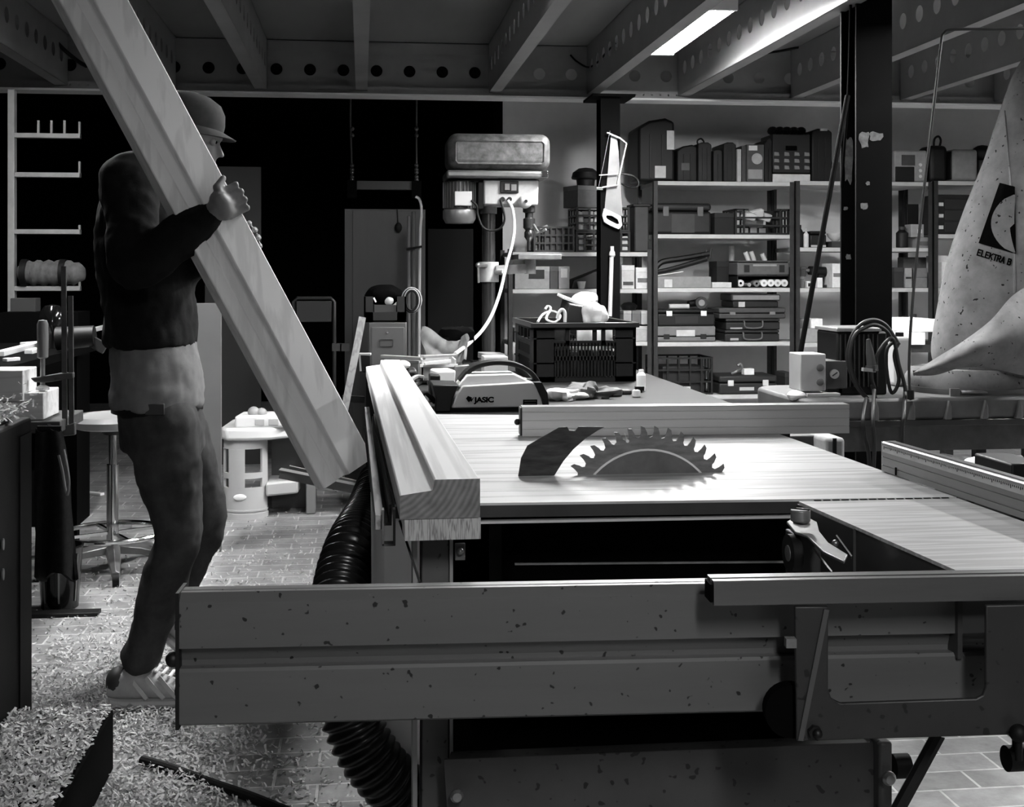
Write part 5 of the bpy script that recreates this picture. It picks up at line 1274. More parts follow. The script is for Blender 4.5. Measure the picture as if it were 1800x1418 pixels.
inner = [(1067, 378), (1076, 379), (1087, 386), (1089, 393), (1085, 394), (1075, 389), (1068, 385), (1065, 381)]
po = [H_(*p, -.016) for p in outer]; pi_ = [H_(*p, -.016) for p in inner]; th = Vector((0, .022, 0)); n = 8
m.add(po + pi_ + [p + th for p in po] + [p + th for p in pi_], sum([[(i, (i + 1) % n, n + (i + 1) % n, n + i), (2 * n + i, 3 * n + i, 3 * n + (i + 1) % n, 2 * n + (i + 1) % n), (i, 2 * n + i, 2 * n + (i + 1) % n, (i + 1) % n), (n + i, n + (i + 1) % n, 3 * n + (i + 1) % n, 3 * n + i)] for i in range(n)], []))
m.build('saw_handle', white, hs, bevel=.003)
cable('belt_loop', 'dark strap loop hanging from the slim column behind the saws', [H_(1092, 305, .03), H_(1112, 309, .02), H_(1122, 318, .0), H_(1120, 328, .0), H_(1104, 328, .02), H_(1092, 322, .03)], .006, black, 7, 'strap')
bt = thing('caulking_tube', 'pale narrow tube hung upright on the slim column below the saws', 'tube', H_(1074, 500))
MB().cyl(H_(1072, 556, -.016), H_(1075, 452, -.016), .013, n=14).build('tube_body', mat('tube_body', 165, .5), bt)
MB().lathe([(.012, 0), (.019, .012), (.017, .03), (.011, .04), (.011, .065)], H_(1076, 452, -.016), 14).build('tube_nozzle', lightg, bt)
# ================================================================== dust extractor
YE = 4.15; REF[0] = 1690
ex0, ex1 = P(1404, 740, YE).x, P(1880, 740, YE).x; ez1, ez0 = P(1640, 699, YE).z, P(1640, 792, YE).z
ext = thing('dust_extractor', 'dust extractor with a big slumped filter bag and a ribbed base', 'dust extractor', ((ex0 + ex1) / 2, YE + .3, 0))
house = mat('extractor_house', 92, .5, .1, ns=7, na=.35); 
def rrect(x0, x1, y0, y1, r, n=8):
    out = []
    for cx, cy, a0 in ((x1 - r, y1 - r, 0), (x0 + r, y1 - r, 90), (x0 + r, y0 + r, 180), (x1 - r, y0 + r, 270)):
        for k in range(n + 1):
            t = math.radians(a0 + 90 * k / n); out.append((cx + r * math.cos(t), cy + r * math.sin(t)))
    return out
zb1, zb0 = P(1640, 737, YE).z, P(1640, 748, YE).z
MB().prism(rrect(ex0, ex1, YE, YE + .55, .12), 'z', zb1 - .002, ez1).build('housing_lid', house, ext, bevel=.012, sharp=50)
MB().prism(rrect(ex0 + .01, ex1 - .01, YE + .01, YE + .54, .12), 'z', ez0, zb0).build('housing_base', mat('house_base', 70, .5, .1, ns=9, na=.5), ext, sharp=50)
MB().prism(rrect(ex0 - .006, ex1 + .006, YE - .006, YE + .556, .125), 'z', zb0 - .001, zb1).build('housing_band', mat('house_band', 60, .4, .3), ext, bevel=.003, sharp=50)
for px in (1536, 1600, 1664, 1728, 1788):
    q = P(px, 720, YE)
    MB().prism([(q.x - .012, zb1), (q.x + .014, zb1), (q.x + .012, ez1 - .03), (q.x + .004, ez1 - .008)], 'y', YE - .014, YE + .02).build('lid_rib', house, ext, bevel=.003)
for xx in (ex0 + .1, ex1 - .12):
    for yy in (YE + .07, YE + .44): MB().box(xx, xx + .04, yy, yy + .04, 0, ez0).build('extractor_leg', black, ext)
MB().tube(spl([P(1655, 802, YE - .02), P(1690, 808, YE - .12), P(1740, 810, YE - .14), P(1795, 806, YE - .1)], 6), .012).build('lower_hoop', tin, ext)
YG = YE + .26
bagm = mat('filter_cloth', 118, .95, ns=16, na=.22, spots=.27, spotscale=60, spec=.1)
cc = P(1695, 690, YG); rc_ = (P(1790, 690, YG).x - P(1600, 690, YG).x) / 2
MB().lathe([(rc_ * .98, ez1 - .002), (rc_, ez1 + .02), (rc_ * 1.0, P(0, 660, YG).z), (rc_ * .9, P(0, 645, YG).z)], (cc.x, YG, 0), 40).build('bag_collar', bagm, ext)
zs_ = P(0, 692, YG - rc_).z
MB().lathe([(rc_ + .001, zs_ - .012), (rc_ + .006, zs_ - .012), (rc_ + .006, zs_ + .012), (rc_ + .001, zs_ + .012)], (cc.x, YG, 0), 40).build('collar_strap', mat('strap_grey', 95, .6), ext)
b0 = P(1678, 690, YG - rc_ - .008); m = MB(); m.obox(b0, (.035, .012, .03)); m.cyl(b0 + Vector((.02, -.004, 0)), b0 + Vector((.13, .012, -.002)), .008, n=10); m.build('strap_buckle', steel, ext)
RG = [(62, 1835, 1890), (120, 1789, 1905), (190, 1765, 1925), (280, 1736, 1945), (370, 1701, 1962), (460, 1673, 1975), (560, 1653, 1980), (612, 1646, 1975), (640, 1650, 1950), (655, 1660, 1900), (660, 1680, 1860)]
rings_ = []
for i, (py, l, r_) in enumerate(RG):
    a, b = P(l, py, YG), P(r_, py, YG); c = (a + b) / 2; rx = (b - a).length / 2; ring = []
    for k in range(40):
        t = 2 * PI * k / 40; q = 1 + .05 * mnoise.noise(Vector((math.cos(t) * 2, math.sin(t) * 2, i * .8)))
        ring.append(Vector((c.x + rx * math.cos(t) * (q if abs(math.cos(t)) < .9 else 1), YG + rx * .72 * math.sin(t) * q, a.z)))
    rings_.append(ring)
fine = []
for k in range(40):
    fine.append(spl([r_[k] for r_ in rings_], 5))
rings_ = [[fine[k][i] for k in range(40)] for i in range(len(fine[0]))]
bagmb = MB().loft(rings_); bag = bagmb.build('filter_bag', bagm, ext, sharp=60)
ridge = [(1604, 655), (1650, 626), (1692, 600), (1742, 562), (1784, 516), (1850, 480)]; low_ = [(1606, 660), (1645, 659), (1692, 646), (1745, 648), (1800, 660), (1860, 668)]
rs = spl([Vector((x, y, 0)) for x, y in ridge], 6); ls = spl([Vector((x, y, 0)) for x, y in low_], 6)
def foldfn(u, v):
    i = min(int(round(u * 30)), 30); a, b = rs[i], ls[i]; q = a.lerp(b, v)
    hang = .20 + .07 * math.sin(PI * min(1, u * 1.1)); y = YG - hang - .10 * math.sin(PI * min(1, .12 + v * .8)) * min(1, .25 + u * 1.6) + .12 * (1 - u) * .6
    y += .012 * mnoise.noise(Vector((u * 7, v * 3, 2)))
    return P(q.x, q.y, y)
MB().sheet(foldfn, 30, 12, -.012).build('bag_fold', bagm, ext, sharp=70)
m = MB(); m.tube(spl([P(*p, YG - .2) for p in ((1766, 190), (1770, 250), (1775, 320), (1780, 400), (1782, 440))], 5), .0035, 6)
from mathutils.bvhtree import BVHTree
bvh = BVHTree.FromPolygons([Vector(v) for v in bagmb.v], bagmb.f)
def on_bag(px, py, off=.004):
    o = Vector((0, 0, CH)); d = ray(px, py).normalized(); h = bvh.ray_cast(o, d)
    return (h[0] - d * off) if h[0] else P(px, py, YG - .15)
MB().tube([on_bag(x, y, .0) for x, y in [(1766 + 17 * math.sin(PI / 2 * k / 24), 195 + 320 * k / 24) for k in range(25)]], .004, 6).build('bag_seam', bagm, bag)
def decal(name, poly_fn, nu, nv, mm, off):
    vs = [on_bag(*poly_fn(i / nu, j / nv), off) for i in range(nu + 1) for j in range(nv + 1)]; bk = [v + ray(1750, 380).normalized() * .0015 for v in vs]
    N = len(vs); g = lambda i, j: i * (nv + 1) + j; fs = []
    for i in range(nu):
        for j in range(nv): fs += [(g(i, j), g(i + 1, j), g(i + 1, j + 1), g(i, j + 1)), (N + g(i, j), N + g(i, j + 1), N + g(i + 1, j + 1), N + g(i + 1, j))]
    return MB().add(vs + bk, fs).build(name, mm, bag)
quadp = lambda A_, B_, C_, D_q: (lambda u, v: (A_[0] * (1 - u) * (1 - v) + B_[0] * u * (1 - v) + C_[0] * u * v + D_q[0] * (1 - u) * v, A_[1] * (1 - u) * (1 - v) + B_[1] * u * (1 - v) + C_[1] * u * v + D_q[1] * (1 - u) * v))
decal('emblem_square', quadp((1757, 321), (1784, 328), (1786, 446), (1720, 427)), 6, 10, jet, .005)
def leafp(u, v):
    y = 342 + 102 * u; w_ = math.sin(PI * u) ** .6; xl = 1782 - 40 * w_ - (1 - u) * 0; xr = 1785 - 10 * math.sin(PI * u) * (1 if u > .55 else .2)
    return (xl + (xr - xl) * v, y)
decal('emblem_disc', leafp, 14, 4, bagm, .0075)
GL = {'E': (((0, 0), (0, 1)), ((0, 0), (.8, 0)), ((0, .5), (.7, .5)), ((0, 1), (.8, 1))), 'L': (((0, 0), (0, 1)), ((0, 0), (.8, 0))),
      'K': (((0, 0), (0, 1)), ((.05, .45), (.85, 1)), ((.2, .55), (.9, 0))), 'T': (((.45, 0), (.45, 1)), ((0, 1), (.9, 1))),
      'R': (((0, 0), (0, 1)), ((0, 1), (.6, 1)), ((.6, 1), (.8, .85)), ((.8, .85), (.8, .62)), ((.8, .62), (.6, .48)), ((.6, .48), (0, .48)), ((.4, .48), (.9, 0))),
      'A': (((0, 0), (.45, 1)), ((.45, 1), (.9, 0)), ((.2, .3), (.7, .3))),
      'B': (((0, 0), (0, 1)), ((0, 1), (.6, 1)), ((.6, 1), (.78, .85)), ((.78, .85), (.78, .68)), ((.78, .68), (.6, .53)), ((.6, .53), (0, .53)), ((.6, .53), (.85, .38)), ((.85, .38), (.85, .15)), ((.85, .15), (.65, 0)), ((.65, 0), (0, 0)))}
ca, sa = math.cos(math.radians(17)), math.sin(math.radians(17)); m = MB(); cw, chh, wst_ = 5.9, 10.0, 1.15; xx = 0
for ch_ in 'ELEKTRA B':
    for (u0, v0_), (u1, v1_) in GL.get(ch_, ()):
        a_ = Vector((xx + u0 * cw, -v0_ * chh)); b_ = Vector((xx + u1 * cw, -v1_ * chh)); d2 = (b_ - a_).normalized(); n2 = Vector((-d2.y, d2.x)) * wst_; a_ = a_ - d2 * wst_; b_ = b_ + d2 * wst_
        q4 = [on_bag(1717.5 + p.x * ca - p.y * sa, 448 + p.x * sa + p.y * ca, .003) for p in (a_ - n2, b_ - n2, b_ + n2, a_ + n2)]
        bk_ = [p + ray(1750, 450).normalized() * .002 for p in q4]
        m.add(q4 + bk_, [(0, 1, 2, 3), (7, 6, 5, 4), (0, 4, 5, 1), (1, 5, 6, 2), (2, 6, 7, 3), (3, 7, 4, 0)])
    xx += 4.6 if ch_ == ' ' else 7.25
m.build('bag_lettering', jet, bag)
hoop = [(1601, 703), (1598, 640), (1605, 520), (1624, 335), (1641, 190), (1654, 78), (1660, 58), (1676, 52), (1740, 51), (1800, 50), (1900, 49)]
MB().tube(spl([P(x, y, YG - .28) for x, y in hoop], 6), .0052, 8).build('bag_hoop', mat('hoop_black', 34, .4), ext)
q = P(1601, 703, YG - .28); MB().cyl((q.x, q.y, ez1 - .002), (q.x, q.y, ez1 + .03), .012, n=12).build('hoop_socket', black, ext)
# motor and switch boxes on the extractor
YM = YE + .12
def M_(px, py, dy=0): return P(px, py, YM + dy)
a, b = M_(1471, 583), M_(1560, 690)
motor = MB().box(a.x, b.x, YM, YM + .2, ez1, a.z).build('extractor_motor', black, ext, bevel=.008)
MB().box(a.x - .004, M_(1548, 0).x, YM - .01, YM + .21, a.z, a.z + .014).build('motor_lid', mat('lid_bright', 150, .3, .3), motor, bevel=.003)
m = MB()
for k in range(9): xx = a.x + .01 + k * .017; m.box(xx, xx + .004, YM - .008, YM + .004, ez1 + .03, a.z - .01)
m.build('motor_fins', dark, motor)
a, b = M_(1419, 622, -.03), M_(1452, 690, -.03)
sb = MB().box(a.x - .025, b.x, YM - .03, YM + .09, b.z + .006, a.z).build('switch_box', mat('switch_box', 165, .45, ns=9, na=.06), ext, bevel=.004)
for py in (646, 671):
    q = M_(1441, py, -.03); MB().lathe([(.013, -.001), (.013, -.006), (.009, -.008), (.001, -.008)], q, 18, axis='y').build('push_button', mid, sb)
q = M_(1409, 661, .02); MB().cyl(q + Vector((-.012, 0, 0)), q + Vector((.01, 0, 0)), .013, n=12).build('cable_gland', black, sb)
a, b = M_(1452, 634, -.01), M_(1490, 683, -.01)
gb = MB().box(a.x, b.x, YM - .01, YM + .1, b.z, a.z).build('dial_box', mat('dial_box', 62, .5), ext, bevel=.004)
q = M_(1466, 657, -.01); d_ = MB().cyl(q, q + Vector((0, -.008, 0)), .0165, n=22).build('dial', lightg, gb)
MB().bar(q + Vector((-.009, -.009, -.006)), q + Vector((.009, -.009, .006)), .004, .003, up=(0, -1, 0)).build('dial_pointer', dark, d_)
MB().box(M_(1412, 0).x, M_(1470, 0).x, YM - .04, YM + .1, ez1 + .0, ez1 + .012).build('motor_plate', lightg, ext, bevel=.002)
m = MB(); m.box(M_(1455, 0).x, M_(1480, 0).x, YM, YM + .1, ez1, b.z); m.build('dial_foot', black, ext)
tag(crumple(P(1400, 699, YE + .08) + Vector((0, 0, .006)), (.03, .03, .02), 4, 14).build('cleaning_rag', white), 'white wad of cloth at the end of the extractor housing', 'rag')
# cable coil hung over the motor
def K_(px, py, dy=-.07): return P(px, py, YM + dy)
coil = thing('extension_cord', 'black power cord coiled over the extractor motor with a plug and hanging tails', 'power cord', K_(1540, 640))
cm = mat('cord_black', 18, .55)
m = MB()
m.tube(spl([K_(1523, 700), K_(1502, 672), K_(1490, 632), K_(1496, 594), K_(1513, 570), K_(1536, 562, -.06), K_(1557, 571, -.06), K_(1572, 592), K_(1580, 606)], 8), .0068, 8)
m.tube(spl([K_(1529, 705, -.09), K_(1506, 675, -.085), K_(1494, 628, -.085), K_(1502, 590, -.085), K_(1520, 576, -.08), K_(1540, 571, -.08), K_(1560, 583, -.08), K_(1570, 604, -.08)], 8), .0068, 8)
m.tube(spl([K_(1537, 682, -.1), K_(1531, 655, -.1), K_(1541, 625, -.1), K_(1558, 600, -.1), K_(1571, 598, -.1), K_(1580, 640, -.1), K_(1591, 682, -.1), K_(1586, 706, -.1), K_(1561, 718, -.1), K_(1540, 702, -.1), K_(1533, 676, -.1)], 8), .0066, 8)
m.tube(spl([K_(1576, 598, -.085), K_(1560, 612, -.085), K_(1558, 645, -.085), K_(1567, 690, -.085), K_(1580, 668, -.09), K_(1572, 625, -.09), K_(1580, 602, -.09)], 8), .0066, 8)
m.build('cord_loops', cm, coil)
m = MB()
m.tube(spl([K_(1523, 700, -.11), K_(1517, 735, -.19), K_(1520, 765, -.19), K_(1527, 800, -.19), K_(1531, 900, -.19)], 8), .0066, 8)
m.tube(spl([K_(1537, 685, -.11), K_(1534, 735, -.2), K_(1537, 780, -.2), K_(1535, 830, -.2), K_(1530, 900, -.2)], 8), .0066, 8)
m.tube(spl([K_(1591, 690, -.11), K_(1589, 730, -.2), K_(1586, 760, -.2), K_(1588, 860, -.2)], 8), .0066, 8)
m.build('cord_tails', cm, coil)
m = MB(); m.tube([K_(1526, 596, -.1), K_(1529, 620, -.1), K_(1532, 642, -.1)], [.007, .014, .017], 12); m.cyl(K_(1532, 642, -.1), K_(1533, 652, -.1), .021, .021, n=16); m.build('plug', mat('plug_grey', 60, .4), coil)
m = MB(); m.obox(K_(1527, 650, -.11), (.045, .02, .012), (0, .1, 0)); m.build('plug_lid', mat('plug_lid', 150, .4), coil)
# pale things behind the coil
REF[0] = 1590; q0, q1 = P(1574, 0, YE + .42), P(1604, 0, YE + .42)
t = thing('white_canister', 'pale translucent canister standing behind the cord coil', 'canister', ((q0.x + q1.x) / 2, YE + .46, ez1))
MB().box(q0.x, q1.x, YE + .42, YE + .5, ez1 + .001, P(0, 592, YE + .42).z).build('canister_body', mat('canister_pale', 185, .35), t, bevel=.015, seg=3)
MB().cyl(((q0.x + q1.x) / 2, YE + .46, P(0, 592, YE + .42).z), ((q0.x + q1.x) / 2, YE + .46, P(0, 585, YE + .42).z), .016, n=14).build('canister_cap', black, t)
YS = 6.2; REF[0] = 1610
cab = thing('side_table', 'dark side table under the white boards beyond the extractor', 'table', (P(1610, 0, YS).x, YS + .2, 0))
a, b = P(1578, 606, YS), P(1650, 606, YS)
MB().box(a.x, b.x + .1, YS, YS + .4, a.z - .04, a.z).build('table_slab', dark, cab)
for xx in (a.x + .02, b.x + .04): MB().box(xx, xx + .05, YS + .02, YS + .07, 0, a.z - .04).build('table_leg', black, cab); 
tag(MB().box(P(1571, 0, YS).x, P(1622, 0, YS).x, YS - .03, YS + .3, a.z + .001, P(0, 584, YS).z).build('white_board', white, bevel=.003), 'lower white board lying beyond the wire hoop', 'board')
tag(MB().box(P(1592, 0, YS).x, P(1650, 0, YS).x, YS, YS + .34, P(0, 584, YS).z + .001, P(0, 561, YS).z).build('white_block', mat('white_block', 205, .7, ns=12, na=.1), bevel=.004), 'upper white block stacked on the white board', 'block')
# rod leaning on the thick column
p0 = P(1490, 168, 4.86); p1 = P(1390, 712, 4.72); dd = (p1 - p0); p2 = p0 + dd * ((p0.z - .0) / (p0.z - p1.z))
tag(MB().tube([p0, p1, p2], .0105, 10).build('leaning_rod', mat('rod_black', 8, .8, spec=.08)), 'long black rod leaning against the thick column', 'rod')
cable('column_cable', 'black cable running down the side of the thick column', [P(1496, -30, 4.93), P(1493, 100, 4.93), P(1489, 200, 4.92), P(1484, 260, 4.92), P(1480, 330, 4.94)], .006, jet)
# floor things beyond the saw
a, b = P(1385, 766, 3.9), P(1447, 766, 3.9)
tag(MB().box(a.x, b.x, 3.9, 4.08, 0.001, a.z).build('grey_box', mat('tall_grey', 60, .6, ns=9, na=.2), bevel=.004), 'plain grey box standing behind the saw table corner', 'box')
a, b = P(1450, 770, 3.8), P(1486, 770, 3.8)
t = thing('white_sack', 'white sack with a black strap behind the saw table corner', 'sack', (a.x, 3.8, 0))
MB().box(a.x, b.x, 3.8, 3.95, .001, a.z).build('sack_body', mat('sack_white', 150, .8, ns=12, na=.3), t, bevel=.012, seg=3)
MB().bar((a.x + .03, 3.795, .3), (a.x + .03, 3.795, a.z), .012, .004, up=(0, -1, 0)).build('sack_strap', black, t)
a, b = P(1778, 815, 3.05), P(1840, 815, 3.05)
tag(MB().box(a.x, b.x, 3.05, 3.25, .001, a.z).build('storage_chest', black, bevel=.006), 'dark chest just beyond the ruler fence at the edge of the picture', 'chest')
REF[0] = 1750; a = P(1745, 838, 3.3)
t = thing('small_stand', 'dark stand carrying a white rag beyond the ruler fence', 'stand', (a.x, 3.35, 0))
MB().box(P(1700, 0, 3.3).x, P(1774, 0, 3.3).x, 3.3, 3.5, 0, P(0, 832, 3.3).z).build('stand_body', dark, t, bevel=.004)
tag(crumple(Vector((P(1750, 0, 3.3).x, 3.38, P(0, 832, 3.3).z + .017)), (.035, .06, .017), 15, 16).build('cleaning_rag', paper, sub=1), 'white rag lying on the dark stand beyond the ruler fence', 'rag')
# ================================================================== the dark end of the hall
YLk = 7.3
def K2(px, py, Y=YLk): return P(px, py, Y)
a, b = K2(606, 367), K2(748, 367)
t = thing('locker', 'tall grey locker standing in the dark doorway', 'locker', ((a.x + b.x) / 2, YLk + .25, 0))
lm = mat('locker_grey', 44, .45, .1, ns=3, na=.2, st=(3, 3, .3))
MB().box(a.x, b.x, YLk + .012, YLk + .5, 0.001, a.z).build('locker_body', lm, t)
MB().box(a.x + .045, b.x - .005, YLk, YLk + .011, .06, a.z - .008).build('locker_door', lm, t, bevel=.002)
q = K2(700, 400); m = MB(); m.tube([K2(698, 367, YLk - .003), K2(699, 385, YLk - .003), K2(699, 398, YLk - .01)], .004); m.ball(q + Vector((0, -.0205, 0)), (.022, .022, .03), 12); 
tag(m.build('pull_switch', rubber), 'black pear shaped switch dangling in front of the locker', 'switch')
rod('aluminium_profile', 'tall aluminium profile leaning at the edge of the locker', 'profile', K2(611, 368, YLk - .06), Vector((K2(611, 760, YLk - .06).x, YLk - .06, .002)), .03, .03, mat('profile_alu', 135, .35, .5))
rod('aluminium_profile', 'thin upright profile beside the dark chair back', 'profile', K2(588, 522, 6.9), Vector((K2(588, 700, 6.9).x, 6.9, .002)), .018, .018, tin)
m = MB()
for px in (592, 606): m.obox(K2(px, 610, 6.85), (.05, .05, .04))
m.bar(K2(580, 590, 6.88), K2(580, 640, 6.88), .01, .01)
tag(m.build('clamp_bracket', dark), 'dark clamp bracket joining the upright profiles by the locker', 'clamp')
for k, (px, pt_, r_, v) in enumerate(((719, 380, .009, 115), (727, 372, .012, 90), (739, 362, .008, 205))):
    pts = [Vector((K2(px, 660, 6.95).x, 6.95, .003)), K2(px, pt_, 6.95)]
    if k == 2: pts = [Vector((K2(735, 660, 6.93).x, 6.93, .003)), K2(738, 450, 6.93), K2(741, 375, 6.93), K2(738, 352, 6.94), K2(731, 346, 6.95)]
    tag(MB().tube(spl(pts, 6), r_, 10).build('metal_tube', mat('tube_%d' % v, v, .3, .5)), ['thin dull tube upright before the locker, farthest from the hooked tube', 'thicker dull tube in the middle of the upright tubes', 'bright tube with a hooked top before the locker'][k], 'tube', 'tubes standing before the locker')
tag(MB().tube([K2(714, 438, 6.92), K2(742, 433, 6.91)], .006).build('tie_strap', rubber), 'black tie round the tubes before the locker', 'strap')
YB2 = 6.3; REF[0] = 680
a, b = P(648, 566, YB2), P(715, 566, YB2)
cab = thing('low_cabinet', 'dark low cabinet under the grey drawer box', 'cabinet', ((a.x + b.x) / 2, YB2 + .15, 0))
zl = P(0, 662, YB2).z
MB().box(a.x - .03, b.x + .03, YB2 - .02, YB2 + .36, 0, zl).build('cabinet_body', jet, cab)
t = thing('drawer_box', 'small grey steel drawer box with a label holder and lock', 'drawer box', ((a.x + b.x) / 2, YB2 + .15, zl))
gm = mat('drawer_grey', 72, .45, .1, ns=6, na=.1)
MB().box(a.x, b.x, YB2, YB2 + .3, zl + .001, a.z).build('box_body', gm, t, bevel=.006)
q0, q1 = P(653, 575, YB2), P(711, 650, YB2); MB().box(q0.x, q1.x, YB2 - .005, YB2 + .002, q1.z, q0.z).build('drawer_front', gm, t, bevel=.003)
q0, q1 = P(668, 597, YB2), P(690, 608, YB2)
m = MB(); m.box(q0.x, q1.x, YB2 - .01, YB2 - .004, q1.z - .003, q1.z); m.box(q0.x, q1.x, YB2 - .01, YB2 - .004, q0.z, q0.z + .003); m.box(q0.x - .003, q0.x, YB2 - .01, YB2 - .004, q1.z, q0.z); m.box(q1.x, q1.x + .003, YB2 - .01, YB2 - .004, q1.z, q0.z); m.build('label_holder', dark, t)
q = P(681, 584, YB2); MB().cyl((q.x, YB2 - .01, q.z), (q.x, YB2, q.z), .006, n=12).build('lock', chrome, t)
zt = a.z
ob = thing('open_bin', 'black open bin on the grey drawer box, stuffed with dark gear', 'bin', ((a.x + b.x) / 2, YB2 + .15, zt))
x0, x1 = P(640, 0, YB2).x, P(714, 0, YB2).x; z1 = P(0, 521, YB2).z
bm_ = mat('bin_black', 24, .4); m = MB(); m.box(x0, x1, YB2, YB2 + .28, zt + .001, zt + .008)
m.box(x0, x0 + .045, YB2, YB2 + .008, zt, z1); m.box(x1 - .045, x1, YB2, YB2 + .008, zt, z1); m.box(x0, x1, YB2, YB2 + .008, zt, zt + .05); m.box(x0, x0 + .008, YB2, YB2 + .28, zt, z1); m.box(x1 - .008, x1, YB2, YB2 + .28, zt, z1); m.box(x0, x1, YB2 + .272, YB2 + .28, zt, z1); m.build('bin_shell', bm_, ob)
def inbin(name, label, cat, mb, mm, **k): return tag(mb.build(name, mm, **k), label, cat, 'gear in the black open bin')
inbin('dark_bag', 'black rounded bag bulging out of the open bin', 'bag', crumple(P(675, 518, YB2 + .14), (.1, .1, .055), 6, 20, .2), jet, sub=1)
inbin('pale_glint', 'pale glove sticking out of the open bin', 'glove', crumple(P(684, 530, YB2 + .03), (.023, .02, .022), 2, 14), lightg, sub=1)  # pale lump paints in a reflection on the black bag
inbin('pale_strip', 'short white strip at the edge of the black bag', 'strip', MB().bar(P(657, 523, YB2 + .03), P(661, 531, YB2 + .03), .008, .008), white)
inbin('pale_card', 'grey card standing inside the open bin', 'card', MB().prism([(p.x, p.z) for p in (P(691, 545, YB2 + .03), P(696, 545, YB2 + .03), P(697, 530, YB2 + .03), P(690, 537, YB2 + .03))], 'y', YB2 + .02, YB2 + .03), lightg)
inbin('plastic_sheet', 'dim grey sheet lying low in the open bin', 'sheet', MB().box(x0 + .05, x1 - .05, YB2 + .012, YB2 + .05, zt + .01, zt + .085), mat('bin_panel', 45, .6))
m = MB()
for k in range(4): m.tube([P(724, 528, YB2 + .02) + Vector(((.03 + .006 * k) * math.cos(t_), .0 + .012 * k, (.05 + .004 * k) * math.sin(t_))) for t_ in [2 * PI * i / 20 for i in range(20)]], .006, 7, closed=True, mi=k % 2)
tag(m.build('coiled_lead', [rubber, mat('lead_grey', 150, .4)]), 'black and grey lead coiled over the edge of the open bin', 'cable')
# chair, hanging rods, boards
ch = thing('folding_chair', 'dark folding chair barely visible in front of the dark wall', 'chair', (P(555, 0, 7.0).x, 7.0, 0))
REF[0] = 550; a, b = P(516, 524, 7.0), P(588, 590, 7.0)
dk = mat('chair_dark', 14, .5)
m = MB(); m.tube([(a.x, 7, b.z), (a.x, 7, a.z - .02), (a.x + .02, 7, a.z), (b.x - .02, 7, a.z), (b.x, 7, a.z - .02), (b.x, 7, b.z)], .01, 8)
m.tube([(a.x, 7, b.z), (a.x, 6.95, .01)], .01); m.tube([(b.x, 7, b.z), (b.x, 6.95, .01)], .01); m.tube([(a.x, 6.6, .45), (a.x, 7.25, .01)], .01); m.tube([(b.x, 6.6, .45), (b.x, 7.25, .01)], .01); m.build('chair_frame', mat('chair_frame', 26, .4), ch)
MB().box(a.x + .015, b.x - .015, 6.995, 7.005, P(0, 566, 7).z, a.z - .015).build('backrest', dk, ch, bevel=.003)
MB().box(a.x, b.x, 6.6, 6.98, .44, .46).build('seat', dk, ch, bevel=.005)
lb = thing('lifting_beam', 'dark cross bar hung on two beaded rods above the locker', 'hoist', (P(675, 0, 7.9).x, 7.9, 1.6))
REF[0] = 675; a, b = P(612, 318, 7.9), P(740, 334, 7.9)
MB().box(a.x, b.x, 7.88, 7.93, b.z, a.z).build('cross_bar', mat('bar_dark', 8, .5), lb)
for px in (619, 732):
    q = P(px, 330, 7.9); MB().box(q.x - .03, q.x + .03, 7.86, 7.95, P(0, 348, 7.9).z, P(0, 318, 7.9).z).build('bar_block', jet, lb)
    m = MB(); zt_ = DECK - .001; q2 = P(px - (3 if px < 700 else 0), 215, 7.9)
    m.tube([(q.x, 7.9, P(0, 318, 7.9).z), (q2.x, 7.9, q2.z), (q2.x, 7.9, zt_)], .006, 8)
    for y in (328, 316, 311, 303, 298, 291, 238, 226): m.ball(P(px, y, 7.89), .014, 8)
    m.build('threaded_rod', mat('rod_grey', 70, .4, .5), lb)
YP = 5.5
a, b = P(318, 533, YP), P(389, 533, YP)
tag(MB().box(a.x, b.x, YP, YP + .02, .001, a.z).build('leaning_board', mat('board_pale', 98, .6, ns=3, na=.1), bevel=.002), 'pale upright board standing behind the walking person', 'board')
a, b = P(360, 292, 8.0), P(459, 292, 8.0)
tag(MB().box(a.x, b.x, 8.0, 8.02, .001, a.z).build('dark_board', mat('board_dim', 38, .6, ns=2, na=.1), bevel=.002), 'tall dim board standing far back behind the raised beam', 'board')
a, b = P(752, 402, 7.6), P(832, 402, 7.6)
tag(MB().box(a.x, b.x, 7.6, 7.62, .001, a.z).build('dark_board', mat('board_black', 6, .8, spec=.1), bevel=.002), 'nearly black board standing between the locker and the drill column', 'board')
# cantilever rack
YK = 6.5; REF[0] = 80
rk_ = thing('cantilever_rack', 'pale steel rack with bracket arms on the dark wall', 'rack', (P(20, 0, YK).x, YK, 0))
rm_ = mat('rack_paint', 128, .5, .1, ns=10, na=.15)
u0, u1 = P(13, 0, YK).x, P(25, 0, YK).x
MB().box(u0, u1, YK, YK + .05, 0, P(0, 158, YK).z).build('rack_upright', rm_, rk_, bevel=.003)
for i, (y, tip) in enumerate(((238, 213), (307, 283), (407, 395), (507, 495))):
    z = P(80, y, YK).z; xe = P(140, y, YK).x
    m = MB(); m.box(u1, xe, YK, YK + .04, z - .012, z + .012); m.box(xe - .009, xe, YK + .01, YK + .03, z - .012, P(140, tip, YK).z); m.build('rack_arm', rm_, rk_, bevel=.002)
    if i == 0:
        for px in (66, 89, 112): q = P(px, 230, YK); MB().box(q.x - .005, q.x + .005, YK + .012, YK + .026, z + .01, P(px, 211, YK).z).build('arm_peg', rm_, rk_)
MB().box(u0, u1 + .3, YK - .05, YK + .3, 0, .03).build('rack_foot', rm_, rk_)
z = P(80, 507, YK).z + .0135
c = P(88, 470, YK); 
bagR = thing('rolled_tarp', 'rolled tarpaulin strapped on the lowest rack arm', 'tarpaulin', (c.x, YK, z))
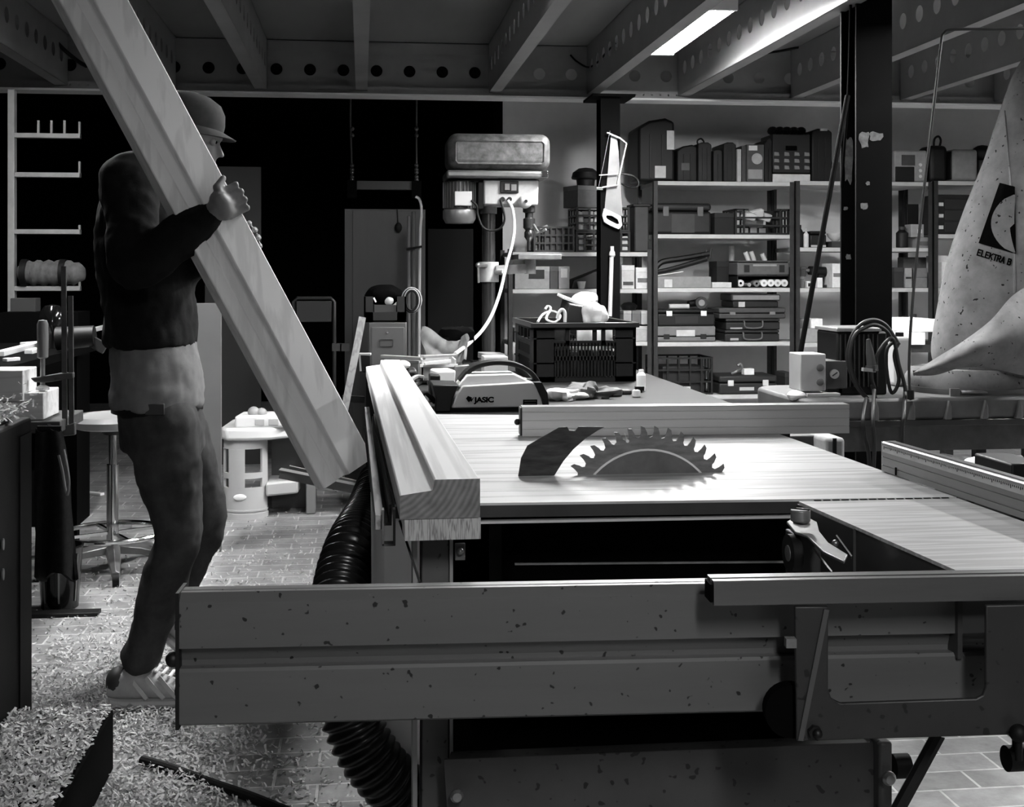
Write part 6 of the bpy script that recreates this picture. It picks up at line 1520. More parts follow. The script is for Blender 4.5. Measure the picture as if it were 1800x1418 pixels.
mb = MB(); x0, x1 = P(30, 0, YK).x, P(147, 0, YK).x; rr_ = []
for i in range(25):
    f = i / 24; rad_ = .062 * (1 - .5 * abs(2 * f - 1) ** 5)
    rr_.append([Vector((x0 + (x1 - x0) * f, YK + .02 + rad_ * math.cos(t) * (1 + .1 * math.sin(i * 2.2 + 2 * t)), z + .064 + rad_ * math.sin(t) * (1 + .1 * math.sin(i * 1.7 + t)))) for t in [2 * PI * k / 22 for k in range(22)]])
mb.loft(rr_).build('tarp_roll', mat('tarp', 74, .9, ns=30, na=.35, bump=.3), bagR, sharp=60)
for px in (42, 110): q = P(px, 0, YK).x; MB().lathe([(.064, -.014), (.07, -.014), (.07, .014), (.064, .014)], (q, YK + .02, z + .064), 22, axis='x').build('tarp_strap', rubber, bagR)
# ================================================================== the left edge
pl = thing('planing_machine', 'tall black machine cabinet at the edge of the picture, dusted with shavings', 'machine', (-1.2, 2.5, 0))
bk = mat('machine_black', 9, .6, ns=5, na=.5, spec=.15)
MB().box(-1.7, -.832, 1.7, 3.30, 0.002, .835).build('machine_body', bk, pl, bevel=.006)
MB().box(-.834, -.828, 3.18, 3.285, .03, .80).build('side_panel', mat('machine_side', 13, .6, ns=5, na=.4, spec=.15), pl)
MB().box(-1.66, -.86, 1.8, 3.2, .836, .85).build('machine_table', dark, pl, bevel=.003)
m = MB()
for z in (.5, .57): m.prism([(3.03 + .008 * math.cos(t), z + .014 * math.sin(t)) for t in [2 * PI * k / 10 for k in range(10)]], 'x', -.829, -.826)
m.build('panel_slot', tin, pl)
hb = thing('side_bench', 'dark wooden bench holding the sawn timber blocks', 'workbench', (-1.6, 4.0, 0))
DBN = 3.72; q = PD(76, 738, DBN); HZ = q.z - .002
bX = PD(108, 738, DBN).x
MB().box(-2.7, bX, q.y - .02, 4.15, HZ - .035, HZ).build('bench_top', wood('bench_dark', 60, 0, 1, .7, .3, 8), hb, bevel=.003)
MB().box(-2.6, bX - .03, q.y + .02, q.y + .06, HZ - .15, HZ - .036).build('bench_rail', jet, hb)
for yy in (q.y + .06, 4.0): MB().box(bX - .42, bX - .34, yy, yy + .08, 0, HZ - .036).build('bench_leg', jet, hb)
def blk(px0, px1, py0, py1, d, dep, zb, label):
    a, b = PD(px0, py1, d), PD(px1, py0, d); h = b.z - a.z
    o = MB().box(a.x, b.x, a.y, a.y + dep, zb, zb + h).build('timber_block', [wood('block_pine', 205, 0, .6, .7, .12, 14)], bevel=.003); tag(o, label, 'timber', 'sawn blocks on the dark bench'); return zb + h
zt = blk(19, 75, 690, 738, DBN, .19, HZ + .001, 'pale sawn block on the bench below the clamp screw')
z2 = blk(-60, 15, 705, 738, DBN + .02, .3, HZ + .001, 'low pale block next to the clamped block')
zt2 = blk(-70, 37, 645, 700, DBN - .03, .16, z2 + .001, 'higher block stacked on the low pale block')
# clamp
YCl = PD(100, 700, DBN + .06).y
def C_(px, py, dy=0): return P(px, py, YCl + dy)
cl_ = thing('bar_clamp', 'bar clamp with a wooden handle gripping the block on the dark bench', 'clamp', C_(100, 740))
cs = mat('clamp_steel', 78, .45, .4, ns=20, na=.35)
for px in (112, 124): MB().bar(C_(px, 468 if px < 120 else 520), C_(px + 2, 752), .014, .010, up=(0, -1, 0)).build('clamp_bar', cs, cl_)
m = MB(); m.prism([(p.x, p.z) for p in (C_(55, 664), C_(62, 671), C_(80, 672), C_(108, 668), C_(130, 664), C_(130, 654), C_(108, 655), C_(75, 661))], 'y', YCl - .012, YCl + .012); m.build('sliding_arm', cs, cl_, bevel=.003)
m = MB(); m.prism([(p.x, p.z) for p in (C_(75, 758), C_(90, 768), C_(133, 764), C_(133, 742), C_(112, 748))], 'y', YCl - .012, YCl + .012); m.build('fixed_jaw', cs, cl_, bevel=.003)
q0, q1 = C_(75, 630, -.0), C_(75, 563, -.0); zz = q0.z; H = q1.z - q0.z
MB().lathe([(.010, 0), (.016, .004), (.0165, H * .2), (.0165, H * .9), (.012, H), (.001, H + .002)], q0, 18).build('clamp_handle', wood('handle_wood', 120, 2, 1, .5, .25, 14), cl_)
MB().cyl(q0, Vector((q0.x, q0.y, zt + .004)), .007, n=10).build('clamp_screw', steel, cl_)
MB().lathe([(.008, .002), (.02, .004), (.02, .012), (.006, .02)], (q0.x, q0.y, zt), 18).build('pressure_pad', white, cl_)
# shavings heaped on the machine table
def clump(cx, cy, cz, r, n, seed, size=.02, flat=.3):
    mb = MB(); rr = random.Random(seed)
    for _ in range(n):
        p = Vector((cx + rr.gauss(0, r[0]), cy + rr.gauss(0, r[1]), cz + abs(rr.gauss(0, r[2])))); flake(mb, p, rr, size)
    return mb
def flake(mb, p, rr, size):
    L = size * rr.uniform(.5, 1.5); w_ = size * rr.uniform(.16, .36); cur = rr.uniform(-2.2, 2.2); m = Euler((rr.gauss(0, .5), rr.gauss(0, .5), rr.uniform(0, 6.28))).to_matrix()
    vs = []; n = 3
    for i in range(n + 1):
        a = cur * (i / n - .5); x = L * (math.sin(a) / cur if abs(cur) > .1 else i / n - .5); z = L * ((1 - math.cos(a)) / cur if abs(cur) > .1 else 0)
        for s in (-1, 1): vs.append(p + m @ Vector((x, s * w_ / 2, z)))
    mb.add(vs, [(2 * i, 2 * i + 2, 2 * i + 3, 2 * i + 1) for i in range(n)])
shav = mat('shaving_wood', 180, .8, ns=40, na=.25, spec=.2)
o = clump(-.87, 3.15, .851, (.03, .09, .022), 240, 5).build('wood_shavings', mat('shaving_pale', 225, .8)); o['kind'] = 'stuff'; tag(o, 'pale shavings heaped on the black machine table', 'shavings')
# jacket and bin below the bench
YJ = PD(100, 760, DBN).y - .035
jk = thing('hanging_jacket', 'dark work jacket hanging from the end of the bench', 'jacket', P(100, 850, YJ))
def jfn(u, v):
    l = 68 - 8 * v; r_ = 104 + 34 * v ** .7; px = l + (r_ - l) * u
    return P(px, 752 + 262 * v + 8 * math.sin(u * 9), YJ - .03 * math.sin(u * 10 + v * 2) * (.3 + v) - .03 * v)
MB().sheet(jfn, 26, 20, .01).build('jacket_body', cloth_d, jk, sharp=80)
m = MB(); m.tube(spl([P(103, 800, YJ - .04), P(110, 830, YJ - .05), P(117, 870, YJ - .06), P(121, 842, YJ - .06), P(112, 790, YJ - .04)], 6), .004); m.build('jacket_cord', mat('cord_pale', 110, .8), jk)
MB().bar(P(66, 752, YJ - .005), P(108, 752, YJ - .005), .012, .012).build('jacket_loop', rubber, jk)
q = PZ(96, 1078, 0); 
bn = thing('waste_bucket', 'dark shiny bucket on the floor under the hanging jacket', 'bucket', (q.x, q.y + .08, 0))
MB().lathe([(.062, .002), (.064, .004), (.078, .215), (.082, .22), (.082, .226), (.075, .226), (.06, .008), (.001, .008)], (q.x, q.y + .08, 0), 28).build('bucket_body', mat('bucket_dark', 22, .12, .3), bn)
m = MB()
for a in (-2.2, -1.4, -.5): m.bar((q.x + .067 * math.cos(a), q.y + .08 + .067 * math.sin(a), .03), (q.x + .079 * math.cos(a), q.y + .08 + .079 * math.sin(a), .2), .006, .004)
m.build('bucket_rib', mat('rib_grey', 95, .25, .4), bn)
tag(MB().box(q.x - .12, q.x + .16, q.y - .06, q.y - .0, .0015, .014).build('floor_bracket', black, bevel=.002), 'flat black iron lying on the floor before the dark bucket', 'iron')
# plinth with shavings, cable on the floor
pt = tag(MB().box(-.828, -.596, 1.7, 3.12, .001, .146).build('low_plinth', jet, bevel=.004), 'low dark plinth beside the black machine, its top buried in shavings', 'plinth')
fl_pts = [PZ(250, 1336, .013), PZ(300, 1350, .013), PZ(370, 1376, .013), PZ(440, 1400, .013), PZ(500, 1424, .013), PZ(600, 1462, .013)]
tag(MB().tube(spl(fl_pts, 6), .012, 10).build('rubber_cable', rubber), 'thick black cable lying across the shavings on the floor', 'cable')
mb = MB(); rr = random.Random(77)
def dens(x, y):
    p = Vector((x, y, 0)); dx = x
    d1 = math.exp(-((x + .62) ** 2 / .07 + (y - 3.55) ** 2 / .30)); d2 = .8 * math.exp(-((x + .42) ** 2 / .045 + (y - 2.85) ** 2 / .12)); d3 = .10 * math.exp(-((x + .5) ** 2 / .5 + (y - 3.9) ** 2 / 1.2)); d4 = .028 * math.exp(-((x + .5) ** 2 / 1.6 + (y - 4.8) ** 2 / 3))
    return (d1 + d2 + d3) * (.35 + 1.3 * max(0, mnoise.noise(Vector((x * 6, y * 6, 3))) + .35)) + d4
cnt = 0
while cnt < 14000:
    x, y = rr.uniform(-1.6, .5), rr.uniform(2.3, 7.0)
    if rr.random() > dens(x, y) or (-.84 < x < -.59 and y < 3.13) or (x < -.8 and y < 3.32): continue
    flake(mb, Vector((x, y, .004 + .02 * rr.random() * min(1, dens(x, y)))), rr, .017); cnt += 1
o = mb.build('wood_shavings', shav); o['kind'] = 'stuff'; tag(o, 'curled wood shavings strewn over the brick floor around the shoe', 'shavings')
mb = MB(); rr = random.Random(78)
for _ in range(4200):
    x, y = rr.uniform(-.826, -.602), rr.uniform(2.3, 3.11); flake(mb, Vector((x, y, .150 + .014 * rr.random())), rr, .02)
o = mb.build('wood_shavings', shav); o['kind'] = 'stuff'; tag(o, 'shavings lying thick on the low dark plinth', 'shavings')
# bars and gear on a dark table further back
tb = thing('trestle_table', 'dark trestle table behind the clamp, loaded with bright bars', 'table', (-2.3, 5.0, 0))
TBZ = .90
MB().box(-3.3, P(140, 600, 5.2).x, 4.2, 5.6, TBZ - .03, TBZ).build('table_slab', jet, tb)
for xx in (-3.2, P(60, 0, 5).x):
    for yy in (4.5, 5.5): MB().box(xx, xx + .05, yy, yy + .05, 0, TBZ - .03).build('table_leg', jet, tb)
def tbar(label, p, q, w_=.03, h_=.016, v=white):
    a, b = PZ(*p, TBZ + h_), PZ(*q, TBZ + h_); a.z = b.z = TBZ + h_ / 2 + .001
    tag(MB().bar(a, b, w_, h_).build('white_bar', v, bevel=.002), label, 'bar', 'bars on the trestle table')
tbar('long bright bar slanting across the trestle table', (0, 617), (186, 571), .03, .02)
tbar('short bright bar lying near the clamp handle', (40, 602), (66, 600))
tbar('white offcut lying behind the clamp handle', (50, 615), (66, 611))
tbar('bright bar at the end of the trestle table', (80, 582), (150, 582), .03, .012, lightg)
tbar('small white bar lowest on the trestle table', (8, 630), (32, 628), .02, .012)
REF[0] = 60; tag(MB().box(P(18, 0, 6.2).x, P(62, 0, 6.2).x, 6.2, 6.3, P(0, 548, 6.2).z, P(0, 524, 6.2).z).build('dim_carton', mat('dim_carton', 40, .8), bevel=.003), 'dim carton under the lowest rack arm', 'box')
tag(MB().box(P(14, 0, 6.3).x, P(150, 0, 6.3).x, 6.14, 6.40, 0.001, P(0, 548, 6.2).z - .001).build('dark_cupboard', jet), 'black cupboard below the rack', 'cupboard')
t = thing('safety_helmet', 'black shiny helmet standing on the trestle table behind the clamp', 'helmet', P(92, 555, 5.2))
q = P(92, 570, 5.2); q.z = TBZ + .001
REF[0] = 92; hh = P(0, 535, 5.2).z - TBZ
MB().lathe([(.05, 0), (.048, hh * .3), (.055, hh * .5), (.05, hh * .8), (.03, hh * .96), (.001, hh)], q, 22).build('helmet_shell', mat('helmet_black', 10, .12), t)
t = thing('electric_tool', 'black power tool lying on the trestle table beside the clamp', 'power tool', P(140, 600, 4.95))
q = P(138, 600, 4.95); q.z = TBZ + .05
MB().cyl(q + Vector((-.08, 0, 0)), q + Vector((.06, 0, .01)), .045, .04, n=18).build('tool_body', black, t)
MB().bar(q + Vector((.03, 0, -.0)), q + Vector((.1, 0, -.04)), .03, .04).build('tool_grip', dark, t)
# ================================================================== stool
sq = PZ(200, 1003, 0)
st = thing('workshop_stool', 'round swivel stool with a chrome foot ring and star base', 'stool', sq)
sx, sy = sq.x - .004, sq.y
REF[0] = 200; seatz = P(0, 728, sy).z
MB().lathe([(.02, seatz - .055), (.13, seatz - .055), (.165, seatz - .045), (.178, seatz - .02), (.165, seatz - .002), (.10, seatz + .006), (.001, seatz + .008)], (sx, sy, 0), 40).build('seat', mat('stool_seat', 150, .35, ns=5, na=.1), st)
MB().cyl((sx, sy, .42), (sx, sy, seatz - .05), .016, n=20).build('gas_lift', chrome, st)
MB().cyl((sx, sy, seatz - .08), (sx, sy, seatz - .05), .035, .06, n=20).build('seat_plate', black, st)
MB().cyl((sx, sy, .10), (sx, sy, .43), .024, n=24).build('lift_sleeve', chrome, st)
rz = .155
m = MB(); m.tube([(sx + .205 * math.cos(t), sy + .205 * math.sin(t), rz) for t in [2 * PI * k / 48 for k in range(48)]], .0105, 10, closed=True)
m.build('foot_ring', chrome, st)
m = MB()
for k in range(4): t = .5 + k * PI / 2; m.bar((sx + .02 * math.cos(t), sy + .02 * math.sin(t), rz), (sx + .2 * math.cos(t), sy + .2 * math.sin(t), rz), .012, .012)
m.build('ring_spoke', chrome, st)
for k in range(5):
    t = math.radians(-5 + 72 * k); u = Vector((math.cos(t), math.sin(t), 0)); n_ = Vector((-u.y, u.x, 0)); c = Vector((sx, sy, 0)); rings_ = []
    for f, z, wd, hh in ((.02, .105, .030, .03), (.12, .095, .026, .024), (.22, .072, .020, .018), (.275, .052, .016, .014)):
        p = c + u * f + Vector((0, 0, z)); rings_.append([p + n_ * wd - Vector((0, 0, hh)), p + n_ * wd * .9, p + Vector((0, 0, hh * .6)), p - n_ * wd * .9, p - n_ * wd - Vector((0, 0, hh))])
    leg_ = MB().loft(rings_).build('star_leg', mat('star_alu', 130, .3, .7, ns=6, na=.2), st, bevel=.002)
    p = c + u * .275
    MB().cyl(p + n_ * .012 + Vector((0, 0, .026)), p - n_ * .012 + Vector((0, 0, .026)), .0255, n=18).build('caster', rubber, leg_)
# ================================================================== toy play house
ty = PZ(425, 914, 0)
toy = thing('toy_play_house', 'small white and grey plastic toy play house on the floor', 'toy', ty)
sc_ = ty.y; REF[0] = 430
def T_(px, py, dy=0): return P(px, py, ty.y + dy)
tg = mat('toy_grey', 175, .4, ns=4, na=.06); tw = mat('toy_white', 225, .35); td = mat('toy_dark', 84, .45)
wd = T_(468, 0).x - T_(389, 0).x; r_ = wd / 2; cx = T_(429, 0).x; cy = ty.y + r_ * .8
def arc_panel(z0, z1, a0, a1, rx, ry, t=.012, n=10):
    mb = MB(); vs = []
    for k in range(n + 1):
        a = math.radians(a0 + (a1 - a0) * k / n)
        for rr2 in (0, t):
            for z in (z0, z1): vs.append((cx + (rx - rr2) * math.cos(a), cy + (ry - rr2) * math.sin(a), z))
    fs = []
    for k in range(n):
        b = 4 * k; fs += [(b, b + 4, b + 5, b + 1), (b + 2, b + 3, b + 7, b + 6), (b + 1, b + 5, b + 7, b + 3), (b, b + 2, b + 6, b + 4)]
    fs += [(0, 1, 3, 2), (4 * n, 4 * n + 2, 4 * n + 3, 4 * n + 1)]
    return mb.add(vs, fs)
Z = lambda py: T_(0, py).z
def tower(z0, z1, a0, a1): return arc_panel(z0, z1, a0, a1, r_, r_ * .8)
m = MB()
def addp(mb): b = len(m.v); m.v += mb.v; m.f += [tuple(i + b for i in f) for f in mb.f]; m.mi += mb.mi
for z0, z1, a0, a1 in ((Z(905), Z(858), 150, 395), (Z(858), Z(790), 225, 272), (Z(858), Z(790), 322, 395), (Z(858), Z(790), 150, 195), (Z(790), Z(772), 150, 395), (Z(842), Z(832), 270, 330), (Z(842), Z(832), 190, 230)): addp(tower(z0, z1, a0, a1))
m.build('tower_wall', tg, toy)
m = MB(); addp(arc_panel(Z(914), Z(904), 150, 395, r_ * 1.04, r_ * .86)); addp(arc_panel(Z(900), Z(897), 150, 395, r_ * 1.03, r_ * .84)); m.build('tower_foot', tg, toy)
MB().ball((cx - .02, cy - r_ * .79, Z(874)), (.032, .006, .016), 14).build('oval_badge', white, toy)
xr = T_(575, 0, .35).x
roof = [(cx - r_ * 1.1, cy - r_ * .3), (cx - r_ * .8, cy - r_ * .85), (cx + r_ * .1, cy - r_ * 1.0), (cx + r_ * 1.2, cy - r_ * .85), (xr, cy + .12), (xr, cy + .3), (cx - r_ * .9, cy + .3)]
MB().prism(roof, 'z', Z(774), Z(752)).build('roof_slab', tw, toy, bevel=.014, seg=3)
x0, x1 = T_(412, 0).x, T_(513, 0).x
up_ = MB().prism([(x0 + .0, cy - .08), (x1 - .03, cy - .08), (x1, cy - .02), (x1, cy + .12), (x0 + .02, cy + .12)], 'z', Z(753), Z(731)).build('upper_storey', tw, toy, bevel=.012, seg=3)
for px in (457, 481): q0, q1 = T_(px - 9, 0).x, T_(px + 8, 0).x; MB().box(q0, q1, cy - .085, cy - .076, Z(748), Z(737)).build('toy_window', lightg, up_, bevel=.002)
m = MB(); m.ball((T_(444, 0).x, cy - .02, Z(727)), (.03, .03, .028), 14); m.ball((T_(458, 0).x, cy - .02, Z(728)), (.026, .03, .024), 14); m.build('roof_knob', mat('toy_knob', 150, .4), up_)
q = T_(516, 0).x; MB().box(T_(470, 0).x, T_(552, 0).x, cy + .20, cy + .215, 0.001, Z(774)).build('back_panel', td, toy)
MB().box(T_(536, 0).x, T_(553, 0).x, cy + .02, cy + .2, 0.001, Z(774)).build('side_panel', mat('toy_mid', 120, .45), toy, bevel=.006)
MB().prism([(T_(466, 0).x, cy - .05), (T_(522, 0).x, cy + .02), (T_(526, 0).x, cy + .2), (T_(466, 0).x, cy + .2)], 'z', Z(876), Z(852)).build('toy_shelf', tg, toy, bevel=.01)
# things on the floor, bars of the outfeed stand
def fstick(label, p, q, w_, h_, mm): tag(MB().bar(PZ(*p, 0) + Vector((0, 0, h_ / 2 + .001)), PZ(*q, 0) + Vector((0, 0, h_ / 2 + .001)), w_, h_).build('wood_offcut', mm, bevel=.002), label, 'offcut', 'offcuts on the floor')
fstick('long thin offcut lying on the floor behind the walking person', (232, 927), (382, 923), .03, .02, wood('offcut_wood', 160, 0, 1, .7, .3, 15))
fstick('short pale offcut on the floor beyond the stool', (152, 868), (180, 871), .03, .014, white)
sd = thing('outfeed_stand', 'outfeed stand with two metal arms reaching out behind the hose', 'stand', (PD(668, 860, 3.6).x, 3.6, 0))
am = mat('arm_metal', 150, .35, .6, ns=9, na=.2)
pa, pb = PD(492, 832, 3.55), PD(668, 868, 3.55)
m = MB(); m.bar(pa, pb, .012, .026); MB
m.bar(pa + Vector((0, .0, .012)), pb + Vector((0, 0, .012)), .04, .003); m.build('lower_arm', am, sd)
MB().bar(PD(508, 822, 3.62), PD(668, 858, 3.62), .014, .014).build('upper_arm', am, sd)
MB().box(pb.x - .02, pb.x + .03, pb.y - .03, pb.y + .09, 0, pb.z + .05).build('stand_post', black, sd)
MB().box(pb.x - .03, pb.x + .04, pb.y - .2, pb.y + .2, 0, .03).build('stand_foot', black, sd)
s0 = PD(637, 558, 3.9); s1 = PD(583, 838, 3.64)
tag(MB().bar(s0, s1, .022, .008, up=(0, -1, 0)).build('slat', wood('slat_pale', 165, 2, 1, .7, .2, 14)), 'thin pale slat leaning over the arms of the outfeed stand', 'slat')
jw = thing('clamp_jaw', 'black clamp jaw with white edges at the far end of the timbers', 'clamp', PD(643, 640, 3.96))
MB().box(PD(633, 0, 3.96).x, PD(651, 0, 3.96).x, PD(643, 640, 3.96).y, PD(643, 640, 3.96).y + .03, PD(0, 650, 3.96).z, PD(0, 624, 3.96).z).build('jaw_block', black, jw, bevel=.003)
m = MB(); q = PD(643, 640, 3.95); m.bar(PD(632, 622, 3.95), PD(652, 622, 3.95), .02, .006); m.bar(PD(632, 622, 3.95), PD(634, 652, 3.95), .006, .01, up=(0, -1, 0)); m.build('jaw_rim', white, jw)
m = MB(); m.bar(PD(602, 700, 3.93), PD(640, 702, 3.95), .018, .02); m.build('jaw_spindle', black, jw)
m = MB(); m.bar(PD(612, 690, 3.92), PD(606, 712, 3.92), .014, .014, up=(0, -1, 0)); m.build('jaw_handle', tin, jw)
q = PD(640, 655, 3.97); MB().bar(q, Vector((q.x, q.y, .001)), .012, .02, up=(0, -1, 0)).build('jaw_bar', dark, jw)
# ================================================================== the person carrying a beam
DPn = 3.52
def B_(px, py, d=DPn): return PD(px, py, d)
skin_m = mat('skin', 105, .55, ns=12, na=.12)
jack = mat('jacket_black', 15, .9, ns=40, na=.4, bump=.3, spec=.15)
shirt = mat('shirt_grey', 112, .9, ns=14, na=.2, bump=.3, spec=.15)
jean = mat('jeans_dark', 58, .85, ns=10, na=.5, bump=.3, spec=.15)
pers = thing('person', 'person in cap, dark jacket and jeans striding past with a long beam in both hands', 'person', PZ(255, 1232, 0))
def tapered(mb, pts, n=16, k=5):
    """limb: list of (point, radius), smoothed along its length, with round ends."""
    ps = spl([p for p, r_ in pts], k); rs_ = [v.x for v in spl([Vector((r_, 0, 0)) for p, r_ in pts], k)]
    mb.tube(ps, rs_, n); mb.ball(pts[0][0], pts[0][1] * .98, n); mb.ball(pts[-1][0], pts[-1][1] * .98, n)
def ellip(mb, rows, n=28, k=4):
    """trunk: rows of (centre, half depth along x, half width along y)."""
    cs = spl([c for c, a, b in rows], k); ab = spl([Vector((a, b, 0)) for c, a, b in rows], k)
    mb.loft([[c + Vector((q.x * math.cos(t), q.y * math.sin(t), 0)) for t in [2 * PI * i / n for i in range(n)]] for c, q in zip(cs, ab)])
def fused(name, mb, m, parent, vox=.007, smooth=4, disp=0):
    o = mb.build(name, m, parent, sharp=180)
    r_ = o.modifiers.new('fuse', 'REMESH'); r_.mode = 'VOXEL'; r_.voxel_size = vox; r_.use_smooth_shade = True
    if smooth: s_ = o.modifiers.new('smooth', 'SMOOTH'); s_.iterations = smooth; s_.factor = .5
    if disp:
        tx = bpy.data.textures.get('folds') or bpy.data.textures.new('folds', 'CLOUDS'); tx.noise_scale = .07
        d_ = o.modifiers.new('folds', 'DISPLACE'); d_.texture = tx; d_.texture_coords = 'GLOBAL'; d_.strength = disp; d_.mid_level = .5
    return o
# the beam
bt0, bt1 = PD(606, 832, 3.34), PD(80, -145, 3.14)
ax = (bt1 - bt0).normalized(); nz_ = (Vector((-sT, -cT, 0)) - ax * Vector((-sT, -cT, 0)).dot(ax)).normalized(); ux = ax.cross(nz_).normalized()
if ux.x < 0: ux = -ux
ro = math.radians(34); nz_, ux = nz_ * math.cos(ro) + ux * math.sin(ro), ux * math.cos(ro) - nz_ * math.sin(ro)   # rolled in the grip
sec = [(-.078, -.035), (.078, -.035), (.078, .035), (-.006, .035), (-.010, .012), (-.036, .008), (-.040, .018), (-.078, .016)]
n = len(sec); v0 = [bt0 + ux * a + nz_ * b for a, b in sec]; v1 = [bt1 + ux * a + nz_ * b for a, b in sec]
m = MB(); m.add(v0 + v1, [(i, (i + 1) % n, n + (i + 1) % n, n + i) for i in range(n)], 0); m.add(v0, [tuple(range(n))], 1); m.add(v1, [tuple(reversed(range(n)))], 1)
tag(m.build('timber_plank', [wood('carried_spruce', 232, 2, .6, .6, .12, 9, .05), endm], bevel=.003, sharp=25), 'long rebated beam held slanting by the walking person', 'timber')
def on_beam(py, u, w_):                       # a point on the beam at picture height py
    f = (832 - py) / (832 + 145); return bt0.lerp(bt1, f) + ux * u + nz_ * w_
# joints
hipN, kneN, ankN = B_(286, 735, 3.44), B_(312, 938, 3.43), B_(247, 1166, 3.47)
hipF, kneF, ankF = B_(298, 735, 3.62), B_(358, 912, 3.66), B_(300, 1082, 3.74)
pel, wst, chs, nkb = B_(277, 705), B_(272, 600), B_(258, 430), B_(285, 318)
shN, shF = B_(228, 318, 3.34), B_(272, 318, 3.70)
elN, elF = B_(238, 470, 3.20), B_(300, 470, 3.62)
hdN = on_beam(362, .05, .055); hdF = on_beam(425, .06, -.05)
hc = B_(330, 238, 3.5)                         # head
body = MB()
ellip(body, [(pel, .095, .15), (wst, .088, .135), (chs, .105, .155), (B_(262, 345), .085, .15), (B_(276, 322), .05, .09)])
tapered(body, [(nkb, .058), (B_(318, 278), .055), (hc + Vector((-.01, 0, -.03)), .06)])
for hp_, kn_, an_ in ((hipN, kneN, ankN), (hipF, kneF, ankF)):
    tapered(body, [(hp_, .085), (hp_.lerp(kn_, .5), .075), (kn_, .055), (kn_.lerp(an_, .35), .054), (an_, .036)])
for sh_, el_, hd_ in ((shN, elN, hdN), (shF, elF, hdF)):
    tapered(body, [(sh_, .055), (sh_.lerp(el_, .5), .047), (el_, .038), (el_.lerp(hd_, .35), .038), (hd_.lerp(el_, .2), .027)])
# head: skull, jaw, nose, brow, chin, lips, ears
hx = Vector((math.cos(-.22), 0, math.sin(-.22))); hz = Vector((-hx.z, 0, hx.x)); hy = Vector((0, 1, 0)); HM = Matrix((hx, hy, hz)).transposed()
def hp(a, b, c): return hc + HM @ Vector((a, b, c))
body.ball(hp(-.008, 0, .025), (.097, .076, .092), 24, m=HM); body.ball(hp(.03, 0, -.045), (.062, .058, .07), 20, m=HM)
body.ball(hp(.078, 0, -.095), (.022, .026, .02), 14, m=HM); body.ball(hp(.07, 0, .012), (.026, .05, .016), 14, m=HM)
body.loft([[hp(.082, -.008, .008), hp(.082, .008, .008), hp(.078, .012, 0), hp(.078, -.012, 0)], [hp(.112, -.015, -.036), hp(.112, .015, -.036), hp(.085, .017, -.042), hp(.085, -.017, -.042)]])
body.ball(hp(.085, 0, -.066), (.014, .024, .007), 12, m=HM); body.ball(hp(.083, 0, -.076), (.013, .022, .007), 12, m=HM)
for s in (-1, 1): body.ball(hp(-.005, s * .074, -.012), (.02, .009, .032), 12, m=HM)
# hands: palm, four bent fingers, thumb, closed on the beam edge
def hand(mb, grip, el_, side):
    """grip: centre of the beam edge held; side = +1 palm on the front face, -1 on the back face."""
    fw = nz_ * side; pc = grip
    wr = pc + (el_ - pc).normalized() * .07
    pm = pc - ux * .022; mb.tube([wr, pm + (wr - pm) * .3, pm], [.026, .029, .027], 14); mb.ball(pm, .030, 14); mb.ball(pm + ax * .016, .026, 14); mb.ball(pm - ax * .014, .026, 14)
    for k in range(4):
        L = (.024, .028, .027, .021)[k]; base = pc + ax * (.033 - .022 * k) + ux * .002
        p1 = base + ux * (L + .012) + fw * .003; p2 = p1 + ux * .006 - fw * (L + .014); p3 = p2 - ux * L * .5 - fw * .022
        mb.tube([base - ux * .02, base, p1, p2, p3], [.0098, .0095, .0092, .0084, .0074], 10); mb.ball(p3, .0078, 8); mb.ball(p1, .0097, 8); mb.ball(p2, .0087, 8)
    tb_ = pc + ax * .02 - ux * .012; t1 = pc + ax * .048 - ux * .012 + fw * .004; t2 = pc + ax * .062 + ux * .018 - fw * .002
    mb.tube([tb_, t1, t2], [.0135, .0118, .009], 10); mb.ball(t2, .009, 8); mb.ball(t1, .0118, 8)
hand(body, hdN, elN, 1); hand(body, hdF, elF, -1)
fused('body', body, skin_m, pers, .0042, 2)
for s in (-1, 1):
    e = MB().ball(hp(.0745, s * .03, -.003), .0112, 14).build('eye', mat('eye_white', 120, .3), pers)
    MB().ball(hp(.0825, s * .031, -.0035), .0052, 10).build('pupil', jet, e)
# clothing
jk2 = MB()
ellip(jk2, [(B_(268, 610), .125, .178), (B_(262, 520), .128, .18), (B_(252, 430), .132, .185), (B_(254, 350), .112, .18), (B_(268, 318), .075, .12), (B_(290, 296), .068, .075)])
for sh_, el_, hd_ in ((shN, elN, hdN), (shF, elF, hdF)):
    tapered(jk2, [(sh_, .082), (sh_.lerp(el_, .5), .07), (el_, .062), (el_.lerp(hd_, .4), .058), (el_.lerp(hd_, .72), .046)])
fused('jacket', jk2, jack, pers, .010, 4, .022)
sh2 = MB(); ellip(sh2, [(B_(276, 715), .128, .178), (B_(276, 650), .124, .172), (B_(270, 590), .115, .165), (B_(266, 560), .11, .16)])
fused('shirt', sh2, shirt, pers, .010, 3, .02)
pn = MB(); ellip(pn, [(B_(290, 790), .112, .165), (B_(284, 740), .115, .166), (B_(278, 700), .11, .158)])
for hp_, kn_, an_ in ((hipN, kneN, ankN), (hipF, kneF, ankF)):
    tapered(pn, [(hp_ + Vector((0, 0, -.02)), .104), (hp_.lerp(kn_, .5), .088), (kn_, .066), (kn_.lerp(an_, .4), .062), (kn_.lerp(an_, .85), .052), (an_ + Vector((0, 0, .02)), .056)])
fused('jeans', pn, jean, pers, .010, 3, .02)
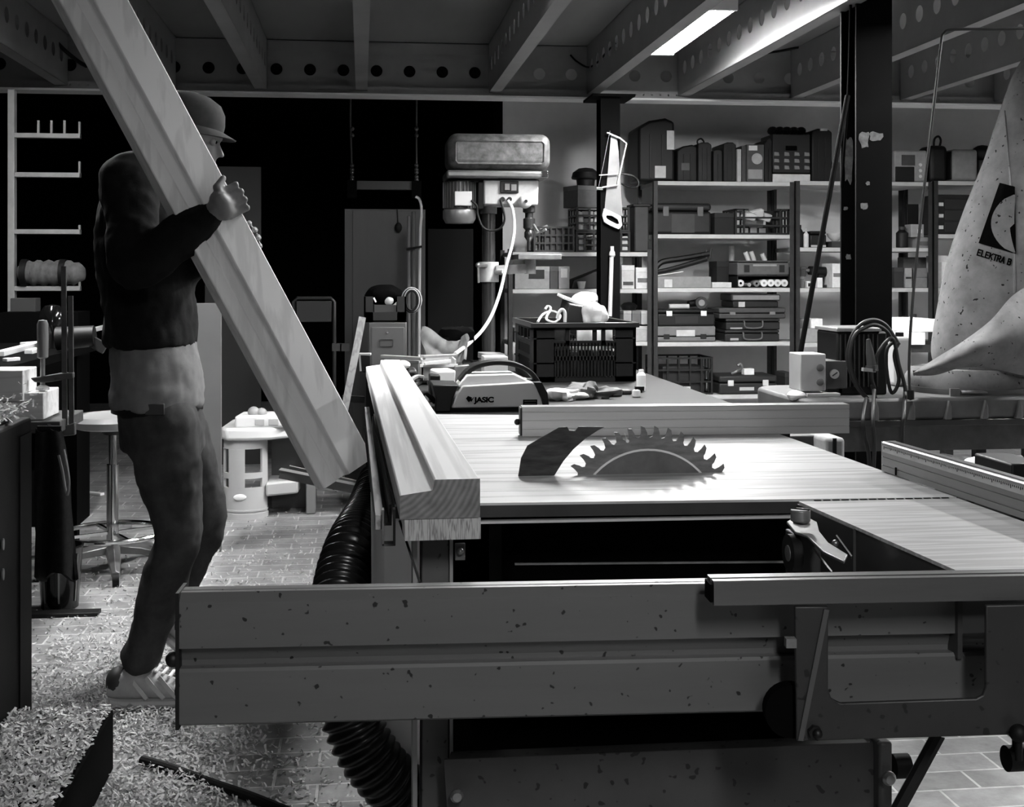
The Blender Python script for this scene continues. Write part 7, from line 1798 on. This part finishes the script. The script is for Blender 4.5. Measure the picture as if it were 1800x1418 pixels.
m = MB(); c = B_(277, 708); m.loft([[c + Vector(((.118 + e) * math.cos(t), (.166 + e) * math.sin(t), z)) for t in [2 * PI * i / 32 for i in range(32)]] for e, z in ((0, -.02), (.006, -.02), (.006, .02), (0, .02))], closed=True, caps=False)
blt = m.build('belt', black, pers)
c2 = c + Vector((.02, -.172, 0)); MB().obox(c2, (.05, .01, .03)).build('belt_pouch', mat('pouch', 45, .6), blt, bevel=.002)
# shoes
def shoe(an_, flat=True, pitch=0.0, zf=0.0):
    o = Vector((an_.x, an_.y, 0)); rows = []
    stn = [(-.085, .030, .012, .075), (-.06, .040, .006, .10), (-.02, .043, .004, .112), (.03, .042, .004, .098), (.08, .046, .004, .072), (.13, .049, .006, .056), (.17, .043, .010, .045), (.195, .026, .016, .034)]
    rm2 = Matrix.Rotation(pitch, 3, 'Y')
    def tr(v): return Vector((an_.x, an_.y, zf)) + rm2 @ v
    up, so = MB(), MB()
    for mbx, kind in ((up, 0), (so, 1)):
        rings_ = []
        for x, w_, z0, z1 in stn:
            if kind: zb, zt_ = max(0, z0 - .004), z0 + .026; w_ = w_ * 1.07
            else: zb, zt_ = z0 + .022, z1
            ring = []
            for i in range(14):
                t = 2 * PI * i / 14; cy_, cz_ = math.cos(t), math.sin(t); k_ = .75 if kind else (.85 if cz_ > 0 else .5)
                ring.append(tr(Vector((x, w_ * math.copysign(abs(cy_) ** k_, cy_), (zb + zt_) / 2 + (zt_ - zb) / 2 * math.copysign(abs(cz_) ** k_, cz_)))))
            rings_.append(ring)
        mbx.loft(rings_)
    s_ = thing_part('shoe', up, mat('shoe_upper', 150, .6, ns=18, na=.2), pers)
    so.build('sole', mat('shoe_sole', 175, .6), s_, bevel=.001)
    st_ = MB()
    for x, dx, w_ in ((.02, .05, .012), (.055, .05, .012), (-.02, .045, .010)):
        for i in range(5): 
            f0, f1 = i / 5, (i + 1) / 5
            a = tr(Vector((x + dx * (1 - f0), -.0475 + .012 * f0 ** 2, .032 + .055 * f0))); b = tr(Vector((x + dx * (1 - f1), -.0475 + .012 * f1 ** 2, .032 + .055 * f1))); st_.bar(a, b, w_, .004, up=tuple(rm2 @ Vector((0, -1, 0))))
    st_.build('shoe_stripe', lightg, s_)
    lc = MB()
    for k in range(5):
        x = .045 + .018 * k; z = .105 - .008 * k; lc.bar(tr(Vector((x, -.028, z - .004))), tr(Vector((x + .006, .028, z - .004))), .007, .005)
    lc.build('laces', white, s_)
    MB().ball(tr(Vector((.165, 0, .032))), (.038, .044, .022), 14, m=rm2).build('toe_cap', mat('toe_cap', 70, .6), s_)
    MB().ball(tr(Vector((-.06, 0, .07))), (.034, .042, .04), 14, m=rm2).build('heel_counter', mat('heel_dark', 40, .6), s_)
def thing_part(name, mb, m_, parent): return mb.build(name, m_, parent, sharp=60)
shoe(ankN, zf=.002)
shoe(ankF, pitch=.75, zf=ankF.z - .085)
# cap and hair
m = MB(); rows = []
for a, zc in ((1.0, .022), (1.01, .045), (.95, .075), (.78, .1), (.45, .116), (.05, .122)):
    rows.append([hp(-.008 + .102 * a * math.cos(t), .082 * a * math.sin(t), zc) for t in [2 * PI * i / 28 for i in range(28)]])
m.loft(rows); cap = m.build('cap', mat('cap_dark', 38, .9, ns=40, na=.3), pers, sharp=60)
def brim(u, v): 
    t = (u - .5) * 2.9; return hp(-.008 + (.098 + .042 * v * math.cos(t)) * math.cos(t * .9), (.08 + .01 * v) * math.sin(t), .026 - .014 * v - .006 * (t / 1.1) ** 2 * v)
MB().sheet(brim, 14, 6, .004).build('cap_brim', mat('cap_dark', 38), cap)
m = MB(); m.ball(hp(-.045, 0, -.008), (.062, .0775, .05), 18, m=HM); m.build('hair', jet, pers)
